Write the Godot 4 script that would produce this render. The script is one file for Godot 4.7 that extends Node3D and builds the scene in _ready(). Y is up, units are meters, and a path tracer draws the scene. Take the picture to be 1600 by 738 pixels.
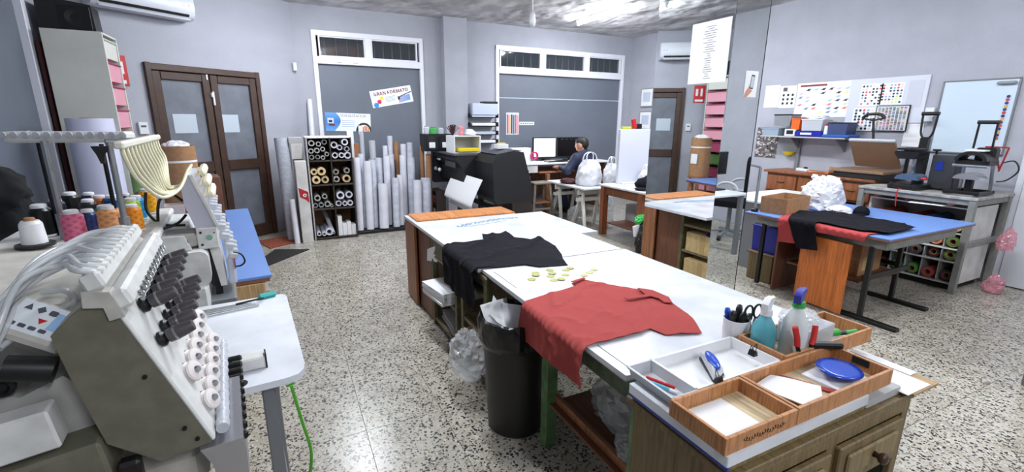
extends Node3D
# A print and embroidery workshop. Metres, y up; x runs along the window wall, -z towards it.

class Sh:
	var v := PackedVector3Array()
	var n := PackedVector3Array()
	var uv := PackedVector2Array()
	var ix := PackedInt32Array()
	var X := Transform3D.IDENTITY
	func at(t: Transform3D) -> Sh:
		X = t
		return self
	func vert(p: Vector3, nn: Vector3, t := Vector2.ZERO) -> int:
		v.append(X * p)
		n.append((X.basis * nn).normalized())
		uv.append(t)
		return v.size() - 1
	func tri(a: Vector3, b: Vector3, c: Vector3) -> void:
		var nn := (b - a).cross(c - a)
		if nn.length_squared() < 1e-16:
			return
		nn = nn.normalized()
		var i := vert(a, nn)
		vert(b, nn)
		vert(c, nn)
		ix.append_array([i, i + 2, i + 1])
	func quad(a: Vector3, b: Vector3, c: Vector3, d: Vector3) -> void:
		var nn := (c - a).cross(d - b)
		if nn.length_squared() < 1e-16:
			return
		nn = nn.normalized()
		var i := vert(a, nn, Vector2(0, 1))
		vert(b, nn, Vector2(1, 1))
		vert(c, nn, Vector2(1, 0))
		vert(d, nn, Vector2(0, 0))
		ix.append_array([i, i + 2, i + 1, i, i + 3, i + 2])
	func quado(a: Vector3, b: Vector3, c: Vector3, d: Vector3, o: Vector3) -> void:
		if (c - a).cross(d - b).dot(o) < 0.0:
			quad(a, d, c, b)
		else:
			quad(a, b, c, d)
	func box(c: Vector3, s: Vector3, bv := 0.0, B := Basis.IDENTITY) -> Sh:
		var h := s * 0.5
		var m: float = min(h.x, min(h.y, h.z))
		if bv > m * 0.9:
			bv = m * 0.9
		var keep := X
		X = X * Transform3D(B, c)
		var P := func(sg: Vector3, a: int) -> Vector3:
			var r := Vector3(sg.x * (h.x - bv), sg.y * (h.y - bv), sg.z * (h.z - bv))
			r[a] = sg[a] * h[a]
			return r
		for a in 3:
			var b := (a + 1) % 3
			var e := (a + 2) % 3
			for s1 in [-1.0, 1.0]:
				var q := []
				for k in [[-1.0, -1.0], [1.0, -1.0], [1.0, 1.0], [-1.0, 1.0]]:
					var sg := Vector3()
					sg[a] = s1
					sg[b] = k[0]
					sg[e] = k[1]
					q.append(P.call(sg, a))
				var o := Vector3()
				o[a] = s1
				quado(q[0], q[1], q[2], q[3], o)
				if bv > 0.0:
					for s2 in [-1.0, 1.0]:
						var g1 := Vector3()
						g1[a] = s1
						g1[b] = s2
						var g2 := g1
						g1[e] = -1.0
						g2[e] = 1.0
						var oo := Vector3()
						oo[a] = s1
						oo[b] = s2
						quado(P.call(g1, a), P.call(g1, b), P.call(g2, b), P.call(g2, a), oo)
		if bv > 0.0:
			for sx in [-1.0, 1.0]:
				for sy in [-1.0, 1.0]:
					for sz in [-1.0, 1.0]:
						var sg := Vector3(sx, sy, sz)
						if sx * sy * sz > 0:
							tri(P.call(sg, 0), P.call(sg, 1), P.call(sg, 2))
						else:
							tri(P.call(sg, 0), P.call(sg, 2), P.call(sg, 1))
		X = keep
		return self
	func bar(a: Vector3, b: Vector3, w: float, d: float, bv := 0.0) -> Sh:
		# a box from a to b, w wide and d deep
		var y := (b - a).normalized()
		var r := Vector3.UP if abs(y.y) < 0.9 else Vector3.BACK
		var x := y.cross(r).normalized()
		var z := x.cross(y).normalized()
		return box((a + b) * 0.5, Vector3(w, (b - a).length(), d), bv, Basis(x, y, z))
	func cyl(a: Vector3, b: Vector3, ra: float, rb := -1.0, seg := 16, caps := true) -> Sh:
		if rb < 0.0:
			rb = ra
		var y := (b - a).normalized()
		var r := Vector3.RIGHT if abs(y.x) < 0.8 else Vector3.UP
		var x := y.cross(r).normalized()
		var z := x.cross(y).normalized()
		var L := (b - a).length()
		var i0 := v.size()
		for k in seg + 1:
			var t := TAU * k / seg
			var d := x * cos(t) + z * sin(t)
			var nn := (d + y * ((ra - rb) / L)).normalized()
			vert(a + d * ra, nn, Vector2(float(k) / seg, 1))
			vert(b + d * rb, nn, Vector2(float(k) / seg, 0))
		for k in seg:
			var i := i0 + k * 2
			ix.append_array([i, i + 2, i + 1, i + 1, i + 2, i + 3])
		if caps:
			disc(a, -y, ra, seg)
			disc(b, y, rb, seg)
		return self
	func disc(c: Vector3, y: Vector3, r: float, seg := 16) -> Sh:
		if r <= 0.0001:
			return self
		var q := Vector3.RIGHT if abs(y.x) < 0.8 else Vector3.UP
		var x := y.cross(q).normalized()
		var z := x.cross(y).normalized()
		var i := vert(c, y, Vector2(0.5, 0.5))
		for k in seg + 1:
			var t := TAU * k / seg
			vert(c + (x * cos(t) + z * sin(t)) * r, y, Vector2(0.5 + 0.5 * cos(t), 0.5 + 0.5 * sin(t)))
		for k in seg:
			ix.append_array([i, i + 1 + k, i + 2 + k])
		return self
	func ring(a: Vector3, b: Vector3, ro: float, ri: float, seg := 16) -> Sh:
		# a pipe with thickness
		var y := (b - a).normalized()
		lathe([Vector2(ri, 0), Vector2(ro, 0), Vector2(ro, (b - a).length()), Vector2(ri, (b - a).length()), Vector2(ri, 0)], seg, Transform3D(basis_y(y), a))
		return self
	static func basis_y(y: Vector3) -> Basis:
		var q := Vector3.RIGHT if abs(y.x) < 0.8 else Vector3.BACK
		var z := q.cross(y).normalized()
		var x := y.cross(z).normalized()
		return Basis(x, y, z)
	func lathe(pr: Array, seg := 20, T := Transform3D.IDENTITY, sm := false) -> Sh:
		var keep := X
		X = X * T
		for s in pr.size() - 1:
			var p: Vector2 = pr[s]
			var q: Vector2 = pr[s + 1]
			var d := q - p
			if d.length() < 1e-6:
				continue
			var n0 := Vector2(d.y, -d.x).normalized()
			var n1 := n0
			if sm:
				if s > 0:
					var dp: Vector2 = p - pr[s - 1]
					n0 = (n0 + Vector2(dp.y, -dp.x).normalized()).normalized()
				if s < pr.size() - 2:
					var dq: Vector2 = pr[s + 2] - q
					n1 = (n1 + Vector2(dq.y, -dq.x).normalized()).normalized()
			var i0 := v.size()
			for k in seg + 1:
				var t := TAU * k / seg
				var c := cos(t)
				var sn := sin(t)
				vert(Vector3(c * p.x, p.y, sn * p.x), Vector3(c * n0.x, n0.y, sn * n0.x), Vector2(float(k) / seg, p.y))
				vert(Vector3(c * q.x, q.y, sn * q.x), Vector3(c * n1.x, n1.y, sn * n1.x), Vector2(float(k) / seg, q.y))
			for k in seg:
				var i := i0 + k * 2
				ix.append_array([i, i + 2, i + 1, i + 1, i + 2, i + 3])
		X = keep
		return self
	func tube(p: Array, r: float, seg := 8, caps := true, flat := 1.0) -> Sh:
		var N := p.size()
		var t0: Vector3 = (p[1] - p[0]).normalized()
		var q := Vector3.UP if abs(t0.y) < 0.8 else Vector3.RIGHT
		var x := t0.cross(q).normalized()
		var i0 := v.size()
		for k in N:
			var a: Vector3 = p[max(k - 1, 0)]
			var b: Vector3 = p[min(k + 1, N - 1)]
			var t := (b - a).normalized()
			x = (x - t * x.dot(t)).normalized()
			var z := t.cross(x)
			for j in seg + 1:
				var w := TAU * j / seg
				var d := x * cos(w) + z * sin(w) * flat
				vert(p[k] + d * r, d, Vector2(float(j) / seg, float(k)))
		for k in N - 1:
			for j in seg:
				var i := i0 + k * (seg + 1) + j
				ix.append_array([i, i + seg + 1, i + 1, i + 1, i + seg + 1, i + seg + 2])
		if caps:
			disc(p[0], -t0, r, seg)
			disc(p[N - 1], (p[N - 1] - p[N - 2]).normalized(), r, seg)
		return self
	func extr(poly: Array, z0: float, z1: float, T := Transform3D.IDENTITY, sm := false) -> Sh:
		# polygon in xy pulled along z
		var keep := X
		X = X * T
		var pp := PackedVector2Array(poly)
		if Geometry2D.is_polygon_clockwise(pp):
			pp.reverse()
		var lo := pp[0]
		var hi := pp[0]
		for q in pp:
			lo = lo.min(q)
			hi = hi.max(q)
		var sz := (hi - lo).max(Vector2(1e-5, 1e-5))
		var tr := Geometry2D.triangulate_polygon(pp)
		for side in 2:
			var z := z1 if side == 0 else z0
			var i0 := v.size()
			for q in pp:
				var w := (q - lo) / sz
				vert(Vector3(q.x, q.y, z), Vector3(0, 0, 1 if side == 0 else -1), Vector2(w.x, 1.0 - w.y))
			for k in range(0, tr.size(), 3):
				var a := pp[tr[k]]
				var b := pp[tr[k + 1]]
				var c := pp[tr[k + 2]]
				var ccw := (b - a).cross(c - a) > 0
				if ccw == (side == 0):
					ix.append_array([i0 + tr[k], i0 + tr[k + 2], i0 + tr[k + 1]])
				else:
					ix.append_array([i0 + tr[k], i0 + tr[k + 1], i0 + tr[k + 2]])
		var N := pp.size()
		for k in N:
			var a := pp[k]
			var b := pp[(k + 1) % N]
			if not sm:
				quad(Vector3(a.x, a.y, z0), Vector3(b.x, b.y, z0), Vector3(b.x, b.y, z1), Vector3(a.x, a.y, z1))
			else:
				var pa := pp[(k + N - 1) % N]
				var nb := pp[(k + 2) % N]
				var e := (b - a).normalized()
				var m := Vector2(e.y, -e.x)
				var e0 := (a - pa).normalized()
				var e1 := (nb - b).normalized()
				var na := (m + Vector2(e0.y, -e0.x)).normalized() if e.dot(e0) > 0.7 else m
				var nn := (m + Vector2(e1.y, -e1.x)).normalized() if e.dot(e1) > 0.7 else m
				var i := vert(Vector3(a.x, a.y, z0), Vector3(na.x, na.y, 0))
				vert(Vector3(b.x, b.y, z0), Vector3(nn.x, nn.y, 0))
				vert(Vector3(b.x, b.y, z1), Vector3(nn.x, nn.y, 0))
				vert(Vector3(a.x, a.y, z1), Vector3(na.x, na.y, 0))
				ix.append_array([i, i + 2, i + 1, i, i + 3, i + 2])
		X = keep
		return self
	func slab(poly: Array, y0: float, y1: float) -> Sh:
		# plan polygon (x, z) standing from y0 to y1
		var q := []
		for p in poly:
			q.append(Vector2(p.x, -p.y))
		return extr(q, y0, y1, Transform3D(Basis(Vector3.RIGHT, Vector3.FORWARD, Vector3.UP), Vector3.ZERO), true)
	func grid(pts: Array, nu: int, nv: int) -> Sh:
		# smooth surface through (nu+1)*(nv+1) points, row by row
		var i0 := v.size()
		var w := nu + 1
		for j in nv + 1:
			for i in w:
				var l: Vector3 = pts[j * w + max(i - 1, 0)]
				var r: Vector3 = pts[j * w + min(i + 1, nu)]
				var u: Vector3 = pts[max(j - 1, 0) * w + i]
				var d: Vector3 = pts[min(j + 1, nv) * w + i]
				vert(pts[j * w + i], (r - l).cross(d - u).normalized(), Vector2(float(i) / nu, float(j) / nv))
		for j in nv:
			for i in nu:
				var a := i0 + j * w + i
				ix.append_array([a, a + w, a + 1, a + 1, a + w, a + w + 1])
		return self
	func ball(c: Vector3, r: Vector3, nu := 16, nv := 10, fn = null) -> Sh:
		var pts := []
		for j in nv + 1:
			var ph := PI * j / nv
			for i in nu + 1:
				var th := TAU * (i % nu) / nu
				var d := Vector3(sin(ph) * cos(th), cos(ph), sin(ph) * sin(th))
				var k := 1.0
				if fn != null:
					k = fn.call(d)
				pts.append(c + d * r * k)
		var i0 := v.size()
		grid(pts, nu, nv)
		# weld the seam normals
		for j in nv + 1:
			var a := i0 + j * (nu + 1)
			var b := a + nu
			var m := (n[a] + n[b]).normalized()
			if m.length() > 0.1:
				n[a] = m
				n[b] = m
		for i in nu + 1:
			n[i0 + i] = (X.basis * Vector3.UP).normalized()
			n[i0 + nv * (nu + 1) + i] = (X.basis * Vector3.DOWN).normalized()
		return self
	func facet(pts: Array, nu: int, nv: int) -> Sh:
		# the same surface with a hard crease at every edge
		var w := nu + 1
		for j in nv:
			for i in nu:
				var a: Vector3 = pts[j * w + i]
				var b: Vector3 = pts[j * w + i + 1]
				var c: Vector3 = pts[(j + 1) * w + i + 1]
				var d: Vector3 = pts[(j + 1) * w + i]
				if (i + j) % 2 == 0:
					tri(a, b, c)
					tri(a, c, d)
				else:
					tri(a, b, d)
					tri(b, c, d)
		return self
	func cloth(poly: Array, step: float, fn: Callable, th := 0.004) -> Sh:
		# a cut piece of cloth: 2D outline, fn maps a cloth point to where it lies
		var bd := PackedVector2Array()
		for k in poly.size():
			var a: Vector2 = poly[k]
			var b: Vector2 = poly[(k + 1) % poly.size()]
			var m := int(max(1, ceil((b - a).length() / step)))
			for j in m:
				bd.append(a.lerp(b, float(j) / m))
		var all := PackedVector2Array(bd)
		var lo := bd[0]
		var hi := bd[0]
		for q in bd:
			lo = lo.min(q)
			hi = hi.max(q)
		var y := lo.y + step * 0.5
		var odd := 0
		while y < hi.y:
			var x := lo.x + step * (0.25 + 0.5 * (odd % 2))
			while x < hi.x:
				var q := Vector2(x, y)
				if Geometry2D.is_point_in_polygon(q, bd):
					var ok := true
					for w in bd:
						if w.distance_squared_to(q) < step * step * 0.2:
							ok = false
							break
					if ok:
						all.append(q)
				x += step
			y += step * 0.87
			odd += 1
		var tr := Geometry2D.triangulate_delaunay(all)
		var P := PackedVector3Array()
		var Nn := PackedVector3Array()
		var e := 0.006
		for q in all:
			var p0: Vector3 = fn.call(q)
			var px: Vector3 = fn.call(q + Vector2(e, 0))
			var py: Vector3 = fn.call(q + Vector2(0, e))
			var nn := (py - p0).cross(px - p0).normalized()
			P.append(p0)
			Nn.append(nn)
		var i0 := v.size()
		for k in all.size():
			vert(P[k], Nn[k], all[k])
		var i1 := v.size()
		for k in all.size():
			vert(P[k] - Nn[k] * th, -Nn[k], all[k])
		for k in range(0, tr.size(), 3):
			var a := all[tr[k]]
			var b := all[tr[k + 1]]
			var c := all[tr[k + 2]]
			if not Geometry2D.is_point_in_polygon((a + b + c) / 3.0, bd):
				continue
			var f := [tr[k], tr[k + 1], tr[k + 2]]
			if (b - a).cross(c - a) < 0:
				f = [tr[k], tr[k + 2], tr[k + 1]]
			ix.append_array([i0 + f[0], i0 + f[1], i0 + f[2], i1 + f[0], i1 + f[2], i1 + f[1]])
		var N := bd.size()
		for k in N:
			var a := k
			var b := (k + 1) % N
			quad(P[a], P[b], P[b] - Nn[b] * th, P[a] - Nn[a] * th)
		return self
	func mesh() -> ArrayMesh:
		var A := []
		A.resize(Mesh.ARRAY_MAX)
		A[Mesh.ARRAY_VERTEX] = v
		A[Mesh.ARRAY_NORMAL] = n
		A[Mesh.ARRAY_TEX_UV] = uv
		A[Mesh.ARRAY_INDEX] = ix
		var m := ArrayMesh.new()
		m.add_surface_from_arrays(Mesh.PRIMITIVE_TRIANGLES, A)
		return m

const ORD := ["first", "second", "third", "fourth", "fifth", "sixth", "seventh", "eighth", "ninth", "tenth", "eleventh", "twelfth", "thirteenth", "fourteenth"]
var taken := {}
var M := {}
var TX := {}
var rng := RandomNumberGenerator.new()
var nz := FastNoiseLite.new()

func sh() -> Sh:
	return Sh.new()

func numbered(parent: Node, called: String) -> String:
	var key := str(parent.get_instance_id()) + called
	var k: int = taken.get(key, 0)
	taken[key] = k + 1
	return called if k == 0 else "%s_%03d" % [called, k]

func put(o: Node3D, called: String, parent: Node = null) -> Node3D:
	var p: Node = self if parent == null else parent
	o.name = numbered(p, called)
	p.add_child(o, true)
	return o

func obj(called: String, s: Sh, m: Material, parent: Node = null) -> MeshInstance3D:
	var o := MeshInstance3D.new()
	o.mesh = s.mesh()
	o.material_override = m
	put(o, called, parent)
	return o

func inst(called: String, me: Mesh, m: Material, T: Transform3D, parent: Node = null) -> MeshInstance3D:
	var o := MeshInstance3D.new()
	o.mesh = me
	o.material_override = m
	o.transform = T
	put(o, called, parent)
	return o

func tag(o: Node, label: String, category: String, group := "") -> Node:
	o.set_meta("label", label)
	o.set_meta("category", category)
	if group != "":
		o.set_meta("group", group)
	return o

func thing(called: String, label: String, category: String, at := Vector3.ZERO, turn := 0.0, group := "") -> Node3D:
	var o := Node3D.new()
	put(o, called)
	o.position = at
	o.rotation.y = deg_to_rad(turn)
	tag(o, label, category, group)
	return o

func struct(o: Node) -> Node:
	o.set_meta("kind", "structure")
	return o

func flat(o: Node, label: String) -> Node:
	o.set_meta("label", label)
	return o

func text(t: String, h: float, m: Material, T: Transform3D, parent: Node, depth := 0.001, font := "Droid Sans", bold := false) -> MeshInstance3D:
	var tm := TextMesh.new()
	var f := SystemFont.new()
	f.font_names = PackedStringArray([font])
	if bold:
		f.font_weight = 700
	tm.font = f
	tm.text = t
	tm.font_size = 32
	tm.pixel_size = h / 24.0
	tm.depth = depth
	tm.curve_step = 2.0
	return inst("lettering", tm, m, T, parent)

func pm(c: Color, rough := 0.6, metal := 0.0) -> StandardMaterial3D:
	var m := StandardMaterial3D.new()
	m.albedo_color = c
	m.roughness = rough
	m.metallic = metal
	m.metallic_specular = 0.5
	return m

func tm3(c: Color, tex: String, scale: float, rough := 0.6, bump := "", bs := 0.4) -> StandardMaterial3D:
	# plain colour times a computed grain, laid on by position
	var m := pm(c, rough)
	m.albedo_texture = TX[tex]
	m.uv1_triplanar = true
	m.uv1_scale = Vector3.ONE / scale
	if bump != "":
		m.normal_enabled = true
		m.normal_texture = TX[bump]
		m.normal_scale = bs
	return m

func glassy(c: Color, a: float, rough := 0.08) -> StandardMaterial3D:
	var m := pm(Color(c.r, c.g, c.b, a), rough)
	m.transparency = BaseMaterial3D.TRANSPARENCY_ALPHA
	return m

func glow(c: Color, e: float) -> StandardMaterial3D:
	var m := pm(c, 0.5)
	m.emission_enabled = true
	m.emission = c
	m.emission_energy_multiplier = e
	return m

func T3(p: Vector3, ry := 0.0, rx := 0.0, rz := 0.0) -> Transform3D:
	return Transform3D(Basis.from_euler(Vector3(deg_to_rad(rx), deg_to_rad(ry), deg_to_rad(rz))), p)

func rrect(x0: float, y0: float, x1: float, y1: float, r: float, k := 5) -> Array:
	var o := []
	for c in [[x1 - r, y1 - r, 0.0], [x0 + r, y1 - r, 90.0], [x0 + r, y0 + r, 180.0], [x1 - r, y0 + r, 270.0]]:
		for i in k + 1:
			var a := deg_to_rad(c[2] + 90.0 * i / k)
			o.append(Vector2(c[0] + r * cos(a), c[1] + r * sin(a)))
	return o

func bez(p: Array, k := 12) -> Array:
	# smooth line through points
	var c := Curve3D.new()
	for i in p.size():
		var a: Vector3 = p[max(i - 1, 0)]
		var b: Vector3 = p[min(i + 1, p.size() - 1)]
		var t := (b - a) / 6.0
		c.add_point(p[i], -t, t)
	var o := []
	for i in p.size() - 1:
		for j in k:
			o.append(c.sample(i, float(j) / k))
	o.append(p[p.size() - 1])
	return o

func noise_img(w: int, freq: float, oct := 4, seed_ := 1, typ := FastNoiseLite.TYPE_SIMPLEX_SMOOTH) -> Image:
	var f := FastNoiseLite.new()
	f.seed = seed_
	f.noise_type = typ
	f.frequency = freq
	f.fractal_octaves = oct
	return f.get_seamless_image(w, w, false, false, 0.15)

func tone_img(src: Image, lo: Color, hi: Color, gain := 1.0) -> Image:
	var w := src.get_width()
	src.convert(Image.FORMAT_L8)
	var d := src.get_data()
	var o := PackedByteArray()
	o.resize(w * w * 3)
	for i in w * w:
		var t: float = clamp((d[i] / 255.0 - 0.5) * gain + 0.5, 0.0, 1.0)
		o[i * 3] = int(255 * lerp(lo.r, hi.r, t))
		o[i * 3 + 1] = int(255 * lerp(lo.g, hi.g, t))
		o[i * 3 + 2] = int(255 * lerp(lo.b, hi.b, t))
	return Image.create_from_data(w, w, false, Image.FORMAT_RGB8, o)

func normal_of(src: Image, k: float) -> ImageTexture:
	src.convert(Image.FORMAT_RGBA8)
	src.bump_map_to_normal_map(k)
	return ImageTexture.create_from_image(src)

func make_textures() -> void:
	var g := func(a: float) -> Color: return Color(a, a, a)
	TX.mottle = ImageTexture.create_from_image(tone_img(noise_img(256, 0.012, 5, 3), g.call(0.90), g.call(1.0), 1.6))
	TX.faint = ImageTexture.create_from_image(tone_img(noise_img(256, 0.008, 5, 4), g.call(0.965), g.call(1.0), 1.5))
	TX.grime = ImageTexture.create_from_image(tone_img(noise_img(256, 0.02, 5, 9), Color(0.80, 0.77, 0.73), g.call(1.0), 1.8))
	TX.weave = ImageTexture.create_from_image(tone_img(noise_img(256, 0.35, 2, 5), g.call(0.80), g.call(1.0), 1.6))
	TX.peel = normal_of(noise_img(256, 0.10, 3, 11), 3.0)
	TX.rough_n = normal_of(noise_img(256, 0.03, 5, 12), 8.0)
	# wood: grain lines stretched along v
	var w := 256
	var f := FastNoiseLite.new()
	f.seed = 21
	f.frequency = 0.02
	f.fractal_octaves = 4
	var o := PackedByteArray()
	o.resize(w * w * 3)
	for y in w:
		for x in w:
			var xa := x * TAU / w
			var ya := y * TAU / w
			var q := f.get_noise_3d(cos(xa) * 150.0, sin(xa) * 150.0, sin(ya) * 14.0 + 40.0 * cos(ya) * 0.3)
			var fine := f.get_noise_3d(cos(xa) * 900.0, sin(xa) * 900.0, sin(ya) * 30.0)
			var t: float = clamp(0.86 + 0.22 * q + 0.14 * fine, 0.0, 1.0)
			var i := (y * w + x) * 3
			o[i] = int(255 * t)
			o[i + 1] = int(255 * t * (0.94 + 0.06 * t))
			o[i + 2] = int(255 * t * (0.86 + 0.14 * t))
	TX.wood = ImageTexture.create_from_image(Image.create_from_data(w, w, false, Image.FORMAT_RGB8, o))
	# crosswound thread: diamonds
	o = PackedByteArray()
	o.resize(64 * 64 * 3)
	for y in 64:
		for x in 64:
			var a: float = abs(fposmod(x + y, 32.0) - 16.0) / 16.0
			var b: float = abs(fposmod(x - y + 64.0, 32.0) - 16.0) / 16.0
			var t: float = 0.74 + 0.26 * max(a, b)
			for c in 3:
				o[(y * 64 + x) * 3 + c] = int(255 * t)
	TX.wind = ImageTexture.create_from_image(Image.create_from_data(64, 64, false, Image.FORMAT_RGB8, o))
	# terrazzo: two metres across, one millimetre a pixel
	w = 2048
	var px := PackedByteArray()
	px.resize(w * w * 3)
	var base := noise_img(w / 4, 0.02, 4, 31)
	base.convert(Image.FORMAT_L8)
	var bd := base.get_data()
	for y in w:
		for x in w:
			var t: float = bd[(y >> 2) * (w / 4) + (x >> 2)] / 255.0
			var i := (y * w + x) * 3
			px[i] = int(172 + 34 * t)
			px[i + 1] = int(166 + 38 * t)
			px[i + 2] = int(154 + 42 * t)
	rng.seed = 77
	for k in 26000:
		var cx := rng.randi() % w
		var cy := rng.randi() % w
		var big := rng.randf()
		var ra := 2.2 + 6.2 * big * big + rng.randf() * 2.0
		var rb := ra * rng.randf_range(0.38, 0.9)
		var an := rng.randf() * PI
		var ca := cos(an)
		var sa := sin(an)
		var pick := rng.randf()
		var col := Color8(34, 34, 36)
		if pick > 0.52:
			col = Color8(90, 88, 86)
		if pick > 0.62:
			col = Color8(152, 140, 122)
		if pick > 0.76:
			col = Color8(214, 210, 200)
		if pick > 0.97:
			col = Color8(166, 132, 104)
		var e := rng.randf_range(0.7, 1.4)
		var R := int(ra) + 1
		for dy in range(-R, R + 1):
			for dx in range(-R, R + 1):
				var u := (dx * ca + dy * sa) / ra
				var q := (-dx * sa + dy * ca) / rb
				if pow(abs(u), e + 0.6) + pow(abs(q), e + 0.6) + 0.25 * u * q < 1.0:
					var i := (((cy + dy + w) % w) * w + (cx + dx + w) % w) * 3
					px[i] = col.r8
					px[i + 1] = col.g8
					px[i + 2] = col.b8
	TX.terrazzo = ImageTexture.create_from_image(Image.create_from_data(w, w, false, Image.FORMAT_RGB8, px))

func make_materials() -> void:
	M.wall = tm3(Color(0.66, 0.665, 0.705), "faint", 0.9, 0.75, "peel", 0.12)
	M.wall.uv1_world_triplanar = true
	for k in 4:
		var m := pm(Color(0.89, 0.88, 0.86), 0.28)
		m.albedo_texture = TX.terrazzo
		m.uv1_triplanar = true
		m.uv1_world_triplanar = true
		m.uv1_scale = Vector3.ONE * 0.5
		m.uv1_offset = Vector3(0.13 * k, 0.27 * k, 0.41 * k)
		M["terrazzo%d" % k] = m
	M.grout = pm(Color(0.48, 0.46, 0.43), 0.9)
	M.lampwhite = pm(Color(0.86, 0.87, 0.88), 0.4)
	M.tube = glow(Color(0.96, 0.98, 1.0), 12.0)
	M.pvc = pm(Color(0.88, 0.88, 0.91), 0.35)
	M.pane = glassy(Color(0.3, 0.33, 0.36), 0.25, 0.05)
	M.grille = pm(Color(0.55, 0.55, 0.55), 0.5)
	M.outboard = pm(Color(0.45, 0.28, 0.19), 0.8)
	M.greypanel = tm3(Color(0.405, 0.43, 0.475), "faint", 0.9, 0.5)
	M.doorgrey = tm3(Color(0.44, 0.46, 0.50), "mottle", 0.9, 0.45)
	M.brownalu = tm3(Color(0.27, 0.19, 0.15), "mottle", 0.5, 0.4)
	M.paper = pm(Color(0.90, 0.90, 0.91), 0.7)
	M.paperbright = pm(Color(0.95, 0.95, 0.96), 0.6)
	M.papergrey = pm(Color(0.72, 0.76, 0.80), 0.7)
	M.inkgrey = pm(Color(0.32, 0.32, 0.36), 0.7)
	M.inkbrown = pm(Color(0.20, 0.10, 0.06), 0.7)
	M.whitedoor = pm(Color(0.82, 0.83, 0.86), 0.4)
	M.brass = pm(Color(0.62, 0.50, 0.32), 0.3, 1.0)
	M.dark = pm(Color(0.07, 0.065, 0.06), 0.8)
	M.darkmetal = pm(Color(0.16, 0.16, 0.17), 0.4, 0.7)
	M.steel = pm(Color(0.66, 0.67, 0.68), 0.28, 0.9)
	M.mirror = pm(Color(0.95, 0.965, 0.965), 0.015, 1.0)
	M.skin = pm(Color(0.74, 0.55, 0.46), 0.6)
	M.whitetop = tm3(Color(0.88, 0.89, 0.92), "mottle", 1.3, 0.22)
	M.greyboard = pm(Color(0.66, 0.66, 0.66), 0.6)
	M.tanwood = tm3(Color(0.66, 0.43, 0.29), "wood", 0.5, 0.5)
	M.brownwood = tm3(Color(0.50, 0.31, 0.21), "wood", 0.5, 0.5)
	M.orangewood = tm3(Color(0.86, 0.56, 0.31), "wood", 0.6, 0.5)
	M.olive = tm3(Color(0.42, 0.41, 0.29), "grime", 0.4, 0.55)
	M.oliveshelf = tm3(Color(0.54, 0.48, 0.36), "wood", 0.5, 0.6)
	M.olivewood = tm3(Color(0.50, 0.42, 0.27), "wood", 0.4, 0.5)
	M.olivepanel = tm3(Color(0.56, 0.49, 0.33), "wood", 0.4, 0.5)
	M.knobwood = tm3(Color(0.30, 0.19, 0.12), "wood", 0.1, 0.4)
	M.greenleg = tm3(Color(0.42, 0.57, 0.39), "grime", 0.5, 0.5)
	M.greenapron = tm3(Color(0.33, 0.40, 0.30), "grime", 0.5, 0.6)
	M.cardboard = tm3(Color(0.66, 0.49, 0.34), "mottle", 0.2, 0.85)
	M.palecard = tm3(Color(0.80, 0.68, 0.48), "mottle", 0.3, 0.8)
	M.palecard2 = pm(Color(0.70, 0.58, 0.38), 0.5)
	M.clothblue = tm3(Color(0.12, 0.16, 0.42), "weave", 0.05, 0.9)
	M.blackcloth = tm3(Color(0.115, 0.11, 0.135), "weave", 0.06, 0.85, "peel", 0.3)
	M.redcloth = tm3(Color(0.70, 0.32, 0.31), "weave", 0.06, 0.9, "peel", 0.3)
	for k in ["blackcloth", "redcloth", "clothblue"]:
		M[k].metallic_specular = 0.2
	M.olivedisc = pm(Color(0.64, 0.63, 0.34), 0.45)
	M.binblack = tm3(Color(0.10, 0.09, 0.085), "mottle", 0.3, 0.45)
	M.linerblack = pm(Color(0.035, 0.035, 0.04), 0.32)
	M.clearplastic = glassy(Color(0.86, 0.87, 0.88), 0.38, 0.10)
	M.logoblue = pm(Color(0.32, 0.58, 0.74), 0.6)
	M.filmblue = pm(Color(0.14, 0.22, 0.60), 0.4)
	M.plywood = tm3(Color(0.78, 0.64, 0.46), "wood", 0.3, 0.6)
	M.oak = tm3(Color(0.80, 0.56, 0.36), "wood", 0.2, 0.5)
	M.birch = tm3(Color(0.88, 0.80, 0.66), "wood", 0.3, 0.6)
	M.greyplastic = pm(Color(0.74, 0.75, 0.77), 0.35)
	M.whiteplastic = pm(Color(0.88, 0.88, 0.89), 0.35)
	M.blackplastic = pm(Color(0.06, 0.06, 0.065), 0.4)
	M.discblue = pm(Color(0.10, 0.28, 0.72), 0.2)
	M.bluep = pm(Color(0.07, 0.10, 0.55), 0.35)
	M.penred = pm(Color(0.75, 0.12, 0.12), 0.4)
	M.pencyan = pm(Color(0.30, 0.66, 0.78), 0.4)
	M.penwhite = pm(Color(0.85, 0.88, 0.9), 0.4)
	M.yellowp = pm(Color(0.90, 0.80, 0.15), 0.4)
	M.greenp = pm(Color(0.15, 0.62, 0.25), 0.4)
	M.turq = glassy(Color(0.35, 0.70, 0.76), 0.8, 0.15)
	M.milky = glassy(Color(0.86, 0.88, 0.88), 0.85, 0.3)
	M.frosted = glassy(Color(0.80, 0.81, 0.84), 0.7, 0.3)
	M.machinegrey = tm3(Color(0.72, 0.71, 0.68), "mottle", 0.2, 0.5)
	M.machinewhite = tm3(Color(0.86, 0.86, 0.85), "mottle", 0.3, 0.4)
	M.machinebeige = tm3(Color(0.80, 0.785, 0.75), "mottle", 0.3, 0.5)
	M.platebrown = tm3(Color(0.42, 0.41, 0.35), "mottle", 0.2, 0.55)
	M.castgrey = tm3(Color(0.66, 0.65, 0.63), "mottle", 0.3, 0.5)
	M.knobgrey = pm(Color(0.27, 0.25, 0.26), 0.45)
	M.wheelpink = pm(Color(0.84, 0.81, 0.80), 0.4)
	M.steelplate = pm(Color(0.72, 0.72, 0.74), 0.25, 0.8)
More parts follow.
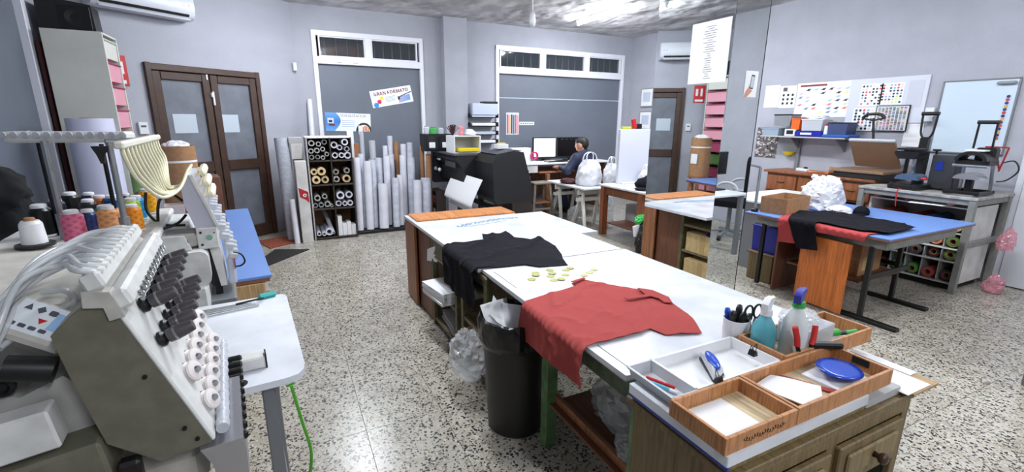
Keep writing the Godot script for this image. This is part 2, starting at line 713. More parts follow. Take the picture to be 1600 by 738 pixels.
	M.greymetal = pm(Color(0.50, 0.51, 0.53), 0.4, 0.4)
	M.keypad = pm(Color(0.90, 0.92, 0.94), 0.4)
	M.displayblue = pm(Color(0.62, 0.76, 0.92), 0.3)
	M.tubeclear = glassy(Color(0.86, 0.87, 0.88), 0.62, 0.2)
	M.tubecream = pm(Color(0.86, 0.84, 0.72), 0.4)
	M.creamp = pm(Color(0.84, 0.83, 0.77), 0.45)
	M.peg = pm(Color(0.90, 0.87, 0.76), 0.45)
	M.lavplate = pm(Color(0.74, 0.74, 0.80), 0.4)
	M.boltgreen = pm(Color(0.45, 0.66, 0.56), 0.4)
	M.teal = pm(Color(0.16, 0.62, 0.60), 0.4)
	M.strapgreen = pm(Color(0.30, 0.62, 0.12), 0.4)
	M.corebrown = tm3(Color(0.62, 0.45, 0.31), "mottle", 0.15, 0.8)
	M.darkshelf = tm3(Color(0.22, 0.18, 0.16), "wood", 0.4, 0.6)
	M.rollgrey = tm3(Color(0.68, 0.68, 0.67), "mottle", 0.3, 0.6)
	M.rollgrey2 = tm3(Color(0.72, 0.74, 0.78), "mottle", 0.2, 0.3)
	M.rollwhite = tm3(Color(0.84, 0.84, 0.88), "faint", 0.4, 0.45)
	M.rollwhite2 = tm3(Color(0.78, 0.79, 0.84), "mottle", 0.4, 0.4)
	M.rollcream = tm3(Color(0.86, 0.78, 0.60), "faint", 0.2, 0.6)
	M.rolllilac = pm(Color(0.82, 0.82, 0.90), 0.5)
	M.offwhite = tm3(Color(0.82, 0.81, 0.80), "mottle", 0.9, 0.6)
	M.printred = pm(Color(0.62, 0.10, 0.13), 0.5)
	M.printdarkred = pm(Color(0.45, 0.08, 0.12), 0.6)
	M.printblue = pm(Color(0.62, 0.74, 0.86), 0.5)
	M.printerblack = pm(Color(0.085, 0.085, 0.105), 0.5)
	M.printergrey = pm(Color(0.24, 0.24, 0.27), 0.45)
	M.smoke = glassy(Color(0.16, 0.16, 0.18), 0.7, 0.15)
	M.softwhite = glassy(Color(0.88, 0.88, 0.90), 0.92, 0.35)
	M.palelilac = pm(Color(0.74, 0.77, 0.84), 0.5)
	M.darkred = tm3(Color(0.28, 0.10, 0.12), "weave", 0.1, 0.8)
	M.pinkp = pm(Color(0.86, 0.50, 0.52), 0.5)
	M.magenta = pm(Color(0.78, 0.12, 0.42), 0.4)
	M.screenwhite = glow(Color(1.0, 0.97, 0.96), 1.0)
	M.screendark = pm(Color(0.05, 0.05, 0.06), 0.15)
	M.stoolgrey = tm3(Color(0.50, 0.47, 0.43), "wood", 0.3, 0.6)
	M.greycloth = tm3(Color(0.20, 0.21, 0.24), "weave", 0.1, 0.9)
	M.trestle = tm3(Color(0.86, 0.85, 0.82), "mottle", 0.9, 0.6)
	M.orangewood2 = tm3(Color(0.62, 0.36, 0.22), "wood", 0.4, 0.5)
	M.limeyellow = pm(Color(0.76, 0.78, 0.16), 0.5)
	M.framegrey = pm(Color(0.55, 0.55, 0.56), 0.4)
	M.acwhite = pm(Color(0.84, 0.85, 0.88), 0.35)
	M.cabinetwhite = tm3(Color(0.84, 0.84, 0.80), "faint", 0.8, 0.5)
	M.pinkdrawer = pm(Color(0.88, 0.62, 0.68), 0.45)
	M.pinkdrawer2 = pm(Color(0.66, 0.28, 0.40), 0.45)
	M.greendrawer = pm(Color(0.45, 0.62, 0.35), 0.45)
	M.bluetop = tm3(Color(0.41, 0.54, 0.78), "faint", 0.7, 0.4)
	M.pinkgrey = pm(Color(0.74, 0.68, 0.66), 0.6)
	M.jacketblack = tm3(Color(0.035, 0.035, 0.045), "weave", 0.15, 0.95)
	M.matbrown = tm3(Color(0.55, 0.27, 0.18), "grime", 0.3, 0.8)
	M.matblack = tm3(Color(0.09, 0.085, 0.085), "mottle", 0.3, 0.7)
	M.boardwhite = pm(Color(0.80, 0.81, 0.86), 0.6)
	M.papergrey2 = pm(Color(0.76, 0.77, 0.82), 0.7)
	M.whiteboard = pm(Color(0.78, 0.84, 0.89), 0.2)
	M.smokegrey = glassy(Color(0.55, 0.56, 0.58), 0.75, 0.2)
	M.orangep = pm(Color(0.90, 0.36, 0.10), 0.4)
	M.devgrey = pm(Color(0.55, 0.60, 0.66), 0.4)
	M.navybox = pm(Color(0.20, 0.25, 0.40), 0.4)
	M.midblue = pm(Color(0.14, 0.34, 0.66), 0.4)
	M.dresserwood = tm3(Color(0.60, 0.36, 0.22), "wood", 0.7, 0.4)
	M.pressbrown = tm3(Color(0.52, 0.41, 0.32), "faint", 0.3, 0.5)
	M.cableorange = pm(Color(0.84, 0.48, 0.24), 0.5)
	M.framemetal = tm3(Color(0.52, 0.52, 0.50), "mottle", 0.4, 0.5)
	M.cherry = tm3(Color(0.90, 0.50, 0.21), "wood", 0.6, 0.4)
	M.redcloth2 = tm3(Color(0.72, 0.25, 0.25), "weave", 0.06, 0.9)
	M.benchtop = tm3(Color(0.70, 0.70, 0.70), "grime", 0.6, 0.5)
	M.pinkfilm = glassy(Color(0.86, 0.55, 0.62), 0.5, 0.2)
	M.boxgrey = pm(Color(0.22, 0.23, 0.25), 0.5)
	M.displaydeep = pm(Color(0.10, 0.22, 0.62), 0.3)
	M.steelblue = pm(Color(0.30, 0.38, 0.48), 0.4, 0.3)
	M.jacketnavy = tm3(Color(0.10, 0.14, 0.26), "weave", 0.2, 0.7)
	M.jeans = tm3(Color(0.20, 0.24, 0.34), "weave", 0.1, 0.9)
	M.hair = pm(Color(0.10, 0.08, 0.07), 0.6)
	var im := ceiling_image()
	M.ceiling = pm(Color(1, 1, 1), 0.9)
	M.ceiling.albedo_texture = ImageTexture.create_from_image(im)
	M.ceiling.normal_enabled = true
	M.ceiling.normal_texture = TX.rough_n
	M.ceiling.normal_scale = 0.6

func ceiling_image() -> Image:
	# trowelled plaster over the whole ceiling, with brown damp stains near the window wall
	var w := 1024
	var f := FastNoiseLite.new()
	f.seed = 41
	f.frequency = 0.012
	f.fractal_octaves = 5
	var o := PackedByteArray()
	o.resize(w * w * 3)
	var stains := [[0.75, -7.35, 0.30, 0.10], [1.35, -7.42, 0.35, 0.09], [3.55, -7.3, 0.40, 0.14], [4.05, -7.4, 0.3, 0.1], [5.0, -7.3, 0.32, 0.12], [2.2, -7.3, 0.25, 0.08], [0.2, -6.9, 0.2, 0.15]]
	for y in w:
		var z := ZB + (ZF - ZB) * (y + 0.5) / w
		for x in w:
			var wx := XL + (XR - XL) * (x + 0.5) / w
			var q := f.get_noise_2d(x * 3.0 + 60.0 * f.get_noise_2d(y * 2.0, 500.0), y * 0.9)
			var r := f.get_noise_2d(x * 0.8 + 900.0, y * 0.8)
			var t: float = 0.76 + 0.14 * q + 0.10 * r
			var c := Color(t, t * 0.985, t * 0.99)
			for s in stains:
				var dx: float = (wx - s[0]) / s[2]
				var dz: float = (z - s[1]) / s[3]
				var d := sqrt(dx * dx + dz * dz) + 1.3 * f.get_noise_2d(x * 4.0, y * 4.0 + 333.0)
				if d < 1.0:
					c = c.lerp(Color(0.34, 0.28, 0.22), 0.75 * (1.0 - smoothstep(0.55, 1.0, d)))
			var i := (y * w + x) * 3
			o[i] = int(255 * clamp(c.r, 0, 1))
			o[i + 1] = int(255 * clamp(c.g, 0, 1))
			o[i + 2] = int(255 * clamp(c.b, 0, 1))
	return Image.create_from_data(w, w, false, Image.FORMAT_RGB8, o)

const HC := 3.10
const ZB := -7.5
const XR := 6.25
const XL := -1.85
const ZF := 3.4

func camera_and_light() -> void:
	var cam := Camera3D.new()
	cam.name = "camera"
	cam.basis = Basis(Vector3.UP, deg_to_rad(-26.2)) * Basis(Vector3.RIGHT, deg_to_rad(-14.05)) * Basis(Vector3.BACK, deg_to_rad(0.32))
	cam.position = Vector3(0, 1.55, 0)
	cam.fov = 54.27
	cam.near = 0.02
	cam.far = 60.0
	add_child(cam)
	var we := WorldEnvironment.new()
	we.name = "environment"
	var e := Environment.new()
	e.background_mode = Environment.BG_COLOR
	e.background_color = Color(0.022, 0.024, 0.03)
	e.tonemap_mode = Environment.TONE_MAPPER_LINEAR
	e.tonemap_exposure = 1.0
	e.sdfgi_enabled = true
	e.ssao_enabled = true
	e.ssil_enabled = true
	we.environment = e
	add_child(we)

func fluorescent(at: Vector3, label: String, along_x := false) -> void:
	var t := thing("fluorescent_lamp", label, "lamp", at, 90.0 if along_x else 0.0, "fluorescent tubes on the ceiling")
	obj("housing", sh().box(Vector3(0, -0.022, 0), Vector3(0.075, 0.044, 1.26), 0.008), M.lampwhite, t)
	for s in [-1, 1]:
		obj("end_cap", sh().box(Vector3(0, -0.062, s * 0.615), Vector3(0.045, 0.05, 0.03), 0.006), M.lampwhite, t)
	obj("tube", sh().cyl(Vector3(0, -0.066, -0.6), Vector3(0, -0.066, 0.6), 0.014, -1, 12), M.tube, t)
	var al := AreaLight3D.new()
	al.name = "light_003"
	al.area_size = Vector2(0.08, 1.2)
	al.light_color = Color(0.95, 0.975, 1.0)
	al.light_energy = LAMP
	al.area_range = 30.0
	al.shadow_enabled = true
	al.rotation_degrees = Vector3(-90, 0, 0)
	al.position = Vector3(0, -0.085, 0)
	t.add_child(al)
	for z in [-0.4, 0.0, 0.4]:
		var l := OmniLight3D.new()
		l.name = "light" if z < -0.1 else ("light_001" if z < 0.1 else "light_002")
		l.light_color = Color(0.95, 0.975, 1.0)
		l.light_energy = LAMP / 9.0
		l.light_size = 0.05
		l.omni_range = 30.0
		l.omni_attenuation = 2.0
		l.shadow_enabled = true
		l.position = Vector3(0, -0.14, z)
		t.add_child(l)

func window_unit(called: String, x0: float, x1: float, cuts: Array, seams: Array) -> void:
	var w := Node3D.new()
	put(w, called)
	struct(w)
	w.position = Vector3(0, 0, ZB)
	var y0 := 0.3
	var y1 := 2.775
	var f := sh()
	for x in [x0, x1]:
		f.box(Vector3(x + (0.03 if x == x0 else -0.03), (y0 + y1) / 2, -0.02), Vector3(0.06, y1 - y0 - 0.004, 0.098), 0.006)
	f.box(Vector3((x0 + x1) / 2, y1 - 0.035, -0.02), Vector3(x1 - x0, 0.07, 0.1), 0.006)
	f.box(Vector3((x0 + x1) / 2, y0 + 0.03, -0.02), Vector3(x1 - x0 - 0.002, 0.06, 0.1), 0.006)
	f.box(Vector3((x0 + x1) / 2, 2.378, -0.0195), Vector3(x1 - x0 - 0.004, 0.10, 0.096), 0.006)
	for c in cuts.slice(1, cuts.size() - 1):
		f.box(Vector3(c, 2.57, -0.0205), Vector3(0.10, 0.37, 0.094), 0.006)
	obj("window_frame", f, M.pvc, w)
	for k in cuts.size() - 1:
		var a: float = cuts[k] + 0.05
		var b: float = cuts[k + 1] - 0.05
		obj("pane", sh().box(Vector3((a + b) / 2, 2.57, -0.03), Vector3(b - a + 0.02, 0.3, 0.006)), M.pane, w)
		var s := sh()
		for e in [[a, 2.57, 0.022, 0.3], [b, 2.57, 0.022, 0.3]]:
			s.box(Vector3(e[0], e[1], -0.01), Vector3(e[2], e[3] - 0.01, 0.048), 0.004)
		for y in [2.435, 2.7]:
			s.box(Vector3((a + b) / 2, y, -0.01), Vector3(b - a, 0.022, 0.05), 0.004)
		obj("sash", s, M.pvc, w)
		var nb := int((b - a) / 0.135)
		for j in nb:
			var x := a + (b - a) * (j + 0.6) / nb
			obj("grille_bar", sh().cyl(Vector3(x, 2.40, -0.24), Vector3(x, 2.74, -0.24), 0.009, -1, 8), M.grille, w)
	for x in [x0 + (x1 - x0) * 0.22, x0 + (x1 - x0) * 0.36]:
		obj("catch", sh().box(Vector3(x, 2.365, 0.035), Vector3(0.07, 0.014, 0.02), 0.004), M.pvc, w)
	var top := 2.328
	for k in seams.size():
		var lo: float = seams[k]
		obj("grey_panel", sh().box(Vector3((x0 + x1) / 2, (top + lo) / 2, -0.035), Vector3(x1 - x0 - 0.1, top - lo - 0.006, 0.02), 0.003), M.greypanel, w)
		if k < seams.size() - 1:
			obj("seam_strip", sh().box(Vector3((x0 + x1) / 2, lo, -0.022), Vector3(x1 - x0 - 0.12, 0.014, 0.006), 0.001), M.papergrey, w)
		top = lo

func room() -> void:
	# floor: terrazzo tiles of forty centimetres on their bed
	var fl := Node3D.new()
	put(fl, "floor")
	struct(fl)
	obj("bed", sh().box(Vector3((XL + XR) / 2, -0.06, (ZB + ZF) / 2), Vector3(XR - XL + 0.4, 0.1, ZF - ZB + 0.4)), M.grout, fl)
	var one := sh().box(Vector3(0, -0.01, 0), Vector3(0.3985, 0.02, 0.3985), 0.0006).mesh()
	var rest := sh()
	var cand := []
	for i in range(-6, 16):
		for j in range(-17, 11):
			var c := Vector3(0.24 + 0.4 * (i + 0.5), 0, -0.97 + 0.4 * (j + 0.5))
			var lo := Vector3(max(c.x - 0.2, XL), 0, max(c.z - 0.2, ZB))
			var hi := Vector3(min(c.x + 0.2, XR), 0, min(c.z + 0.2, ZF))
			if hi.x - lo.x < 0.02 or hi.z - lo.z < 0.02:
				continue
			# behind the slanted door wall
			if Vector3(0.582, 0, 0.813).dot(c - Vector3(-0.218, 0, -7.145)) < -0.25:
				continue
			var whole: bool = hi.x - lo.x > 0.39 and hi.z - lo.z > 0.39
			var fwd := Vector3(0.4415, 0, -0.897)
			var d := c.dot(fwd)
			var sd: float = abs(c.dot(Vector3(0.897, 0, 0.4415)))
			if whole and d > 0.6 and sd < d * 1.2 + 0.3:
				cand.append([d, c])
			else:
				rest.box(Vector3((lo.x + hi.x) / 2, -0.01, (lo.z + hi.z) / 2), Vector3(hi.x - lo.x - 0.0015, 0.02, hi.z - lo.z - 0.0015))
	cand.sort_custom(func(a, b): return a[0] < b[0])
	for k in cand.size():
		if k < 300:
			inst("tile", one, M["terrazzo%d" % (k * 7 % 4)], T3(cand[k][1]), fl)
		else:
			rest.box(cand[k][1] + Vector3(0, -0.01, 0), Vector3(0.3985, 0.02, 0.3985))
	var ro := obj("far_tiles", rest, M.terrazzo0, fl)
	ro.set_meta("kind", "stuff")
	# ceiling with its damp stains
	var cs := sh()
	cs.box(Vector3((XL + XR) / 2, HC + 0.1, (ZB + ZF) / 2), Vector3(XR - XL + 0.4, 0.2, ZF - ZB + 0.4))
	var u := sh()
	u.quad(Vector3(XL, HC - 0.001, ZB), Vector3(XR, HC - 0.001, ZB), Vector3(XR, HC - 0.001, ZF), Vector3(XL, HC - 0.001, ZF))
	var ce := Node3D.new()
	put(ce, "ceiling")
	struct(ce)
	obj("ceiling_slab", cs, M.grout, ce)
	obj("ceiling_plaster", u, M.ceiling, ce)
	# window wall
	var b := sh()
	var W := [0.1, 0.52, 2.12, 3.36, 6.07, XR + 0.2]
	for k in 5:
		var a: float = W[k]
		var c: float = W[k + 1]
		if k % 2 == 0:
			b.box(Vector3((a + c) / 2, HC / 2, ZB - 0.1), Vector3(c - a, HC, 0.2))
		else:
			b.box(Vector3((a + c) / 2, (HC + 2.775) / 2, ZB - 0.1), Vector3(c - a, HC - 2.775, 0.2))
			b.box(Vector3((a + c) / 2, 0.15, ZB - 0.1), Vector3(c - a, 0.3, 0.2))
	struct(obj("wall_back", b, M.wall, null))
	struct(obj("trim_1", sh().box(Vector3(2.60, HC / 2, ZB + 0.09), Vector3(0.38, HC, 0.18), 0.004), M.wall))
	window_unit("window_1", 0.52, 2.12, [0.57, 1.295, 2.07], [0.36])
	window_unit("window_2", 3.36, 6.07, [3.40, 4.277, 5.21, 6.03], [1.935, 0.36])
	# dull boards seen outside behind the grilles
	struct(obj("trim_2", sh().box(Vector3(0.94, 2.58, ZB - 0.34), Vector3(0.70, 0.24, 0.02), 0.002), M.outboard))
	# right wall
	struct(obj("wall_right", sh().box(Vector3(XR + 0.1, HC / 2, (ZB + ZF) / 2), Vector3(0.2, HC, ZF - ZB + 0.4)), M.wall))
	# slanted wall with the brown door
	var Td := T3(Vector3(-0.218, 0, -7.145), 35.6)
	var d := sh().at(Td)
	d.box(Vector3(-1.63, HC / 2, -0.1), Vector3(0.74, HC, 0.2))
	d.box(Vector3(0.36, HC / 2, -0.1), Vector3(0.66, HC, 0.2))
	d.box(Vector3(-0.615, (HC + 2.135) / 2, -0.1), Vector3(1.29, HC - 2.135, 0.2))
	struct(obj("wall_door", d, M.wall))
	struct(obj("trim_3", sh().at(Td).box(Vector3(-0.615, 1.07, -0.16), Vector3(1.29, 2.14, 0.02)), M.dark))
	# left wall with grey covered shop window
	var lw := sh()
	lw.box(Vector3(XL - 0.1, HC / 2, -5.9), Vector3(0.2, HC, 0.5))
	lw.box(Vector3(XL - 0.1, (2.775 + HC) / 2, -1.2), Vector3(0.2, HC - 2.775, 9.2))
	lw.box(Vector3(XL - 0.1, 0.1, -1.2), Vector3(0.2, 0.2, 9.2))
	struct(obj("wall_left", lw, M.wall))
	var w3 := Node3D.new()
	put(w3, "window_3")
	struct(w3)
	var f := sh()
	for z in [-5.62, -2.62, 0.4, 3.36]:
		f.box(Vector3(XL - 0.03, 1.49, z), Vector3(0.096, 2.56, 0.07), 0.005)
	f.box(Vector3(XL - 0.03, 2.74, -1.1), Vector3(0.1, 0.07, 9.0), 0.005)
	f.box(Vector3(XL - 0.03, 0.23, -1.1), Vector3(0.1, 0.06, 9.0), 0.005)
	obj("window_frame", f, M.pvc, w3)
	for z in [-4.12, -1.11, 1.88]:
		obj("grey_panel", sh().box(Vector3(XL - 0.05, 1.48, z), Vector3(0.02, 2.46, 2.95), 0.003), M.greypanel, w3)
	for q in [[2.02, -5.0], [1.43, -5.32]]:
		obj("tape_scrap", sh().box(Vector3(XL - 0.038, q[0], q[1]), Vector3(0.002, 0.035, 0.05)), M.paper, w3)
	# wall behind the camera, the same grey covered glass
	var fw := sh()
	fw.box(Vector3((XL + XR) / 2, HC / 2, ZF + 0.1), Vector3(XR - XL + 0.4, HC, 0.2))
	struct(obj("wall_front", fw, M.wall))
	# the brown double door
	var dr := Node3D.new()
	put(dr, "door_1")
	struct(dr)
	dr.transform = Td
	var fr := sh()
	fr.box(Vector3(-1.235, 1.07, -0.02), Vector3(0.06, 2.14, 0.12), 0.006)
	fr.box(Vector3(0.005, 1.07, -0.02), Vector3(0.06, 2.14, 0.12), 0.006)
	fr.box(Vector3(-0.615, 2.10, -0.0195), Vector3(1.286, 0.07, 0.116), 0.006)
	obj("door_frame", fr, M.brownalu, dr)
	for k in 2:
		var a := -1.205 if k == 0 else -0.595
		var c := -0.605 if k == 0 else -0.025
		var lf := sh()
		var wd := c - a
		for x in [a + 0.04, c - 0.045]:
			lf.box(Vector3(x, 1.035, 0.0), Vector3(0.085, 2.05, 0.055), 0.006)
		for q in [[2.015, 0.085], [0.985, 0.13], [0.09, 0.16]]:
			lf.box(Vector3((a + c) / 2, q[0], 0.0), Vector3(wd - 0.17, q[1], 0.05), 0.006)
		var L := obj("door_leaf", lf, M.brownalu, dr)
		for q in [[1.05, 1.973], [0.17, 0.92]]:
			obj("pane", sh().box(Vector3((a + c) / 2, (q[0] + q[1]) / 2, -0.01), Vector3(wd - 0.16, q[1] - q[0], 0.012)), M.doorgrey, L)
		obj("paper_sheet", sh().box(Vector3([-0.93, -0.41][k], 1.497, -0.002), Vector3([0.25, 0.22][k], 0.215, 0.001)), M.papergrey, L)
	obj("latch", sh().box(Vector3(-0.59, 1.79, 0.035), Vector3(0.022, 0.16, 0.02), 0.004).box(Vector3(-0.61, 1.83, 0.04), Vector3(0.02, 0.05, 0.03), 0.004), M.lampwhite, dr)
	obj("latch", sh().box(Vector3(-0.635, 2.03, 0.032), Vector3(0.018, 0.06, 0.012), 0.003), M.lampwhite, dr)
	# white door at the right edge
	var d2 := Node3D.new()
	put(d2, "door_2")
	struct(d2)
	obj("door_leaf", sh().box(Vector3(XR - 0.015, 1.03, -1.36), Vector3(0.04, 2.04, 0.80), 0.004), M.whitedoor, d2)
	var kn := sh()
	kn.lathe([Vector2(0, 0), Vector2(0.026, 0), Vector2(0.026, 0.006), Vector2(0.010, 0.012), Vector2(0.010, 0.035), Vector2(0.024, 0.045), Vector2(0.028, 0.06), Vector2(0.02, 0.075), Vector2(0, 0.08)], 20, Transform3D(Sh.basis_y(Vector3.LEFT), Vector3(XR - 0.035, 0.99, -1.69)), true)
	obj("door_knob", kn, M.brass, d2)
	struct(obj("trim_4", sh().box(Vector3(XR - 0.01, 1.05, -1.79), Vector3(0.02, 2.1, 0.05), 0.003).box(Vector3(XR - 0.01, 2.08, -1.36), Vector3(0.02, 0.05, 0.9), 0.003), M.whitedoor))

func mirror_pillar() -> void:
	var p := Node3D.new()
	put(p, "trim_pillar")
	struct(p)
	obj("core", sh().box(Vector3(2.845, HC / 2, -2.585), Vector3(0.31, HC, 0.67)), M.wall, p)
	obj("mirror_panel", sh().box(Vector3(2.683, HC / 2, -2.585), Vector3(0.006, HC - 0.002, 0.69)), M.mirror, p)
	obj("mirror_panel", sh().box(Vector3(2.845, HC / 2, -2.243), Vector3(0.324, HC - 0.002, 0.006)), M.mirror, p)
	obj("edge_strip", sh().box(Vector3(3.008, HC / 2, -2.245), Vector3(0.006, HC - 0.002, 0.012)), M.darkmetal, p)
	# the long list and the phone notice stuck to the mirrors
	var L := tag(obj("price_list", sh().box(Vector3(2.6785, 2.01, -2.42), Vector3(0.002, 0.40, 0.325)), M.paperbright), "white sheet with a long centred text list on the mirror pillar", "notice")
	rng.seed = 5
	for k in 24:
		var y := 2.175 - k * 0.0145
		var w := rng.randf_range(0.03, 0.125) * (1.0 - 0.02 * k)
		obj("text_line", sh().box(Vector3(2.6772, y, -2.42 + rng.randf_range(-0.004, 0.004)), Vector3(0.0006, 0.0030, w)), M.inkgrey, L)
	var ph := tag(obj("phone_notice", sh().box(Vector3(2.905, 1.80, -2.2385), Vector3(0.125, 0.17, 0.002)), M.paper), "notice with a hand holding a phone on the mirror pillar", "notice")
	obj("phone_print", sh().extr(rrect(-0.017, -0.045, 0.017, 0.045, 0.006), 0, 0.001, T3(Vector3(2.915, 1.815, -2.2375), 0, 0, -6)), M.dark, ph)
	obj("screen_print", sh().extr(rrect(-0.014, -0.038, 0.014, 0.036, 0.003), 0, 0.0008, T3(Vector3(2.915, 1.815, -2.2367), 0, 0, -6)), M.papergrey, ph)
	obj("hand_print", sh().extr([Vector2(-0.062, -0.085), Vector2(-0.03, -0.085), Vector2(0.005, -0.055), Vector2(0.02, -0.04), Vector2(0.0, -0.035), Vector2(-0.012, 0.0), Vector2(-0.022, -0.02), Vector2(-0.045, -0.045)], 0, 0.0006, T3(Vector3(2.905, 1.80, -2.2374))), M.skin, ph)

func wr(p: Vector2, f: float, a: float, seed_ := 0.0) -> float:
	return a * nz.get_noise_3d(p.x * f, p.y * f, seed_ * 31.0)

func drape(edge: float, top: float, amp: float, sd: float) -> Callable:
	# cloth lying at height top for x > edge, hanging down along the table edge for x < edge
	var r := 0.014
	return func(q: Vector2) -> Vector3:
		var fold: float = amp * (0.5 + nz.get_noise_3d(q.x * 260.0, q.y * 260.0, sd) + 0.5 * nz.get_noise_3d(q.x * 700.0, q.y * 700.0, sd + 9.0))
		var ridge: float = abs(nz.get_noise_3d(q.x * 180.0 + q.y * 120.0, q.y * 160.0, sd + 50.0))
		fold += amp * 1.6 * pow(max(0.0, 1.0 - ridge * 5.0), 2.0)
		fold = max(fold, 0.0)
		var s := edge - q.x
		if s <= 0.0:
			return Vector3(q.x, top + fold, q.y)
		var arc := r * PI / 2
		if s < arc:
			var a := s / r
			return Vector3(edge - sin(a) * (r + fold), top - r + cos(a) * (r + fold), q.y)
		var dn := s - arc
		var sway: float = 0.012 * nz.get_noise_2d(q.y * 420.0, sd * 7.0) * min(dn * 8.0, 1.0)
		return Vector3(edge - r - fold * 1.4 - sway - 0.004, top - r - dn, q.y + 0.02 * nz.get_noise_2d(q.y * 200.0, sd) * dn * 4.0)

func crumple(c: Vector3, r: Vector3, sd: int) -> Sh:
	# creased thin plastic, flat where it rests at height c.y
	var s := sh()
	var pts := []
	var nu := 34
	var nv := 22
	for j in nv + 1:
		var ph := PI * j / nv
		for i in nu + 1:
			var th := TAU * (i % nu) / nu + 0.10 * (j % 2)
			var d := Vector3(sin(ph) * cos(th), cos(ph), sin(ph) * sin(th))
			var k: float = 1.0 + 0.30 * nz.get_noise_3d(d.x * 90.0 + sd * 40, d.y * 90.0, d.z * 90.0)
			k += 0.16 * abs(nz.get_noise_3d(d.x * 260.0, d.y * 260.0 + sd * 17, d.z * 260.0)) + 0.05 * nz.get_noise_3d(d.x * 700.0, d.y * 700.0, d.z * 700.0 + sd)
			k *= 1.0 + 0.11 * nz.get_noise_3d(d.x * 2600.0, d.y * 2600.0 + sd * 70, d.z * 2600.0)
			if d.y < -0.55:
				k *= 0.55 / max(0.55, -d.y)
			var p := c + Vector3(0, r.y * 0.55, 0) + d * r * k
			p.y = max(p.y, c.y + 0.001)
			pts.append(p)
	pts.reverse()
	return s.facet(pts, nu, nv)

func bag(called: String, label: String, category: String, c: Vector3, r: Vector3, m: Material, sd: int, group := "", ears := 0) -> Node3D:
	# a crumpled plastic bag resting at height c.y
	var s := crumple(c, r, sd)
	for e in ears:
		var a: float = TAU * e / max(ears, 1) + sd
		var p := c + Vector3(cos(a) * r.x * 0.35, r.y * 1.25, sin(a) * r.z * 0.35)
		s.lathe([Vector2(r.x * 0.32, 0), Vector2(r.x * 0.12, r.y * 0.25), Vector2(r.x * 0.16, r.y * 0.38), Vector2(0.0, r.y * 0.5)], 7, Transform3D(Basis.from_euler(Vector3(0.5 * sin(a), 0, -0.5 * cos(a))), p))
	return tag(obj(called, s, m), label, category, group)

func papers(called: String, label: String, at: Vector3, w: float, d: float, h: float, turn: float, group := "", m: Material = null) -> Node3D:
	var s := sh()
	var k := int(clamp(h / 0.006, 1, 12))
	rng.seed = int(at.x * 1000) + int(at.z * 977)
	for i in k:
		s.box(Vector3(rng.randf_range(-0.006, 0.006), h * (i + 0.5) / k, rng.randf_range(-0.006, 0.006)), Vector3(w, h / k * 0.96, d), 0.0, Basis(Vector3.UP, rng.randf_range(-0.04, 0.04)))
	var o := obj(called, s, M.paper if m == null else m)
	o.position = at
	o.rotation.y = deg_to_rad(turn)
	return tag(o, label, "paper", group)

func tray(called: String, label: String, category: String, x0: float, z0: float, x1: float, z1: float, y: float, h: float, th: float, m: Material, floor_m: Material, flare := 0.0) -> Node3D:
	# an open box made of four walls and a bottom
	var t := thing(called, label, category, Vector3((x0 + x1) / 2, y, (z0 + z1) / 2))
	var a := (x1 - x0) / 2
	var b := (z1 - z0) / 2
	if flare > 0.0:
		var s := sh()
		var outer := [Vector3(-a + flare, 0, -b + flare), Vector3(a - flare, 0, -b + flare), Vector3(a - flare, 0, b - flare), Vector3(-a + flare, 0, b - flare)]
		var rim := [Vector3(-a, h, -b), Vector3(a, h, -b), Vector3(a, h, b), Vector3(-a, h, b)]
		for k in 4:
			var j := (k + 1) % 4
			var mid: Vector3 = (rim[k] + rim[j]) / 2
			mid.y = 0
			var inn: Vector3 = -mid.normalized() * th
			s.quado(outer[k], outer[j], rim[j], rim[k], mid)
			s.quado(outer[k] + inn + Vector3.UP * th, outer[j] + inn + Vector3.UP * th, rim[j] + inn, rim[k] + inn, -mid)
			var lip: Vector3 = mid.normalized() * 0.006
			s.quado(rim[k] + inn, rim[j] + inn, rim[j] + lip, rim[k] + lip, Vector3.UP)
			s.quado(rim[k] + lip, rim[j] + lip, rim[j] + lip - Vector3.UP * 0.005, rim[k] + lip - Vector3.UP * 0.005, mid)
		obj("body", s, m, t)
		obj("bottom", sh().box(Vector3(0, th / 2, 0), Vector3(2 * a - 2 * flare, th, 2 * b - 2 * flare)), floor_m, t)
		return t
	for s in [-1, 1]:
		obj("long_side", sh().box(Vector3(0, h / 2, s * (b - th / 2)), Vector3(2 * a, h, th), 0.0012), m, t)
		obj("short_side", sh().box(Vector3(s * (a - th / 2), h / 2, 0), Vector3(th, h, 2 * b - 2 * th), 0.0012), m, t)
	obj("bottom", sh().box(Vector3(0, 0.004, 0), Vector3(2 * a - 2 * th, 0.006, 2 * b - 2 * th)), floor_m, t)
	return t

func binder_clip(at: Vector3, turn: float, label: String) -> void:
	var t := thing("binder_clip", label, "clip", at, turn, "black binder clips on the tray rims")
	obj("jaw", sh().extr([Vector2(-0.010, -0.006), Vector2(0.010, -0.006), Vector2(0.004, 0.012), Vector2(-0.004, 0.012)], -0.012, 0.012), M.blackplastic, t)
	for s in [-1, 1]:
		obj("handle", sh().tube(bez([Vector3(s * 0.004, 0.012, -0.006), Vector3(s * 0.010, 0.022, -0.004), Vector3(s * 0.013, 0.032, 0), Vector3(s * 0.010, 0.022, 0.004), Vector3(s * 0.004, 0.012, 0.006)], 4), 0.0012, 6), M.darkmetal, t)

func polyline_shirt(called: String, label: String, pts: Array, edge: float, m: Material, amp: float, sd: float) -> Node3D:
	var t := thing(called, label, "shirt")
	obj("fabric", sh().cloth(pts, 0.022, drape(edge, 0.739, amp, sd), 0.003), m, t)
	return t

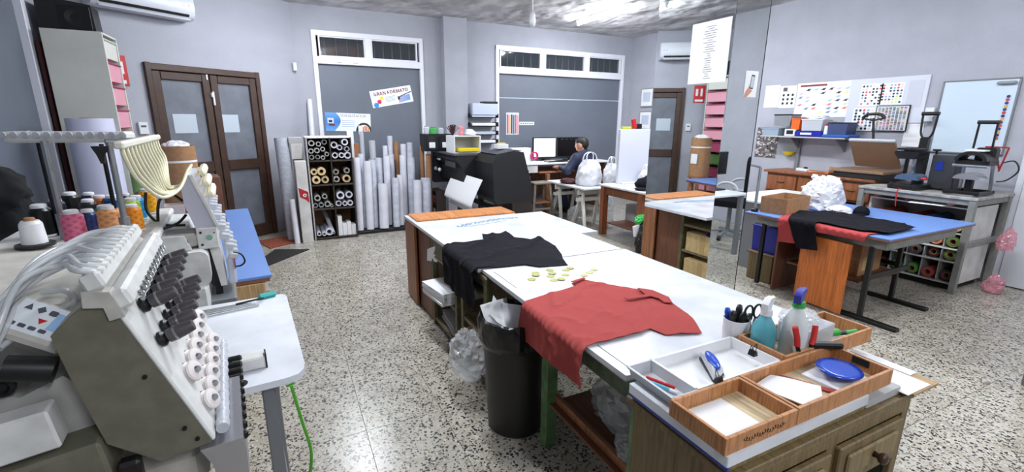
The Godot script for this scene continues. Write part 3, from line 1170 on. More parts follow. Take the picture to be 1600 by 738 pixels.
func centre_table() -> void:
	# far end unit of brown board
	var t := thing("end_cabinet", "brown wooden cabinet closing the far end of the cutting table", "cabinet", Vector3(0.905, 0, -3.98))
	obj("side_panel", sh().box(Vector3(0.012, 0.36, 0.15), Vector3(0.024, 0.70, 0.30), 0.002), M.tanwood, t)
	obj("inner_panel", sh().box(Vector3(0.045, 0.35, 0.48), Vector3(0.02, 0.68, 0.36), 0.002), M.brownwood, t)
	obj("side_panel", sh().box(Vector3(0.915, 0.36, 0.15), Vector3(0.024, 0.70, 0.30), 0.002), M.tanwood, t)
	obj("inner_panel", sh().box(Vector3(0.88, 0.35, 0.48), Vector3(0.02, 0.68, 0.36), 0.002), M.brownwood, t)
	obj("back_panel", sh().box(Vector3(0.46, 0.36, 0.012), Vector3(0.88, 0.70, 0.02), 0.002), M.tanwood, t)
	obj("divider", sh().box(Vector3(0.46, 0.36, 0.30), Vector3(0.84, 0.70, 0.018), 0.002), M.brownwood, t)
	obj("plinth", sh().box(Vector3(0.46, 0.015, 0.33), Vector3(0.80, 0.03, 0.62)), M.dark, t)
	obj("top_board", sh().box(Vector3(0.48, 0.742, 0.155), Vector3(0.90, 0.014, 0.30), 0.003), M.orangewood, t)
	# white sheets making the top
	var s := sh()
	s.slab([Vector2(0.902, -3.985), Vector2(1.835, -3.985), Vector2(1.835, -3.66), Vector2(2.10, -3.65), Vector2(2.10, -2.785), Vector2(1.945, -2.785), Vector2(1.945, -2.315), Vector2(0.925, -2.315)], 0.712, 0.7345)
	tag(obj("white_tabletop", s, M.whitetop), "white tabletop sheet with blue logo at the far end of the table", "tabletop")
	var lg := thing("table_logo", "blue outlined logo printed on the far white tabletop", "lettering", Vector3(1.46, 0.735, -3.47), 12.0)
	for k in 13:
		var x := -0.27 + 0.047 * k
		var lo := []
		var h: float = 0.020 + 0.010 * abs(sin(k * 1.9))
		for j in 9:
			var a := TAU * j / 8.0 * (1.0 if k % 3 else 0.7) + k
			lo.append(Vector3(x + 0.017 * cos(a), 0.001, 0.030 - 0.035 * sin(k * 0.26) + h * sin(a)))
		obj("letter_outline", sh().tube(lo, 0.0030, 6, true, 0.3), M.logoblue, lg)
	obj("outline", sh().tube(bez([Vector3(-0.31, 0.001, 0.03), Vector3(-0.24, 0.001, 0.075), Vector3(-0.05, 0.001, 0.085), Vector3(0.16, 0.001, 0.075)], 8), 0.0022, 6, true, 0.3), M.logoblue, lg)
	var s2 := sh()
	s2.slab(rrect(0.942, -2.298, 1.957, -1.055, 0.008, 3), 0.716, 0.735)
	var nt := tag(obj("white_tabletop", s2, M.whitetop), "large white tabletop sheet under the red polo shirt", "tabletop") as Node3D
	obj("under_board", sh().slab(rrect(0.955, -2.28, 1.945, -1.07, 0.008, 3), 0.700, 0.7155), M.greyboard, nt)
	for q in [[-2.23, -1.95], [-1.27, -1.09]]:
		obj("ruled_line", sh().box(Vector3(0.985, 0.7353, (q[0] + q[1]) / 2), Vector3(0.004, 0.0006, q[1] - q[0])), M.inkgrey, nt)
	# olive shelving under the far half
	t = thing("shelving_unit", "olive green shelving unit under the black shirt end of the table", "shelves", Vector3(0.93, 0, -3.30))
	for z in [0.03, 0.56, 0.68, 1.06]:
		for x in [0.02, 0.92]:
			obj("upright", sh().box(Vector3(x, 0.35, z), Vector3(0.035, 0.70, 0.035), 0.003), M.olive, t)
	for y in [0.05, 0.30, 0.56]:
		obj("shelf", sh().box(Vector3(0.47, y, 0.30), Vector3(0.92, 0.022, 0.52), 0.002), M.oliveshelf, t)
		obj("shelf", sh().box(Vector3(0.47, y + 0.02, 0.87), Vector3(0.92, 0.022, 0.36), 0.002), M.oliveshelf, t)
	for z in [0.03, 1.06]:
		obj("end_panel", sh().box(Vector3(0.47, 0.35, z), Vector3(0.86, 0.68, 0.012)), M.oliveshelf, t)
	obj("drawer_front", sh().box(Vector3(0.012, 0.635, 0.30), Vector3(0.016, 0.11, 0.48), 0.003), M.olive, t)
	obj("top_rail", sh().box(Vector3(0.02, 0.69, 0.54), Vector3(0.03, 0.03, 1.06), 0.003), M.oliveshelf, t)
	papers("paper_stack", "fanned white sheets sticking out of the olive shelving", Vector3(1.02, 0.313, -3.02), 0.34, 0.34, 0.09, 8.0)
	papers("paper_stack", "low pile of grey cardboard on the bottom olive shelf", Vector3(1.10, 0.063, -3.02), 0.26, 0.34, 0.07, -5.0, "", M.greyboard)
	papers("paper_stack", "flat white carton blanks on the upper olive shelf", Vector3(1.12, 0.593, -2.44), 0.28, 0.26, 0.04, 3.0)
	tag(obj("paper_sheet", sh().extr([Vector2(0, 0), Vector2(0.14, 0.02), Vector2(0.16, 0.16), Vector2(0.05, 0.11)], 0, 0.001, T3(Vector3(0.915, 0.50, -3.34), -70, 15, 0)), M.paper), "curled white paper slip hanging by the brown cabinet", "paper")
	t = thing("cardboard_box", "brown cardboard box on the lower olive shelf behind the bin", "box", Vector3(1.12, 0.082, -2.44), 4.0)
	obj("carton", sh().box(Vector3(0, 0.09, 0), Vector3(0.28, 0.18, 0.26), 0.003), M.cardboard, t)
	obj("flap", sh().box(Vector3(-0.16, 0.19, 0), Vector3(0.10, 0.004, 0.25), 0.001, Basis(Vector3.BACK, 0.5)), M.cardboard, t)
	bag("plastic_bag", "clear plastic bag slumped beside the black bin", "bag", Vector3(0.83, 0.16, -2.25), Vector3(0.10, 0.14, 0.15), M.clearplastic, 3)
	# cartons seen in the mirror on the far side
	for k in 2:
		t = thing("storage_carton", ["pale carton box on the upper mirror side shelf", "pale carton box on the lower mirror side shelf"][k], "box", Vector3(1.72, [0.312, 0.062][k], -3.0), 0.0)
		obj("carton", sh().box(Vector3(0, [0.096, 0.086][k], 0), Vector3(0.30, [0.19, 0.17][k], 0.40), 0.004), M.palecard, t)
		obj("tape", sh().box(Vector3(0.151, [0.096, 0.086][k], 0), Vector3(0.001, [0.19, 0.17][k], 0.06)), M.palecard2, t)
	tag(obj("blue_cloth", sh().ball(Vector3(1.80, 0.51, -2.92), Vector3(0.07, 0.03, 0.09), 16, 10), M.clothblue), "folded blue cloth on the mirror side carton", "cloth")
	# front half on green legs
	t = thing("work_table", "green painted table frame carrying the near white top", "table", Vector3(0.97, 0, -1.72))
	for x in [0.06, 0.90]:
		for z in [0.04, 0.66]:
			obj("leg", sh().box(Vector3(x, 0.345, z), Vector3(0.06, 0.69, 0.055), 0.003), M.greenleg, t)
	for x in [0.045, 0.91]:
		obj("apron", sh().box(Vector3(x, 0.645, 0.35), Vector3(0.022, 0.10, 0.62), 0.002), M.greenapron, t)
	obj("apron", sh().box(Vector3(0.48, 0.645, 0.04), Vector3(0.80, 0.10, 0.022), 0.002), M.greenapron, t)
	obj("lower_shelf", sh().box(Vector3(0.48, 0.235, 0.35), Vector3(0.86, 0.016, 0.60), 0.002), M.brownwood, t)
	obj("stretcher", sh().box(Vector3(0.09, 0.255, 0.36), Vector3(0.022, 0.05, 0.60), 0.002), M.tanwood, t)
	obj("back_board", sh().box(Vector3(0.93, 0.45, 0.35), Vector3(0.015, 0.40, 0.60), 0.002), M.brownwood, t)
	bag("plastic_bag", "crumpled clear plastic bags on the wooden shelf under the polo", "bag", Vector3(1.27, 0.245, -1.37), Vector3(0.135, 0.155, 0.21), M.clearplastic, 8)
	bag("plastic_bag", "small pale plastic bag at the front of the wooden shelf", "bag", Vector3(1.12, 0.245, -1.18), Vector3(0.06, 0.06, 0.09), M.clearplastic, 12)
	# shirts
	polyline_shirt("black_shirt", "black folded shirt hanging over the edge of the white table", [Vector2(0.655, -2.85), Vector2(0.91, -2.87), Vector2(1.20, -2.89), Vector2(1.232, -2.99), Vector2(1.378, -3.0), Vector2(1.447, -3.05), Vector2(1.43, -2.87), Vector2(1.502, -2.75), Vector2(1.568, -2.777), Vector2(1.586, -2.742), Vector2(1.567, -2.534), Vector2(1.496, -2.336), Vector2(1.455, -2.261), Vector2(1.42, -2.147), Vector2(1.25, -2.183), Vector2(1.193, -2.253), Vector2(0.934, -2.289), Vector2(0.66, -2.31)], 0.918, M.blackcloth, 0.009, 3.0)
	var po := polyline_shirt("polo_shirt", "brick red polo shirt laid over the near table edge", [Vector2(0.745, -1.80), Vector2(0.925, -1.765), Vector2(1.27, -1.836), Vector2(1.262, -1.872), Vector2(1.353, -1.894), Vector2(1.37, -1.85), Vector2(1.527, -1.644), Vector2(1.56, -1.58), Vector2(1.545, -1.50), Vector2(1.532, -1.441), Vector2(1.504, -1.326), Vector2(1.409, -1.165), Vector2(1.271, -1.219), Vector2(1.252, -1.285), Vector2(1.188, -1.271), Vector2(0.937, -1.272), Vector2(0.77, -1.262)], 0.938, M.redcloth, 0.006, 17.0)
	var lie := func(q: Vector2) -> Vector3: return Vector3(q.x, 0.756 + wr(q, 300, 0.003, 4), q.y)
	obj("collar", sh().cloth([Vector2(1.50, -1.645), Vector2(1.545, -1.59), Vector2(1.552, -1.49), Vector2(1.515, -1.43), Vector2(1.485, -1.45), Vector2(1.50, -1.50), Vector2(1.475, -1.56)], 0.02, lie, 0.004), M.redcloth, po)
	obj("placket", sh().cloth([Vector2(1.36, -1.575), Vector2(1.48, -1.56), Vector2(1.482, -1.535), Vector2(1.36, -1.55)], 0.02, lie, 0.002), M.redcloth, po)
	obj("sleeve_hem", sh().cloth([Vector2(1.255, -1.868), Vector2(1.35, -1.892), Vector2(1.352, -1.875), Vector2(1.262, -1.85)], 0.02, lie, 0.004), M.redcloth, po)
	# olive discs
	var cs := [[1.184, -2.107], [1.165, -2.073], [1.114, -2.026], [1.282, -2.121], [1.23, -2.027], [1.263, -2.062], [1.365, -2.083], [1.404, -2.098], [1.316, -2.012], [1.215, -1.966], [1.256, -1.958], [1.403, -1.961], [1.46, -1.99], [1.511, -2.02]]
	var me := sh().lathe([Vector2(0, 0), Vector2(0.022, 0), Vector2(0.0225, 0.002), Vector2(0.021, 0.003), Vector2(0.008, 0.003), Vector2(0.006, 0.0022), Vector2(0, 0.0022)], 20).mesh()
	var dr := []
	for c in cs:
		var n := 0
		for d in cs:
			if d[0] * 0.93 - d[1] * 0.0 + d[1] * 0.37 < c[0] * 0.93 + c[1] * 0.37:
				n += 1
		dr.append(n)
	for k in cs.size():
		var y := 0.7352
		if k in [1, 5, 7, 10]:
			y = 0.7385
		var o := inst("olive_disc", me, M.olivedisc, T3(Vector3(cs[k][0], y, cs[k][1])))
		tag(o, "olive green disc on the white table, %s from the left" % ORD[dr[k]], "disc", "olive discs between the two shirts")
	# bin with bag and paper
	t = thing("waste_bin", "black tapered waste bin standing at the table edge", "bin", Vector3(0.965, 0, -1.905))
	obj("bucket", sh().lathe([Vector2(0, 0.0), Vector2(0.138, 0), Vector2(0.145, 0.012), Vector2(0.172, 0.57), Vector2(0.178, 0.58), Vector2(0.172, 0.585), Vector2(0.163, 0.57), Vector2(0.138, 0.02), Vector2(0, 0.02)], 32), M.binblack, t)
	var bs := sh()
	var pts := []
	for j in 9:
		for i in 49:
			var a := TAU * (i % 48) / 48.0
			var prof: Array = [[0.152, 0.45], [0.156, 0.54], [0.168, 0.605], [0.180, 0.625], [0.194, 0.612], [0.200, 0.585], [0.199, 0.55], [0.196, 0.515], [0.186, 0.49]][j]
			var wob := nz.get_noise_3d(cos(a) * 160, sin(a) * 160, j * 14.0)
			pts.append(Vector3(cos(a) * (prof[0] + 0.022 * wob), prof[1] + 0.05 * wob * (1.0 if j > 3 else 0.4), sin(a) * (prof[0] + 0.022 * wob)))
	bs.facet(pts, 48, 8)
	tag(obj("bin_liner", bs, M.linerblack), "shiny black bin liner folded over the bin rim", "bin liner").position = Vector3(0.965, 0, -1.905)
	var crump := [[Vector3(0.90, 0.56, -1.95), 20.0, 60.0, 0.20], [Vector3(0.97, 0.54, -1.90), -35.0, 70.0, 0.19], [Vector3(0.95, 0.55, -2.0), 80.0, 50.0, 0.17]]
	for k in 3:
		var c: Array = crump[k]
		var f := func(q: Vector2) -> Vector3: return Vector3(q.x, 0.05 * abs(q.x) * 6.0 * q.x + wr(q, 500, 0.025, k), q.y)
		var o := obj("waste_paper", sh().cloth([Vector2(-0.09, -0.12), Vector2(0.09, -0.11), Vector2(0.10, 0.12), Vector2(-0.08, 0.11)], 0.03, f, 0.001), M.paper)
		o.transform = T3(c[0], c[1], c[2], 10.0 * k)
		tag(o, ["creased white paper leaning left in the bin", "creased white paper at the front of the bin", "creased white paper at the back of the bin"][k], "paper", "")
	near_cabinet()

func near_cabinet() -> void:
	var t := thing("drawer_cabinet", "old olive brown wooden cabinet with knobbed drawers at the near end", "cabinet", Vector3(0.925, 0, -1.0))
	var W := 0.84
	obj("side_panel", sh().box(Vector3(0.01, 0.345, 0.19), Vector3(0.02, 0.69, 0.36), 0.002), M.olivewood, t)
	obj("side_panel", sh().box(Vector3(W - 0.01, 0.345, 0.19), Vector3(0.02, 0.69, 0.36), 0.002), M.greenapron, t)
	obj("back_panel", sh().box(Vector3(W / 2, 0.345, 0.01), Vector3(W - 0.04, 0.68, 0.012)), M.olivewood, t)
	obj("top_board", sh().box(Vector3(W / 2 - 0.005, 0.69, 0.188), Vector3(W + 0.03, 0.022, 0.395), 0.003), M.olivewood, t)
	obj("face_frame", sh().box(Vector3(W / 2, 0.655, 0.37), Vector3(W, 0.04, 0.02), 0.002).box(Vector3(W * 0.5, 0.34, 0.3705), Vector3(0.05, 0.672, 0.018), 0.002).box(Vector3(0.02, 0.34, 0.3705), Vector3(0.038, 0.672, 0.018), 0.002).box(Vector3(W - 0.02, 0.34, 0.3705), Vector3(0.038, 0.672, 0.018), 0.002).box(Vector3(W / 2, 0.475, 0.3712), Vector3(W - 0.01, 0.03, 0.017), 0.002).box(Vector3(W / 2, 0.031, 0.3712), Vector3(W - 0.01, 0.058, 0.017), 0.002), M.olivewood, t)
	for k in 2:
		var cx := W * (0.27 if k == 0 else 0.73)
		var d := obj("drawer", sh().box(Vector3(cx, 0.562, 0.385), Vector3(0.345, 0.135, 0.02), 0.004), M.olivewood, t)
		obj("raised_panel", sh().box(Vector3(cx, 0.562, 0.398), Vector3(0.27, 0.075, 0.012), 0.005), M.olivepanel, d)
		var kn := sh()
		kn.lathe([Vector2(0, 0), Vector2(0.010, 0), Vector2(0.008, 0.012), Vector2(0.017, 0.02), Vector2(0.019, 0.03), Vector2(0.012, 0.037), Vector2(0, 0.039)], 18, Transform3D(Sh.basis_y(Vector3.BACK), Vector3(cx, 0.562, 0.403)), true)
		obj("knob", kn, M.knobwood, d)
	var dl := obj("door", sh().box(Vector3(W * 0.27, 0.26, 0.385), Vector3(0.345, 0.38, 0.02), 0.004), M.olivewood, t)
	obj("raised_panel", sh().box(Vector3(W * 0.27, 0.26, 0.398), Vector3(0.25, 0.28, 0.012), 0.006), M.olivepanel, dl)
	obj("niche_shelf", sh().box(Vector3(W * 0.73, 0.26, 0.19), Vector3(0.40, 0.014, 0.34), 0.002), M.olivewood, t)
	bag("plastic_bag", "grey shredded plastic stuffed in the open cabinet niche", "bag", Vector3(1.54, 0.268, -0.72), Vector3(0.13, 0.08, 0.08), M.clearplastic, 15)
	# boards lying on it
	var b := tag(obj("white_board", sh().slab(rrect(0.902, -0.995, 1.515, -0.628, 0.004, 2), 0.722, 0.752), M.whitetop), "thick white board edge under the wooden trays", "board") as Node3D
	obj("blue_film", sh().box(Vector3(0.905, 0.717, -0.81), Vector3(0.008, 0.008, 0.37), 0.001), M.filmblue, b)
	obj("under_layer", sh().box(Vector3(1.21, 0.711, -0.81), Vector3(0.60, 0.018, 0.355), 0.002), M.olivepanel, b)
	tag(obj("grey_board", sh().slab(rrect(1.52, -0.99, 1.71, -0.632, 0.004, 2), 0.703, 0.728), M.greyboard), "pale grey board beside the thick white board", "board")
	tag(obj("plywood_strip", sh().box(Vector3(1.80, 0.708, -0.72), Vector3(0.155, 0.009, 0.24), 0.001), M.plywood), "thin plywood offcut at the right cabinet corner", "board")
	tag(obj("white_card", sh().box(Vector3(1.765, 0.7145, -0.70), Vector3(0.14, 0.0025, 0.19), 0.0), M.paper), "white card lying on the plywood offcut", "card")
	tag(obj("white_card", sh().box(Vector3(1.865, 0.7145, -0.76), Vector3(0.045, 0.0025, 0.19), 0.0), M.paper), "narrow white card on the outer plywood edge", "card")
	# trays
	t = tray("pen_tray", "long grey plastic pen tray at the left of the cabinet top", "tray", 0.925, -1.03, 1.02, -0.835, 0.7525, 0.036, 0.003, M.greyplastic, M.greyplastic, 0.008)
	t = tray("paper_tray", "wide white plastic tray holding a stapler", "tray", 1.022, -1.028, 1.396, -0.842, 0.7525, 0.038, 0.003, M.whiteplastic, M.whiteplastic, 0.008)
	tag(obj("paper_sheet", sh().box(Vector3(1.10, 0.7575, -0.915), Vector3(0.13, 0.002, 0.115)), M.paper), "white slip of paper under the stapler in the tray", "paper")
	t = tray("wooden_tray", "empty small wooden tray with writing on its front", "tray", 0.895, -0.820, 1.172, -0.634, 0.7525, 0.050, 0.010, M.oak, M.birch)
	obj("paper_lining", sh().box(Vector3(-0.04, 0.0085, 0.0), Vector3(0.18, 0.001, 0.155)), M.paper, t)
	var scr := []
	for k in 60:
		scr.append(Vector3(-0.075 + 0.0027 * k + 0.004 * cos(k * 1.7), 0.025 + 0.0055 * sin(k * 1.7) + 0.003 * sin(k * 0.45), 0.0934))
	obj("handwriting", sh().tube(bez(scr, 3), 0.0007, 5), M.inkbrown, t)
	t = tray("wooden_tray", "middle wooden tray with papers and a blue disc", "tray", 1.174, -0.822, 1.640, -0.634, 0.7525, 0.052, 0.010, M.oak, M.birch)
	t = tray("wooden_tray", "far wooden tray with green handled tools", "tray", 1.405, -1.005, 1.905, -0.826, 0.7525, 0.056, 0.010, M.oak, M.birch)
	var lie := func(q: Vector2) -> Vector3: return Vector3(q.x, 0.775 + wr(q, 300, 0.012, 2), q.y)
	tag(obj("folded_paper", sh().cloth([Vector2(1.215, -0.80), Vector2(1.31, -0.81), Vector2(1.385, -0.70), Vector2(1.32, -0.655), Vector2(1.25, -0.655)], 0.02, lie, 0.003), M.paper), "bent white paper at the left of the middle wooden tray", "paper")
	tag(obj("red_ribbon", sh().cloth([Vector2(1.33, -0.81), Vector2(1.36, -0.805), Vector2(1.44, -0.655), Vector2(1.42, -0.65)], 0.02, func(q: Vector2) -> Vector3: return Vector3(q.x, 0.766, q.y), 0.004), M.redcloth), "dark red strip between papers in the wooden tray", "ribbon")
	papers("paper_stack", "white notepad under the blue disc in the wooden tray", Vector3(1.50, 0.7595, -0.725), 0.16, 0.12, 0.008, 4.0)
	var bd := sh()
	bd.lathe([Vector2(0, 0.0015), Vector2(0.06, 0.001), Vector2(0.083, 0.0), Vector2(0.084, 0.0012), Vector2(0.06, 0.003), Vector2(0, 0.004)], 32, Transform3D.IDENTITY, true)
	var bo := tag(obj("blue_disc", bd, M.discblue), "glossy blue plastic disc resting in the middle wooden tray", "disc") as Node3D
	bo.transform = T3(Vector3(1.515, 0.792, -0.722), 0, 6, -4)
	bo.scale = Vector3(0.95, 1, 0.72)
	tag(obj("black_case", sh().box(Vector3(1.60, 0.812, -0.815), Vector3(0.105, 0.022, 0.03), 0.006, Basis(Vector3.UP, -0.5)), M.blackplastic), "black plastic case across the wooden tray rims", "case")
	tag(obj("label_sticker", sh().box(Vector3(1.6285, 0.790, -0.72), Vector3(0.002, 0.022, 0.05)), M.blackplastic), "black label on the inner end of the middle tray", "label")
	# pens
	for k in 2:
		var a: Vector3 = [Vector3(0.962, 0.764, -0.985), Vector3(0.955, 0.764, -0.955)][k]
		var e: Vector3 = [Vector3(0.998, 0.764, -0.90), Vector3(0.985, 0.764, -0.875)][k]
		t = thing("pen", ["red pen lying in the grey pen tray", "light blue pen lying in the grey pen tray"][k], "pen", Vector3.ZERO)
		obj("barrel", sh().cyl(a, a.lerp(e, 0.7), 0.005, 0.005, 12), [M.penred, M.pencyan][k], t)
		obj("cap", sh().cyl(a.lerp(e, 0.7), e, 0.0056, 0.0045, 12), [M.penred, M.penwhite][k], t)
	# stapler-like blue and grey tape tool
	t = thing("stapler", "grey and blue stapler lying in the white tray", "stapler", Vector3(1.185, 0.758, -0.93), 58.0)
	obj("base", sh().extr([Vector2(-0.07, 0), Vector2(0.075, 0), Vector2(0.078, 0.008), Vector2(0.0, 0.012), Vector2(-0.07, 0.010)], -0.015, 0.015, Transform3D.IDENTITY, true), M.darkmetal, t)
	obj("arm", sh().extr([Vector2(-0.075, 0.012), Vector2(0.0, 0.016), Vector2(0.07, 0.020), Vector2(0.072, 0.030), Vector2(0.02, 0.042), Vector2(-0.05, 0.045), Vector2(-0.078, 0.032)], -0.016, 0.016, Transform3D.IDENTITY, true), M.greyplastic, t)
	obj("blue_grip", sh().ball(Vector3(-0.005, 0.043, 0), Vector3(0.06, 0.010, 0.017), 20, 10), M.discblue, t)
	binder_clip(Vector3(1.35, 0.795, -0.905), 0.0, "black binder clip near the white pen cup")
	binder_clip(Vector3(1.10, 0.798, -0.832), 90.0, "black binder clip at the corner of the empty wooden tray")
	# cup of tools
	t = thing("pen_cup", "white cup crammed with black handled tools", "cup", Vector3(1.452, 0.753, -1.055))
	obj("cup", sh().lathe([Vector2(0, 0), Vector2(0.043, 0), Vector2(0.047, 0.09), Vector2(0.044, 0.09), Vector2(0.040, 0.005), Vector2(0, 0.005)], 24), M.whiteplastic, t)
	for q in [[-0.022, 0.0, -8, 5, 0.065, 0], [0.0, 0.012, 4, 10, 0.06, 0], [0.016, -0.01, 12, -6, 0.07, 1], [0.022, 0.016, 16, 8, 0.05, 0], [-0.01, -0.02, -4, -10, 0.06, 2]]:
		var tt := thing("tool_handle", ["black rounded tool handle %s in the white cup" % ("at the left" if q[0] < -0.01 else ("in the middle" if q[0] < 0.01 else "at the right")), "slim black cutter handle in the white cup", "blue pen top in the white cup"][q[5]], "tool", Vector3(1.452 + q[0], 0.80, -1.055 + q[1]), 0.0, "tools in the white cup")
		tt.rotation_degrees = Vector3(q[3], 0, -q[2])
		obj("grip", sh().lathe([Vector2(0, -0.04), Vector2(0.009, -0.035), Vector2(0.010, 0.03), Vector2(0.012, q[4]), Vector2(0.008, q[4] + 0.015), Vector2(0, q[4] + 0.018)], 14, Transform3D.IDENTITY, true), [M.blackplastic, M.blackplastic, M.discblue][q[5]], tt)
	t = thing("scissors", "black handled scissors standing behind the blue spray bottle", "scissors", Vector3(1.49, 0.83, -1.02), -10.0)
	for s in [-1, 1]:
		var lo := []
		for k in 17:
			var a := TAU * k / 16.0
			lo.append(Vector3(s * 0.020 + 0.018 * cos(a), 0.045 + 0.026 * sin(a), 0))
		obj("handle", sh().tube(lo, 0.004, 8), M.blackplastic, t)
		obj("blade", sh().bar(Vector3(s * 0.012, 0.02, 0), Vector3(-s * 0.006, -0.07, 0), 0.010, 0.002), M.steel, t)
	spray("spray_bottle", "turquoise spray bottle with a white and red trigger head", Vector3(1.462, 0.760, -0.952), M.turq, M.whiteplastic, M.penred, M.yellowp, 0.040, 0.14, 20.0)
	spray("spray_bottle", "white spray bottle with a blue trigger head and green collar", Vector3(1.524, 0.760, -0.884), M.milky, M.bluep, M.bluep, M.greenp, 0.042, 0.185, 20.0)
	# pliers leaning on the bottle
	for k in 2:
		var pt := thing("pliers", ["red handled pliers leaning against the white spray bottle", "red handled pliers leaning to the right of the white bottle"][k], "pliers", [Vector3(1.475, 0.825, -0.838), Vector3(1.548, 0.815, -0.835)][k])
		pt.scale = Vector3.ONE * 1.35
		pt.rotation_degrees = Vector3(-10, 0, [8, -22][k])
		obj("handle", sh().tube([Vector3(0, 0, 0), Vector3(0.003, 0.02, 0), Vector3(0, 0.05, 0)], 0.007, 10), M.penred, pt)
		obj("jaw", sh().tube([Vector3(0.0, 0, 0), Vector3(0.004, -0.02, 0), Vector3(0.016, -0.038, 0)], 0.005, 8), M.darkmetal, pt)
	# box of plastic bags
	t = thing("clear_box", "clear plastic box with crumpled bags beside the spray bottles", "box", Vector3(1.66, 0.76, -0.925), 3.0)
	obj("body", sh().box(Vector3(0, 0.042, 0), Vector3(0.155, 0.082, 0.12), 0.004), M.frosted, t)
	bag("plastic_bag", "shiny clear plastic sheet bunched on the clear box", "bag", Vector3(1.63, 0.843, -0.94), Vector3(0.075, 0.028, 0.055), M.clearplastic, 31)
	# green tools in the far tray
	t = thing("craft_knife", "green and black craft tool lying in the far wooden tray", "tool", Vector3(1.80, 0.775, -0.895), -18.0)
	obj("handle", sh().bar(Vector3(-0.08, 0, 0), Vector3(0.09, 0.006, 0), 0.016, 0.016, 0.004), M.blackplastic, t)
	obj("grip", sh().bar(Vector3(-0.03, 0.006, 0), Vector3(0.02, 0.010, 0), 0.024, 0.022, 0.006), M.greenp, t)
	obj("grip", sh().bar(Vector3(0.04, 0.006, 0.004), Vector3(0.09, 0.012, 0.004), 0.016, 0.012, 0.004), M.greenp, t)
	t = thing("craft_knife", "short green tool at the left of the far wooden tray", "tool", Vector3(1.715, 0.785, -0.90), 20.0)
	obj("handle", sh().bar(Vector3(-0.045, 0, 0), Vector3(0.045, 0, 0), 0.014, 0.012, 0.004), M.greenp, t)
	obj("blade", sh().bar(Vector3(0.04, 0, 0), Vector3(0.09, 0.0, 0), 0.010, 0.003), M.steel, t)
	papers("paper_stack", "white paper pad in the far wooden tray", Vector3(1.80, 0.7595, -0.90), 0.14, 0.11, 0.006, 10.0)

func spray(called: String, label: String, at: Vector3, body: Material, head: Material, trig: Material, tip: Material, r: float, h: float, turn: float) -> void:
	var t := thing(called, label, "bottle", at, turn, "")
	obj("bottle", sh().lathe([Vector2(0, 0), Vector2(r * 0.95, 0), Vector2(r, 0.006), Vector2(r, h * 0.55), Vector2(r * 0.92, h * 0.68), Vector2(r * 0.55, h * 0.86), Vector2(r * 0.42, h * 0.94), Vector2(r * 0.42, h)], 24, Transform3D.IDENTITY, true), body, t)
	obj("collar", sh().cyl(Vector3(0, h - 0.004, 0), Vector3(0, h + 0.016, 0), r * 0.5, r * 0.46, 18), tip if head == M.bluep else head, t)
	obj("head", sh().extr([Vector2(-0.030, h + 0.014), Vector2(0.012, h + 0.014), Vector2(0.018, h + 0.032), Vector2(0.045, h + 0.036), Vector2(0.046, h + 0.052), Vector2(-0.006, h + 0.058), Vector2(-0.036, h + 0.044)], -0.011, 0.011, Transform3D.IDENTITY, true), head, t)
	obj("trigger", sh().extr([Vector2(0.016, h + 0.034), Vector2(0.032, h + 0.034), Vector2(0.036, h + 0.008), Vector2(0.048, h - 0.022), Vector2(0.040, h - 0.026), Vector2(0.026, h + 0.002)], -0.006, 0.006, Transform3D.IDENTITY, true), trig, t)
	obj("nozzle", sh().cyl(Vector3(0.044, h + 0.044, 0), Vector3(0.060, h + 0.045, 0), 0.008, 0.007, 12), tip if head != M.bluep else head, t)
	obj("dip_tube", sh().cyl(Vector3(0, 0.01, 0), Vector3(0, h, 0), 0.002, -1, 6), M.whiteplastic, t)

const MT := 5.3   # the machines stand a little askew

func mpos(r: float, y: float, a: float) -> Vector3:
	return Basis(Vector3.UP, deg_to_rad(MT)) * Vector3(r, y, -a)

func machine(called: String, label: String, r: float, a: float) -> Array:
	var t := thing(called, label, "embroidery machine", mpos(r, 0, a), MT)
	return [t, Transform3D(Basis.IDENTITY, -Vector3(r, 0, -a))]

func ry_poly(pts: Array) -> Array:
	var o := []
	for p in pts:
		o.append(Vector2(p[0], p[1]))
	return o

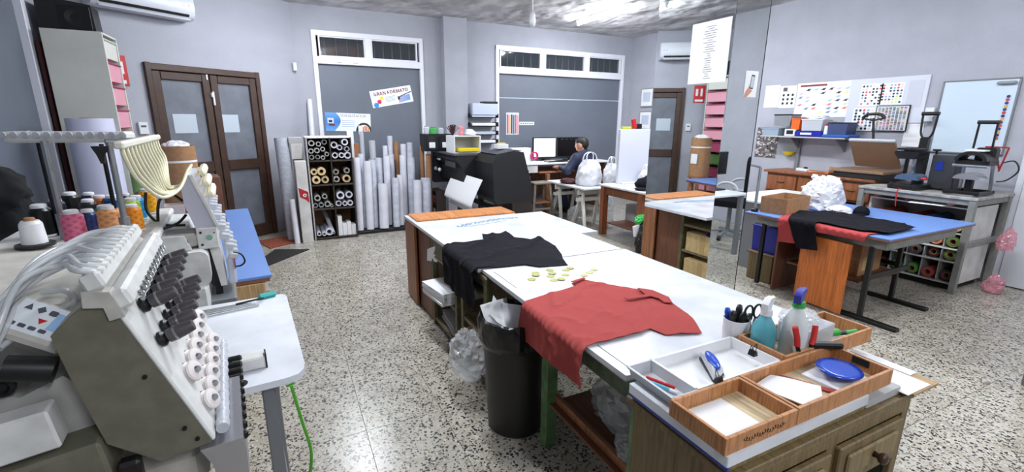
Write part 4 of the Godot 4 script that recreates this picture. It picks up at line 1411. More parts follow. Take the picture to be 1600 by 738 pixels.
func near_machine() -> void:
	var q := machine("embroidery_machine", "near embroidery machine with olive side plate and dark tension knobs", -0.40, 1.25)
	var t: Node3D = q[0]
	var O: Transform3D = q[1]
	var S := func() -> Sh: return sh().at(O)
	# head: plate outline in (right, height), pulled away from the viewer
	var outline := [[-0.222, 1.255], [-0.203, 1.230], [-0.095, 0.918], [-0.180, 0.908], [-0.250, 0.975], [-0.276, 1.117], [-0.287, 1.198], [-0.262, 1.222]]
	var head := obj("head_cover", S.call().extr(ry_poly(outline), -1.50, -1.015), M.machinegrey, t)
	obj("side_plate", S.call().extr(ry_poly(outline), -1.0145, -0.998), M.platebrown, head)
	obj("bracket", S.call().extr(ry_poly([[-0.236, 1.268], [-0.200, 1.262], [-0.186, 1.214], [-0.208, 1.210], [-0.212, 1.235], [-0.238, 1.240]]), -1.022, -0.990), M.machinegrey, head)
	for p in [[-0.135, 0.965], [-0.178, 1.09], [-0.118, 0.935]]:
		obj("screw", S.call().cyl(Vector3(p[0], p[1], -0.999), Vector3(p[0], p[1], -0.994), 0.004, -1, 10), M.darkmetal, head)
	# the sloping face: f(d, a, out) = d metres down the face, a away, out from it
	var fpos := func(d: float, a: float, out: float) -> Vector3:
		return Vector3(-0.203 + 0.326 * d + 0.945 * out, 1.228 - 0.945 * d + 0.326 * out, -a)
	var FB := Basis(Vector3(0.945, 0.326, 0), Vector3(0.326, -0.945, 0), Vector3(0, 0, -1))
	obj("front_board", S.call().box(fpos.call(0.16, 1.255, 0.004), Vector3(0.008, 0.335, 0.515), 0.003, FB), M.machinewhite, t)
	obj("guide_strip", S.call().box(fpos.call(-0.010, 1.24, 0.018), Vector3(0.030, 0.036, 0.49), 0.006, FB), M.machinewhite, t)
	var zig := []
	for k in 73:
		var a := 1.03 + 0.40 * k / 72.0
		zig.append(fpos.call(0.006 + 0.006 * cos(k * PI / 3.0), a, 0.036 + 0.006 * sin(k * PI / 3.0)))
	obj("guide_spring", S.call().tube(zig, 0.0030, 6), M.steel, t)
	obj("guide_rail", S.call().box(fpos.call(-0.055, 1.22, 0.0), Vector3(0.030, 0.030, 0.45), 0.005, FB), M.machinewhite, t)
	for k in 6:
		for row in 2:
			var d: float = [0.042, 0.110][row]
			var a: float = [1.105, 1.068][row] + 0.0655 * k
			var b: Vector3 = fpos.call(d, a, 0.008)
			var m := FB.x
			var kn := obj("tension_knob", S.call().lathe([Vector2(0, 0.018), Vector2(0.0135, 0.018), Vector2(0.0145, 0.030), Vector2(0.0140, 0.044), Vector2(0.0120, 0.060), Vector2(0.0110, 0.064), Vector2(0, 0.065)], 16, Transform3D(Sh.basis_y(m), b)), M.knobgrey, t)
			obj("knob_ring", S.call().cyl(b + m * 0.030, b + m * 0.034, 0.0152, -1, 16), M.steel, kn)
			obj("knob_washer", S.call().lathe([Vector2(0.006, 0), Vector2(0.016, 0.004), Vector2(0.016, 0.010), Vector2(0.008, 0.018)], 16, Transform3D(Sh.basis_y(m), b)), M.darkmetal, kn)
			obj("knob_post", S.call().cyl(b, b + m * 0.02, 0.006, -1, 10), M.steel, kn)
	for k in 6:
		for row in 2:
			var a: float = [1.10, 1.085][row] + 0.0635 * k
			var b: Vector3 = fpos.call([0.213, 0.283][row], a, 0.008)
			var m := (FB.x * 0.9 + Vector3(0, 0.1, 0.35)).normalized()
			var dk := obj("thread_wheel", S.call().lathe([Vector2(0, 0), Vector2(0.021, 0), Vector2(0.023, 0.004), Vector2(0.018, 0.009), Vector2(0.023, 0.014), Vector2(0.021, 0.018), Vector2(0.012, 0.020), Vector2(0, 0.020)], 20, Transform3D(Sh.basis_y(m), b)), M.wheelpink, t)
			obj("wheel_hub", S.call().cyl(b + m * 0.020, b + m * 0.025, 0.008, 0.006, 12), M.steel, dk)
			obj("wheel_back", S.call().cyl(b - m * 0.004, b, 0.024, -1, 18), M.knobgrey, dk)
	obj("clear_guide", S.call().tube([fpos.call(0.325, 1.02, 0.022), fpos.call(0.325, 1.46, 0.022)], 0.012, 12), M.frosted, t)
	for k in 11:
		obj("clear_bead", S.call().ball(fpos.call(0.325, 1.04 + 0.04 * k, 0.022), Vector3(0.014, 0.014, 0.014), 12, 8), M.frosted, t)
		var a := 1.03 + 0.038 * k
		obj("take_up_lever", S.call().box(fpos.call(0.365, a, 0.028), Vector3(0.048, 0.020, 0.012), 0.004), M.blackplastic, t)
	obj("needle_case", S.call().extr(ry_poly([[-0.118, 0.905], [-0.042, 0.905], [-0.040, 0.868], [-0.046, 0.70], [-0.092, 0.70], [-0.100, 0.86]]), -1.28, -1.00), M.steelplate, t)
	# body behind the head, column and cabinet
	obj("arm", S.call().extr(ry_poly([[-0.72, 0.86], [-0.72, 1.205], [-0.66, 1.235], [-0.28, 1.20], [-0.26, 1.12], [-0.24, 0.98], [-0.24, 0.93], [-0.30, 0.86]]), -1.72, -1.16, Transform3D.IDENTITY), M.machinebeige, t)
	obj("lower_arm", S.call().box(Vector3(-0.30, 0.80, -1.195), Vector3(0.36, 0.10, 0.19), 0.02), M.machinebeige, t)
	obj("cabinet", S.call().box(Vector3(-0.52, 0.40, -1.36), Vector3(0.50, 0.80, 0.70), 0.012), M.machinebeige, t)
	obj("casting", S.call().extr(ry_poly([[-0.60, 0.86], [-0.60, 1.08], [-0.46, 1.13], [-0.36, 1.075], [-0.30, 1.10], [-0.265, 1.05], [-0.262, 0.99], [-0.30, 0.86]]), -1.16, -1.055), M.castgrey, t)
	obj("white_panel", S.call().box(Vector3(-0.43, 1.018, -1.02), Vector3(0.24, 0.075, 0.05), 0.004, Basis(Vector3.BACK, 0.10)), M.machinewhite, t)
	obj("plinth", S.call().box(Vector3(-0.36, 0.93, -1.03), Vector3(0.22, 0.10, 0.10), 0.006, Basis(Vector3.BACK, 0.10)), M.platebrown, t)
	obj("knob_screw", S.call().lathe([Vector2(0, 0), Vector2(0.018, 0), Vector2(0.018, 0.006), Vector2(0.012, 0.010), Vector2(0.007, 0.004), Vector2(0, 0.004)], 18, Transform3D(Sh.basis_y(Vector3.BACK), Vector3(-0.375, 1.105, -1.05))), M.darkmetal, t)
	obj("cable_clamp", S.call().box(Vector3(-0.225, 0.905, -0.995), Vector3(0.035, 0.06, 0.03), 0.006).box(Vector3(-0.232, 0.86, -0.99), Vector3(0.06, 0.04, 0.04), 0.008), M.blackplastic, t)
	obj("shaft", S.call().tube([Vector3(-0.36, 1.145, -1.03), Vector3(-0.30, 1.125, -1.03)], 0.022, 12), M.blackplastic, t)
	# control panel: a slanted box with a keypad
	var CB := Basis.from_euler(Vector3(deg_to_rad(-48), deg_to_rad(4), deg_to_rad(-38)))
	var cp := Transform3D(CB.scaled_local(Vector3.ONE * 0.82), Vector3(-0.322, 1.196, -1.085))
	var panel := obj("control_panel", sh().at(O * cp).box(Vector3(0, 0, -0.022), Vector3(0.150, 0.095, 0.05), 0.008), M.machinebeige, t)
	obj("keypad", sh().at(O * cp).box(Vector3(0.004, 0.006, 0.0035), Vector3(0.120, 0.070, 0.001)), M.keypad, panel)
	for k in 3:
		obj("key_symbol", sh().at(O * cp).extr([[Vector2(-0.008, -0.006), Vector2(0.008, -0.006), Vector2(0, 0.008)], [Vector2(-0.009, 0), Vector2(0, -0.009), Vector2(0.009, 0), Vector2(0, 0.009)], rrect(-0.008, -0.006, 0.008, 0.006, 0.003, 2)][k], 0, 0.0008, T3(Vector3(-0.036 + 0.024 * k, 0.026, 0.0042))), M.inkgrey, panel)
	obj("key_symbol", sh().at(O * cp).extr([Vector2(-0.009, 0.004), Vector2(0.009, 0.004), Vector2(0.0, -0.008)], 0, 0.0008, T3(Vector3(0.004, 0.004, 0.0042))), M.penred, panel)
	obj("display", sh().at(O * cp).box(Vector3(0.038, 0.010, 0.0045), Vector3(0.034, 0.040, 0.001)), M.displayblue, panel)
	for k in 4:
		obj("key_symbol", sh().at(O * cp).extr(rrect(-0.007, -0.004, 0.007, 0.004, 0.002, 2), 0, 0.0008, T3(Vector3(-0.04 + 0.02 * k, -0.016, 0.0042))), M.inkgrey, panel)
	# thread tubes: from the guide rail up and away to the left
	for k in 12:
		var e: Vector3 = fpos.call(-0.062, 1.02 + 0.034 * k, 0.012)
		var f := k / 11.0
		var p := [e, e + Vector3(-0.03, 0.010, 0.004), Vector3(-0.285 - 0.01 * f, 1.285 + 0.012 * sin(k * 2.0), -1.13 - 0.24 * f), Vector3(-0.335 - 0.02 * f, 1.262 + 0.010 * cos(k * 1.7), -1.10 - 0.16 * f), Vector3(-0.375 + 0.012 * cos(k * 1.3), 1.205 + 0.012 * sin(k * 2.3), -1.05 - 0.05 * f), Vector3(-0.40 + 0.012 * sin(k), 1.10, -1.00 - 0.03 * f)]
		obj("thread_tube", S.call().tube(bez(p, 7), 0.0052, 8), M.tubeclear, t)
		obj("tube_sleeve", S.call().tube([e + Vector3(-0.022, 0.008, 0.003), e + Vector3(0.004, 0, 0)], 0.0065, 8), M.machinewhite, t)
	obj("bent_tube", S.call().tube(bez([Vector3(-0.335, 1.225, -1.18), Vector3(-0.300, 1.225, -1.17), Vector3(-0.292, 1.20, -1.17), Vector3(-0.33, 1.19, -1.13), Vector3(-0.37, 1.17, -1.06)], 6), 0.006, 8), M.tubeclear, t)
	# worktable of the near machine
	q = machine("machine_table", "white rounded worktable in front of the near embroidery machine", -0.05, 1.65)
	t = q[0]
	O = q[1]
	var top := sh().at(O)
	top.slab([Vector2(-0.30, -1.305), Vector2(0.07, -1.305), Vector2(0.098, -1.312), Vector2(0.115, -1.335), Vector2(0.122, -1.37), Vector2(0.138, -1.97), Vector2(0.134, -2.0), Vector2(0.120, -2.015), Vector2(0.095, -2.02), Vector2(-0.30, -2.02)], 0.832, 0.852)
	t.set_meta("category", "table")
	obj("table_top", top, M.whitetop, t)
	for p in [[0.02, 1.36], [0.05, 1.96]]:
		obj("leg", sh().at(O).box(Vector3(p[0], 0.415, -p[1]), Vector3(0.035, 0.83, 0.035), 0.004), M.greymetal, t)
	obj("cross_rail", sh().at(O).box(Vector3(0.035, 0.30, -1.66), Vector3(0.03, 0.04, 0.58), 0.004), M.greymetal, t)
	obj("painted_bolt_hole", sh().at(O).cyl(Vector3(-0.048, 0.8522, -1.335), Vector3(-0.048, 0.8528, -1.335), 0.022, -1, 20), M.dark, t)  # dark disc painted for the shade inside a hole, nothing is cut
	t = thing("hoop_holder", "white plastic holder with a pin standing on the machine table", "holder", mpos(-0.02, 0.853, 1.42), MT)
	obj("block", sh().box(Vector3(0, 0.018, 0), Vector3(0.085, 0.036, 0.055), 0.004), M.machinewhite, t)
	obj("pin", sh().box(Vector3(0.045, 0.018, 0.01), Vector3(0.004, 0.05, 0.035), 0.001), M.darkmetal, t)
	t = thing("needle_rods", "thin steel rods lying on the far edge of the machine table", "rods", mpos(-0.02, 0.852, 1.93), MT)
	for k in 4:
		obj("rod", sh().tube([Vector3(-0.14, 0.006, 0.02 * k - 0.02), Vector3(0.02 + 0.012 * k, 0.006, 0.014 * k - 0.03)], 0.004, 8), M.steel, t)
	obj("dark_rod", sh().tube([Vector3(-0.02, 0.012, -0.02), Vector3(0.075, 0.014, -0.035)], 0.004, 8), M.blackplastic, t)
	tag(obj("tape_roll", sh().at(T3(mpos(0.07, 0.852, 2.0), 20)).box(Vector3(0, 0.010, 0), Vector3(0.07, 0.02, 0.03), 0.008), M.teal), "teal scrap lying at the table corner before the blue table", "scrap")
	tag(obj("green_strap", sh().tube(bez([mpos(0.075, 0.83, 1.30), mpos(0.09, 0.72, 1.28), mpos(0.105, 0.60, 1.29), mpos(0.085, 0.48, 1.30)], 6), 0.014, 8, true, 0.3), M.strapgreen), "green strap hanging under the machine table", "strap")

func cone(c: Color, r: float, a: float, name_: String, sc := 1.0) -> void:
	var t := thing("thread_cone", name_, "thread cone", mpos(r, 1.106, a), 0.0, "thread cones behind the embroidery machines")
	var m := pm(c, 0.35)
	m.albedo_texture = TX.wind
	m.uv1_scale = Vector3(3.0, 22.0, 1.0)
	obj("thread", sh().lathe([Vector2(0, 0.006), Vector2(0.031 * sc, 0.006), Vector2(0.033 * sc, 0.012), Vector2(0.031 * sc, 0.088 * sc), Vector2(0.025 * sc, 0.098 * sc), Vector2(0, 0.099 * sc)], 24), m, t)
	obj("core_tip", sh().lathe([Vector2(0.022 * sc, 0.094 * sc), Vector2(0.021 * sc, 0.108 * sc), Vector2(0.017 * sc, 0.111 * sc), Vector2(0, 0.111 * sc)], 18), M.whiteplastic, t)
	obj("foot", sh().cyl(Vector3.ZERO, Vector3(0, 0.007, 0), 0.032 * sc, -1, 20), M.whiteplastic, t)

func far_machine() -> void:
	var q := machine("embroidery_machine", "far white embroidery machine with cream thread tubes and blue table behind", -0.40, 2.50)
	var t: Node3D = q[0]
	var O: Transform3D = q[1]
	var S := func() -> Sh: return sh().at(O)
	var ol := [[-0.184, 1.278], [-0.152, 1.318], [-0.136, 1.318], [-0.072, 1.085], [-0.155, 1.082], [-0.182, 1.188]]
	var head := obj("head_cover", S.call().extr(ry_poly(ol), -2.74, -2.40), M.lavplate, t)
	obj("edge_strip", S.call().bar(Vector3(-0.143, 1.318, -2.396), Vector3(-0.072, 1.085, -2.396), 0.012, 0.010), M.machinewhite, head)
	obj("lower_block", S.call().box(Vector3(-0.116, 1.037, -2.55), Vector3(0.080, 0.096, 0.32), 0.004), M.machinewhite, t)
	for p in [[-0.140, 1.065, 0.005], [-0.140, 1.01, 0.005], [-0.110, 1.040, 0.012], [-0.090, 1.06, 0.003]]:
		obj("screw", S.call().cyl(Vector3(p[0], p[1], -2.391), Vector3(p[0], p[1], -2.386), p[2], -1, 12), M.boltgreen if p[2] > 0.01 else M.darkmetal, t)
	obj("needle_column", S.call().extr(ry_poly([[-0.118, 0.99], [-0.078, 0.99], [-0.070, 0.80], [-0.095, 0.80]]), -2.70, -2.42), M.machinewhite, t)
	obj("presser_foot", S.call().box(Vector3(-0.105, 0.775, -2.44), Vector3(0.028, 0.10, 0.03), 0.004), M.darkmetal, t)
	obj("take_up_case", S.call().extr(ry_poly([[-0.150, 0.985], [-0.118, 0.985], [-0.100, 0.80], [-0.125, 0.80], [-0.155, 0.86]]), -2.70, -2.43), M.blackplastic, t)
	# rows of clear guides and cream pegs on the sloping front
	for k in 7:
		for j in 9:
			var f := j / 8.0
			var r := -0.128 + 0.085 * f + 0.016
			var y := 1.315 - 0.38 * f
			var a := 2.43 + 0.045 * k
			if j < 3:
				obj("tension_peg", S.call().lathe([Vector2(0, 0), Vector2(0.008, 0), Vector2(0.008, 0.018), Vector2(0.016, 0.020), Vector2(0.017, 0.034), Vector2(0.010, 0.042), Vector2(0, 0.042)], 12, Transform3D(Sh.basis_y(Vector3(0.95, 0.3, 0.05).normalized()), Vector3(r - 0.015, y, -a))), M.peg, t)
			elif k % 2 == 0:
				obj("clear_guide", S.call().box(Vector3(r - 0.004, y, -a), Vector3(0.040, 0.030, 0.030), 0.005, Basis(Vector3.BACK, -0.25)), M.frosted, t)
	obj("clear_column", S.call().box(Vector3(-0.045, 0.865, -2.52), Vector3(0.032, 0.13, 0.20), 0.008), M.frosted, t)
	obj("red_mark", S.call().box(Vector3(-0.028, 0.90, -2.42), Vector3(0.004, 0.05, 0.012)), M.penred, t)
	obj("wire_loop", S.call().tube(bez([Vector3(-0.030, 0.95, -2.43), Vector3(0.0, 0.94, -2.42), Vector3(0.012, 0.905, -2.42), Vector3(-0.005, 0.885, -2.42), Vector3(-0.03, 0.885, -2.42)], 6), 0.004, 8), M.blackplastic, t)
	# body
	obj("hook_cover", S.call().extr(rrect(-0.36, 0.838, -0.122, 0.995, 0.035, 6), -2.85, -2.33, Transform3D.IDENTITY, true), M.machinewhite, t)
	obj("motor", S.call().box(Vector3(-0.215, 1.035, -2.46), Vector3(0.12, 0.06, 0.14), 0.008), M.castgrey, t)
	obj("motor_hub", S.call().cyl(Vector3(-0.20, 1.03, -2.385), Vector3(-0.20, 1.03, -2.378), 0.012, -1, 12), M.darkmetal, t)
	obj("arm", S.call().extr(ry_poly([[-0.70, 0.84], [-0.70, 1.06], [-0.66, 1.085], [-0.20, 1.06], [-0.18, 1.0], [-0.36, 0.98], [-0.36, 0.84]]), -2.95, -2.36), M.machinewhite, t)
	obj("rear_deck", S.call().box(Vector3(-0.52, 1.088, -2.50), Vector3(0.50, 0.03, 0.86), 0.008), M.machinewhite, t)
	obj("base", S.call().box(Vector3(-0.42, 0.765, -2.62), Vector3(0.56, 0.15, 0.60), 0.012), M.machinewhite, t)
	obj("needle_plate", S.call().box(Vector3(-0.10, 0.745, -2.50), Vector3(0.12, 0.03, 0.30), 0.006), M.greymetal, t)
	obj("stand", S.call().box(Vector3(-0.46, 0.345, -2.62), Vector3(0.50, 0.69, 0.60), 0.01), M.machinebeige, t)
	for w in [[Vector3(-0.30, 1.10, -2.55), Vector3(-0.285, 1.19, -2.58), Vector3(-0.24, 1.215, -2.6), Vector3(-0.20, 1.18, -2.6)], [Vector3(-0.33, 1.23, -2.6), Vector3(-0.335, 1.15, -2.58), Vector3(-0.29, 1.09, -2.55), Vector3(-0.20, 1.085, -2.5)], [Vector3(-0.31, 1.08, -2.42), Vector3(-0.27, 1.092, -2.42), Vector3(-0.22, 1.105, -2.45), Vector3(-0.19, 1.13, -2.5)]]:
		obj("cable", S.call().tube(bez(w, 8), 0.006, 8), M.blackplastic, t)
	# thread tree over the cones
	var tr := machine("thread_rack", "white thread rack on two steel poles above the thread cones", -0.46, 2.25)
	var tt: Node3D = tr[0]
	tt.set_meta("category", "thread rack")
	O = tr[1]
	S = func() -> Sh: return sh().at(O)
	for p in [[-0.563, 2.349], [-0.350, 2.158]]:
		obj("pole", S.call().cyl(Vector3(p[0], 1.104, -p[1]), Vector3(p[0], 1.47, -p[1]), 0.010, -1, 14), M.steel, tt)
		obj("pole_socket", S.call().cyl(Vector3(p[0], 1.104, -p[1]), Vector3(p[0], 1.20, -p[1]), 0.017, -1, 14), M.steel, tt)
		obj("rear_pole", S.call().cyl(Vector3(p[0] - 0.035, 1.104, -p[1] - 0.08), Vector3(p[0] - 0.035, 1.46, -p[1] - 0.08), 0.007, -1, 10), M.darkmetal, tt)
	var dir := (Vector3(-0.30, 0, -2.30) - Vector3(-0.67, 0, -2.446)).normalized()
	var bb := Basis(dir, Vector3.UP, dir.cross(Vector3.UP))
	obj("guide_bar", S.call().box(Vector3(-0.490, 1.482, -2.37), Vector3(0.40, 0.040, 0.07), 0.008, bb), M.machinewhite, tt)
	for k in 12:
		obj("eyelet", S.call().cyl(Vector3(-0.490, 1.490, -2.37) + dir * (-0.19 + 0.035 * k) + bb.z * 0.036, Vector3(-0.490, 1.490, -2.37) + dir * (-0.19 + 0.035 * k) + bb.z * 0.041, 0.012, -1, 10), M.frosted, tt)
	obj("clamp", S.call().extr([Vector2(-0.024, 0.0), Vector2(0.024, 0.0), Vector2(0.010, -0.030), Vector2(0.005, -0.06), Vector2(-0.005, -0.06), Vector2(-0.012, -0.030)], -0.010, 0.010, T3(Vector3(-0.375, 1.456, -2.15))), M.blackplastic, tt)
	obj("tube_comb", S.call().bar(Vector3(-0.272, 1.472, -1.80), Vector3(-0.252, 1.472, -2.58), 0.026, 0.022, 0.005), M.creamp, tt)
	obj("comb_arm", S.call().tube([Vector3(-0.36, 1.468, -2.16), Vector3(-0.262, 1.472, -2.20)], 0.012, 10), M.steel, tt)
	for k in 12:
		var f := k / 11.0
		var a0 := 1.83 + 0.72 * f
		var p := [Vector3(-0.270 + 0.018 * f, 1.470, -a0), Vector3(-0.266 + 0.018 * f, 1.425, -a0 - 0.01), Vector3(-0.255 + 0.02 * f, 1.355 + 0.02 * f, -a0 - 0.08 + 0.06 * f), Vector3(-0.226, 1.268 + 0.012 * sin(k), -2.12 - 0.36 * f), Vector3(-0.182, 1.272, -2.30 - 0.32 * f), Vector3(-0.150, 1.338, -2.42 - 0.28 * f)]
		obj("thread_tube", S.call().tube(bez(p, 7), 0.0062, 8), M.tubecream, tt)
	# cones
	for c in [[Color(0.03, 0.03, 0.04), -0.640, 2.43, "black thread cone at the left end of the cones", 1.15], [Color(0.10, 0.12, 0.20), -0.655, 2.70, "dusky navy thread cone at the back left", 1.0], [Color(0.90, 0.45, 0.58), -0.513, 2.254, "pink thread cone standing in the front row", 1.1], [Color(0.04, 0.04, 0.05), -0.632, 2.82, "black thread cone in the back row", 1.1], [Color(0.07, 0.06, 0.24), -0.575, 2.86, "dark violet thread cone in the back row", 1.0], [Color(0.10, 0.20, 0.42), -0.49, 2.36, "navy blue thread cone behind the pink one", 0.95], [Color(0.08, 0.60, 0.25), -0.455, 2.44, "bright green thread cone in the middle", 0.95], [Color(0.16, 0.16, 0.18), -0.535, 2.62, "charcoal thread cone in the middle row", 1.0], [Color(0.80, 0.42, 0.22), -0.515, 2.73, "copper orange thread cone in the back", 1.0], [Color(0.06, 0.33, 0.60), -0.47, 2.71, "royal blue thread cone beside the right pole", 1.0], [Color(0.94, 0.66, 0.44), -0.405, 2.245, "peach thread cone by the right pole", 1.2], [Color(0.95, 0.58, 0.12), -0.355, 2.37, "orange thread cone right of the pole", 1.0], [Color(0.70, 0.86, 0.22), -0.378, 2.53, "lime green thread cone in the right row", 1.05], [Color(0.20, 0.62, 0.88), -0.375, 2.64, "sky blue thread cone in the right row", 1.0], [Color(0.98, 0.68, 0.10), -0.352, 2.79, "amber yellow thread cone at the right end", 1.1], [Color(0.03, 0.03, 0.03), -0.44, 2.83, "small black thread cone behind the royal blue", 0.9]]:
		cone(c[0], c[1], c[2], c[3], c[4] * 0.98)
	# lone white cone on the near machine's back
	var wc := thing("thread_cone", "lone white thread cone on a black disc", "thread cone", mpos(-0.46, 1.222, 1.66), 0.0, "thread cones behind the embroidery machines")
	obj("thread", sh().lathe([Vector2(0, 0.008), Vector2(0.026, 0.008), Vector2(0.023, 0.06), Vector2(0.018, 0.068), Vector2(0, 0.068)], 20), M.whiteplastic, wc)
	obj("core_tip", sh().cyl(Vector3(0, 0.068, 0), Vector3(0, 0.076, 0), 0.012, 0.010, 14), M.cardboard, wc)
	obj("felt_disc", sh().cyl(Vector3.ZERO, Vector3(0, 0.007, 0), 0.040, -1, 24), M.blackplastic, wc)

func roll(called: String, label: String, a: Vector3, b: Vector3, r: float, m: Material, group := "", core := 0.45, thick := true) -> Node3D:
	# a rolled sheet: hollow body and a cardboard core
	var t := thing(called, label, "roll", a, 0.0, group)
	var s := sh()
	s.ring(Vector3.ZERO, b - a, r, r * core, 18)
	obj("wound_sheet", s, m, t)
	if thick:
		var d := (b - a).normalized()
		obj("core", sh().ring(-d * 0.004, b - a + d * 0.004, r * core, r * core * 0.8, 14), M.corebrown, t)
	return t

func poster_img(w: int, h: int, bg: Color) -> Image:
	var im := Image.create(w, h, false, Image.FORMAT_RGB8)
	im.fill(bg)
	return im

func dot(im: Image, x: float, y: float, r: float, c: Color) -> void:
	for j in range(int(y - r), int(y + r) + 1):
		for i in range(int(x - r), int(x + r) + 1):
			if i >= 0 and j >= 0 and i < im.get_width() and j < im.get_height() and (i - x) * (i - x) + (j - y) * (j - y) <= r * r:
				im.set_pixel(i, j, c)

func printed(im: Image, rough := 0.5) -> StandardMaterial3D:
	var m := pm(Color.WHITE, rough)
	m.albedo_texture = ImageTexture.create_from_image(im)
	return m

func sheet(called: String, label: String, category: String, c: Vector3, w: float, h: float, m: Material, rot := Vector3.ZERO, group := "") -> Node3D:
	# a flat printed sheet facing +z before turning
	var s := sh()
	s.box(Vector3(0, 0, -0.0015), Vector3(w, h, 0.002))
	var o := obj(called, s, M.paper)
	o.transform = Transform3D(Basis.from_euler(rot * PI / 180.0), c)
	var f := sh()
	f.quad(Vector3(-w / 2, -h / 2, 0.0002), Vector3(w / 2, -h / 2, 0.0002), Vector3(w / 2, h / 2, 0.0002), Vector3(-w / 2, h / 2, 0.0002))
	obj("print", f, m, o)
	return tag(o, label, category, group)

func rolls_corner() -> void:
	var t := thing("roll_shelf", "dark eight compartment shelf full of rolled sheets", "shelf", Vector3(0.27, 0, -6.41))
	var W := 0.545
	var D := 0.56
	for x in [0.008, W / 2 + 0.01, W - 0.008]:
		obj("upright", sh().box(Vector3(x, 0.667, -D / 2), Vector3(0.016, 1.335, D), 0.002), M.greyboard if x < 0.02 else M.darkshelf, t)
	for y in [0.02, 0.41, 0.725, 1.035]:
		obj("shelf_board", sh().box(Vector3(W / 2, y, -D / 2), Vector3(W - 0.02, 0.018, D), 0.002), M.darkshelf, t)
	obj("top_board", sh().box(Vector3(W / 2, 1.33, -D / 2), Vector3(W + 0.01, 0.016, D), 0.002), M.lampwhite, t)
	obj("back_board", sh().box(Vector3(W / 2, 0.667, -D + 0.005), Vector3(W, 1.32, 0.01)), M.cardboard, t)
	var nm := ["top left", "top right", "second left", "second right", "third left", "third right", "bottom left"]
	var cells := [
		[[0.336, 1.262, 0.040], [0.418, 1.250, 0.034], [0.492, 1.272, 0.036], [0.322, 1.165, 0.034], [0.392, 1.170, 0.036], [0.462, 1.185, 0.032], [0.325, 1.085, 0.034], [0.397, 1.085, 0.032], [0.458, 1.078, 0.028], [0.508, 1.120, 0.030]],
		[[0.605, 1.235, 0.046], [0.735, 1.270, 0.045], [0.672, 1.200, 0.038], [0.760, 1.180, 0.038], [0.608, 1.100, 0.042], [0.688, 1.100, 0.038], [0.762, 1.098, 0.048]],
		[[0.335, 0.900, 0.044], [0.423, 0.906, 0.056], [0.352, 0.798, 0.055], [0.462, 0.792, 0.050]],
		[[0.602, 0.885, 0.040], [0.738, 0.900, 0.042], [0.600, 0.790, 0.044], [0.728, 0.793, 0.056]],
		[[0.345, 0.560, 0.042], [0.435, 0.575, 0.036], [0.315, 0.458, 0.034], [0.385, 0.460, 0.036], [0.462, 0.470, 0.042], [0.510, 0.448, 0.022]],
		[[0.628, 0.580, 0.055], [0.740, 0.580, 0.050], [0.600, 0.470, 0.042], [0.678, 0.465, 0.034], [0.745, 0.468, 0.040]],
		[[0.325, 0.082, 0.030], [0.386, 0.080, 0.028], [0.452, 0.100, 0.052]]]
	for k in cells.size():
		var order: Array = cells[k].duplicate()
		order.sort_custom(func(a, b): return a[0] < b[0])
		for c in cells[k]:
			var m: Material = [M.rollgrey, M.rollwhite, M.rollcream, M.rollgrey, M.rollgrey, M.rollwhite, M.rollwhite][k]
			if k == 3 and c[2] > 0.05:
				m = M.rollcream
			var jit := 0.03 * sin(c[0] * 91.0 + c[1] * 57.0)
			roll("paper_roll", "rolled sheet, %s from the left in the %s compartment of the dark shelf" % [ORD[order.find(c)], nm[k]], Vector3(c[0], c[1], -6.44 + jit), Vector3(c[0], c[1], -6.94), c[2] * 0.92, m, "rolls in the %s compartment" % nm[k], 0.62 if k != 2 else 0.52, k in [2, 3])
	roll("paper_roll", "slim white roll leaning diagonally in the bottom left compartment", Vector3(0.50, 0.08, -6.44), Vector3(0.43, 0.34, -6.85), 0.026, M.rollwhite, "", 0.6, false)
	for k in 5:
		tag(obj("white_carton", sh().box(Vector3(0.596 + 0.057 * (k % 4), [0.115, 0.11, 0.12, 0.10, 0.245][k], -6.52), Vector3(0.054, [0.17, 0.16, 0.18, 0.14, 0.10][k], 0.16), 0.003), M.paper), ["white upright carton at the left of the bottom right compartment", "second white carton in the bottom right compartment", "third white carton in the bottom right compartment", "low white carton at the right of the bottom right compartment", "small carton stacked on the white cartons"][k], "carton", "")
	# left of the shelf
	roll("fabric_roll", "tall grey plastic wrapped roll beside the brown door", Vector3(0.03, 0, -6.62), Vector3(0.0, 1.32, -6.72), 0.085, M.rollgrey2, "", 0.4)
	var b := thing("long_carton", "tall white carton with a red printed mark", "carton", Vector3(0.18, 0, -6.40), 4.0)
	obj("carton", sh().box(Vector3(0, 0.525, 0), Vector3(0.13, 1.05, 0.12), 0.004), M.offwhite, b)
	obj("red_mark", sh().extr([Vector2(-0.055, 0.72), Vector2(0.055, 0.66), Vector2(0.058, 0.52), Vector2(0.02, 0.56), Vector2(-0.045, 0.60)], 0.0602, 0.061), M.printred, b)
	obj("ring_mark", sh().lathe([Vector2(0.010, 0), Vector2(0.022, 0), Vector2(0.022, 0.001), Vector2(0.010, 0.001), Vector2(0.010, 0)], 18, Transform3D(Sh.basis_y(Vector3.BACK), Vector3(0.012, 0.62, 0.0612))), M.paper, b)
	tag(obj("box_stack_box", sh().box(Vector3(0.17, 1.15, -6.72), Vector3(0.14, 0.20, 0.20), 0.004), M.offwhite), "pale box standing behind the tall white carton", "box")
	tag(obj("long_box", sh().box(Vector3(0.17, 0.525, -6.72), Vector3(0.12, 1.05, 0.16), 0.004), M.cardboard), "brown carton standing between tall carton and shelf", "carton")
	tag(obj("small_box", sh().box(Vector3(0.16, 1.29, -6.72), Vector3(0.16, 0.08, 0.18), 0.004), M.greyboard), "grey box on top of the pale box", "box")
	roll("paper_roll", "short white tube standing before the grey wrapped roll", Vector3(0.055, 0, -6.36), Vector3(0.045, 0.57, -6.42), 0.035, M.rollwhite, "", 0.7)
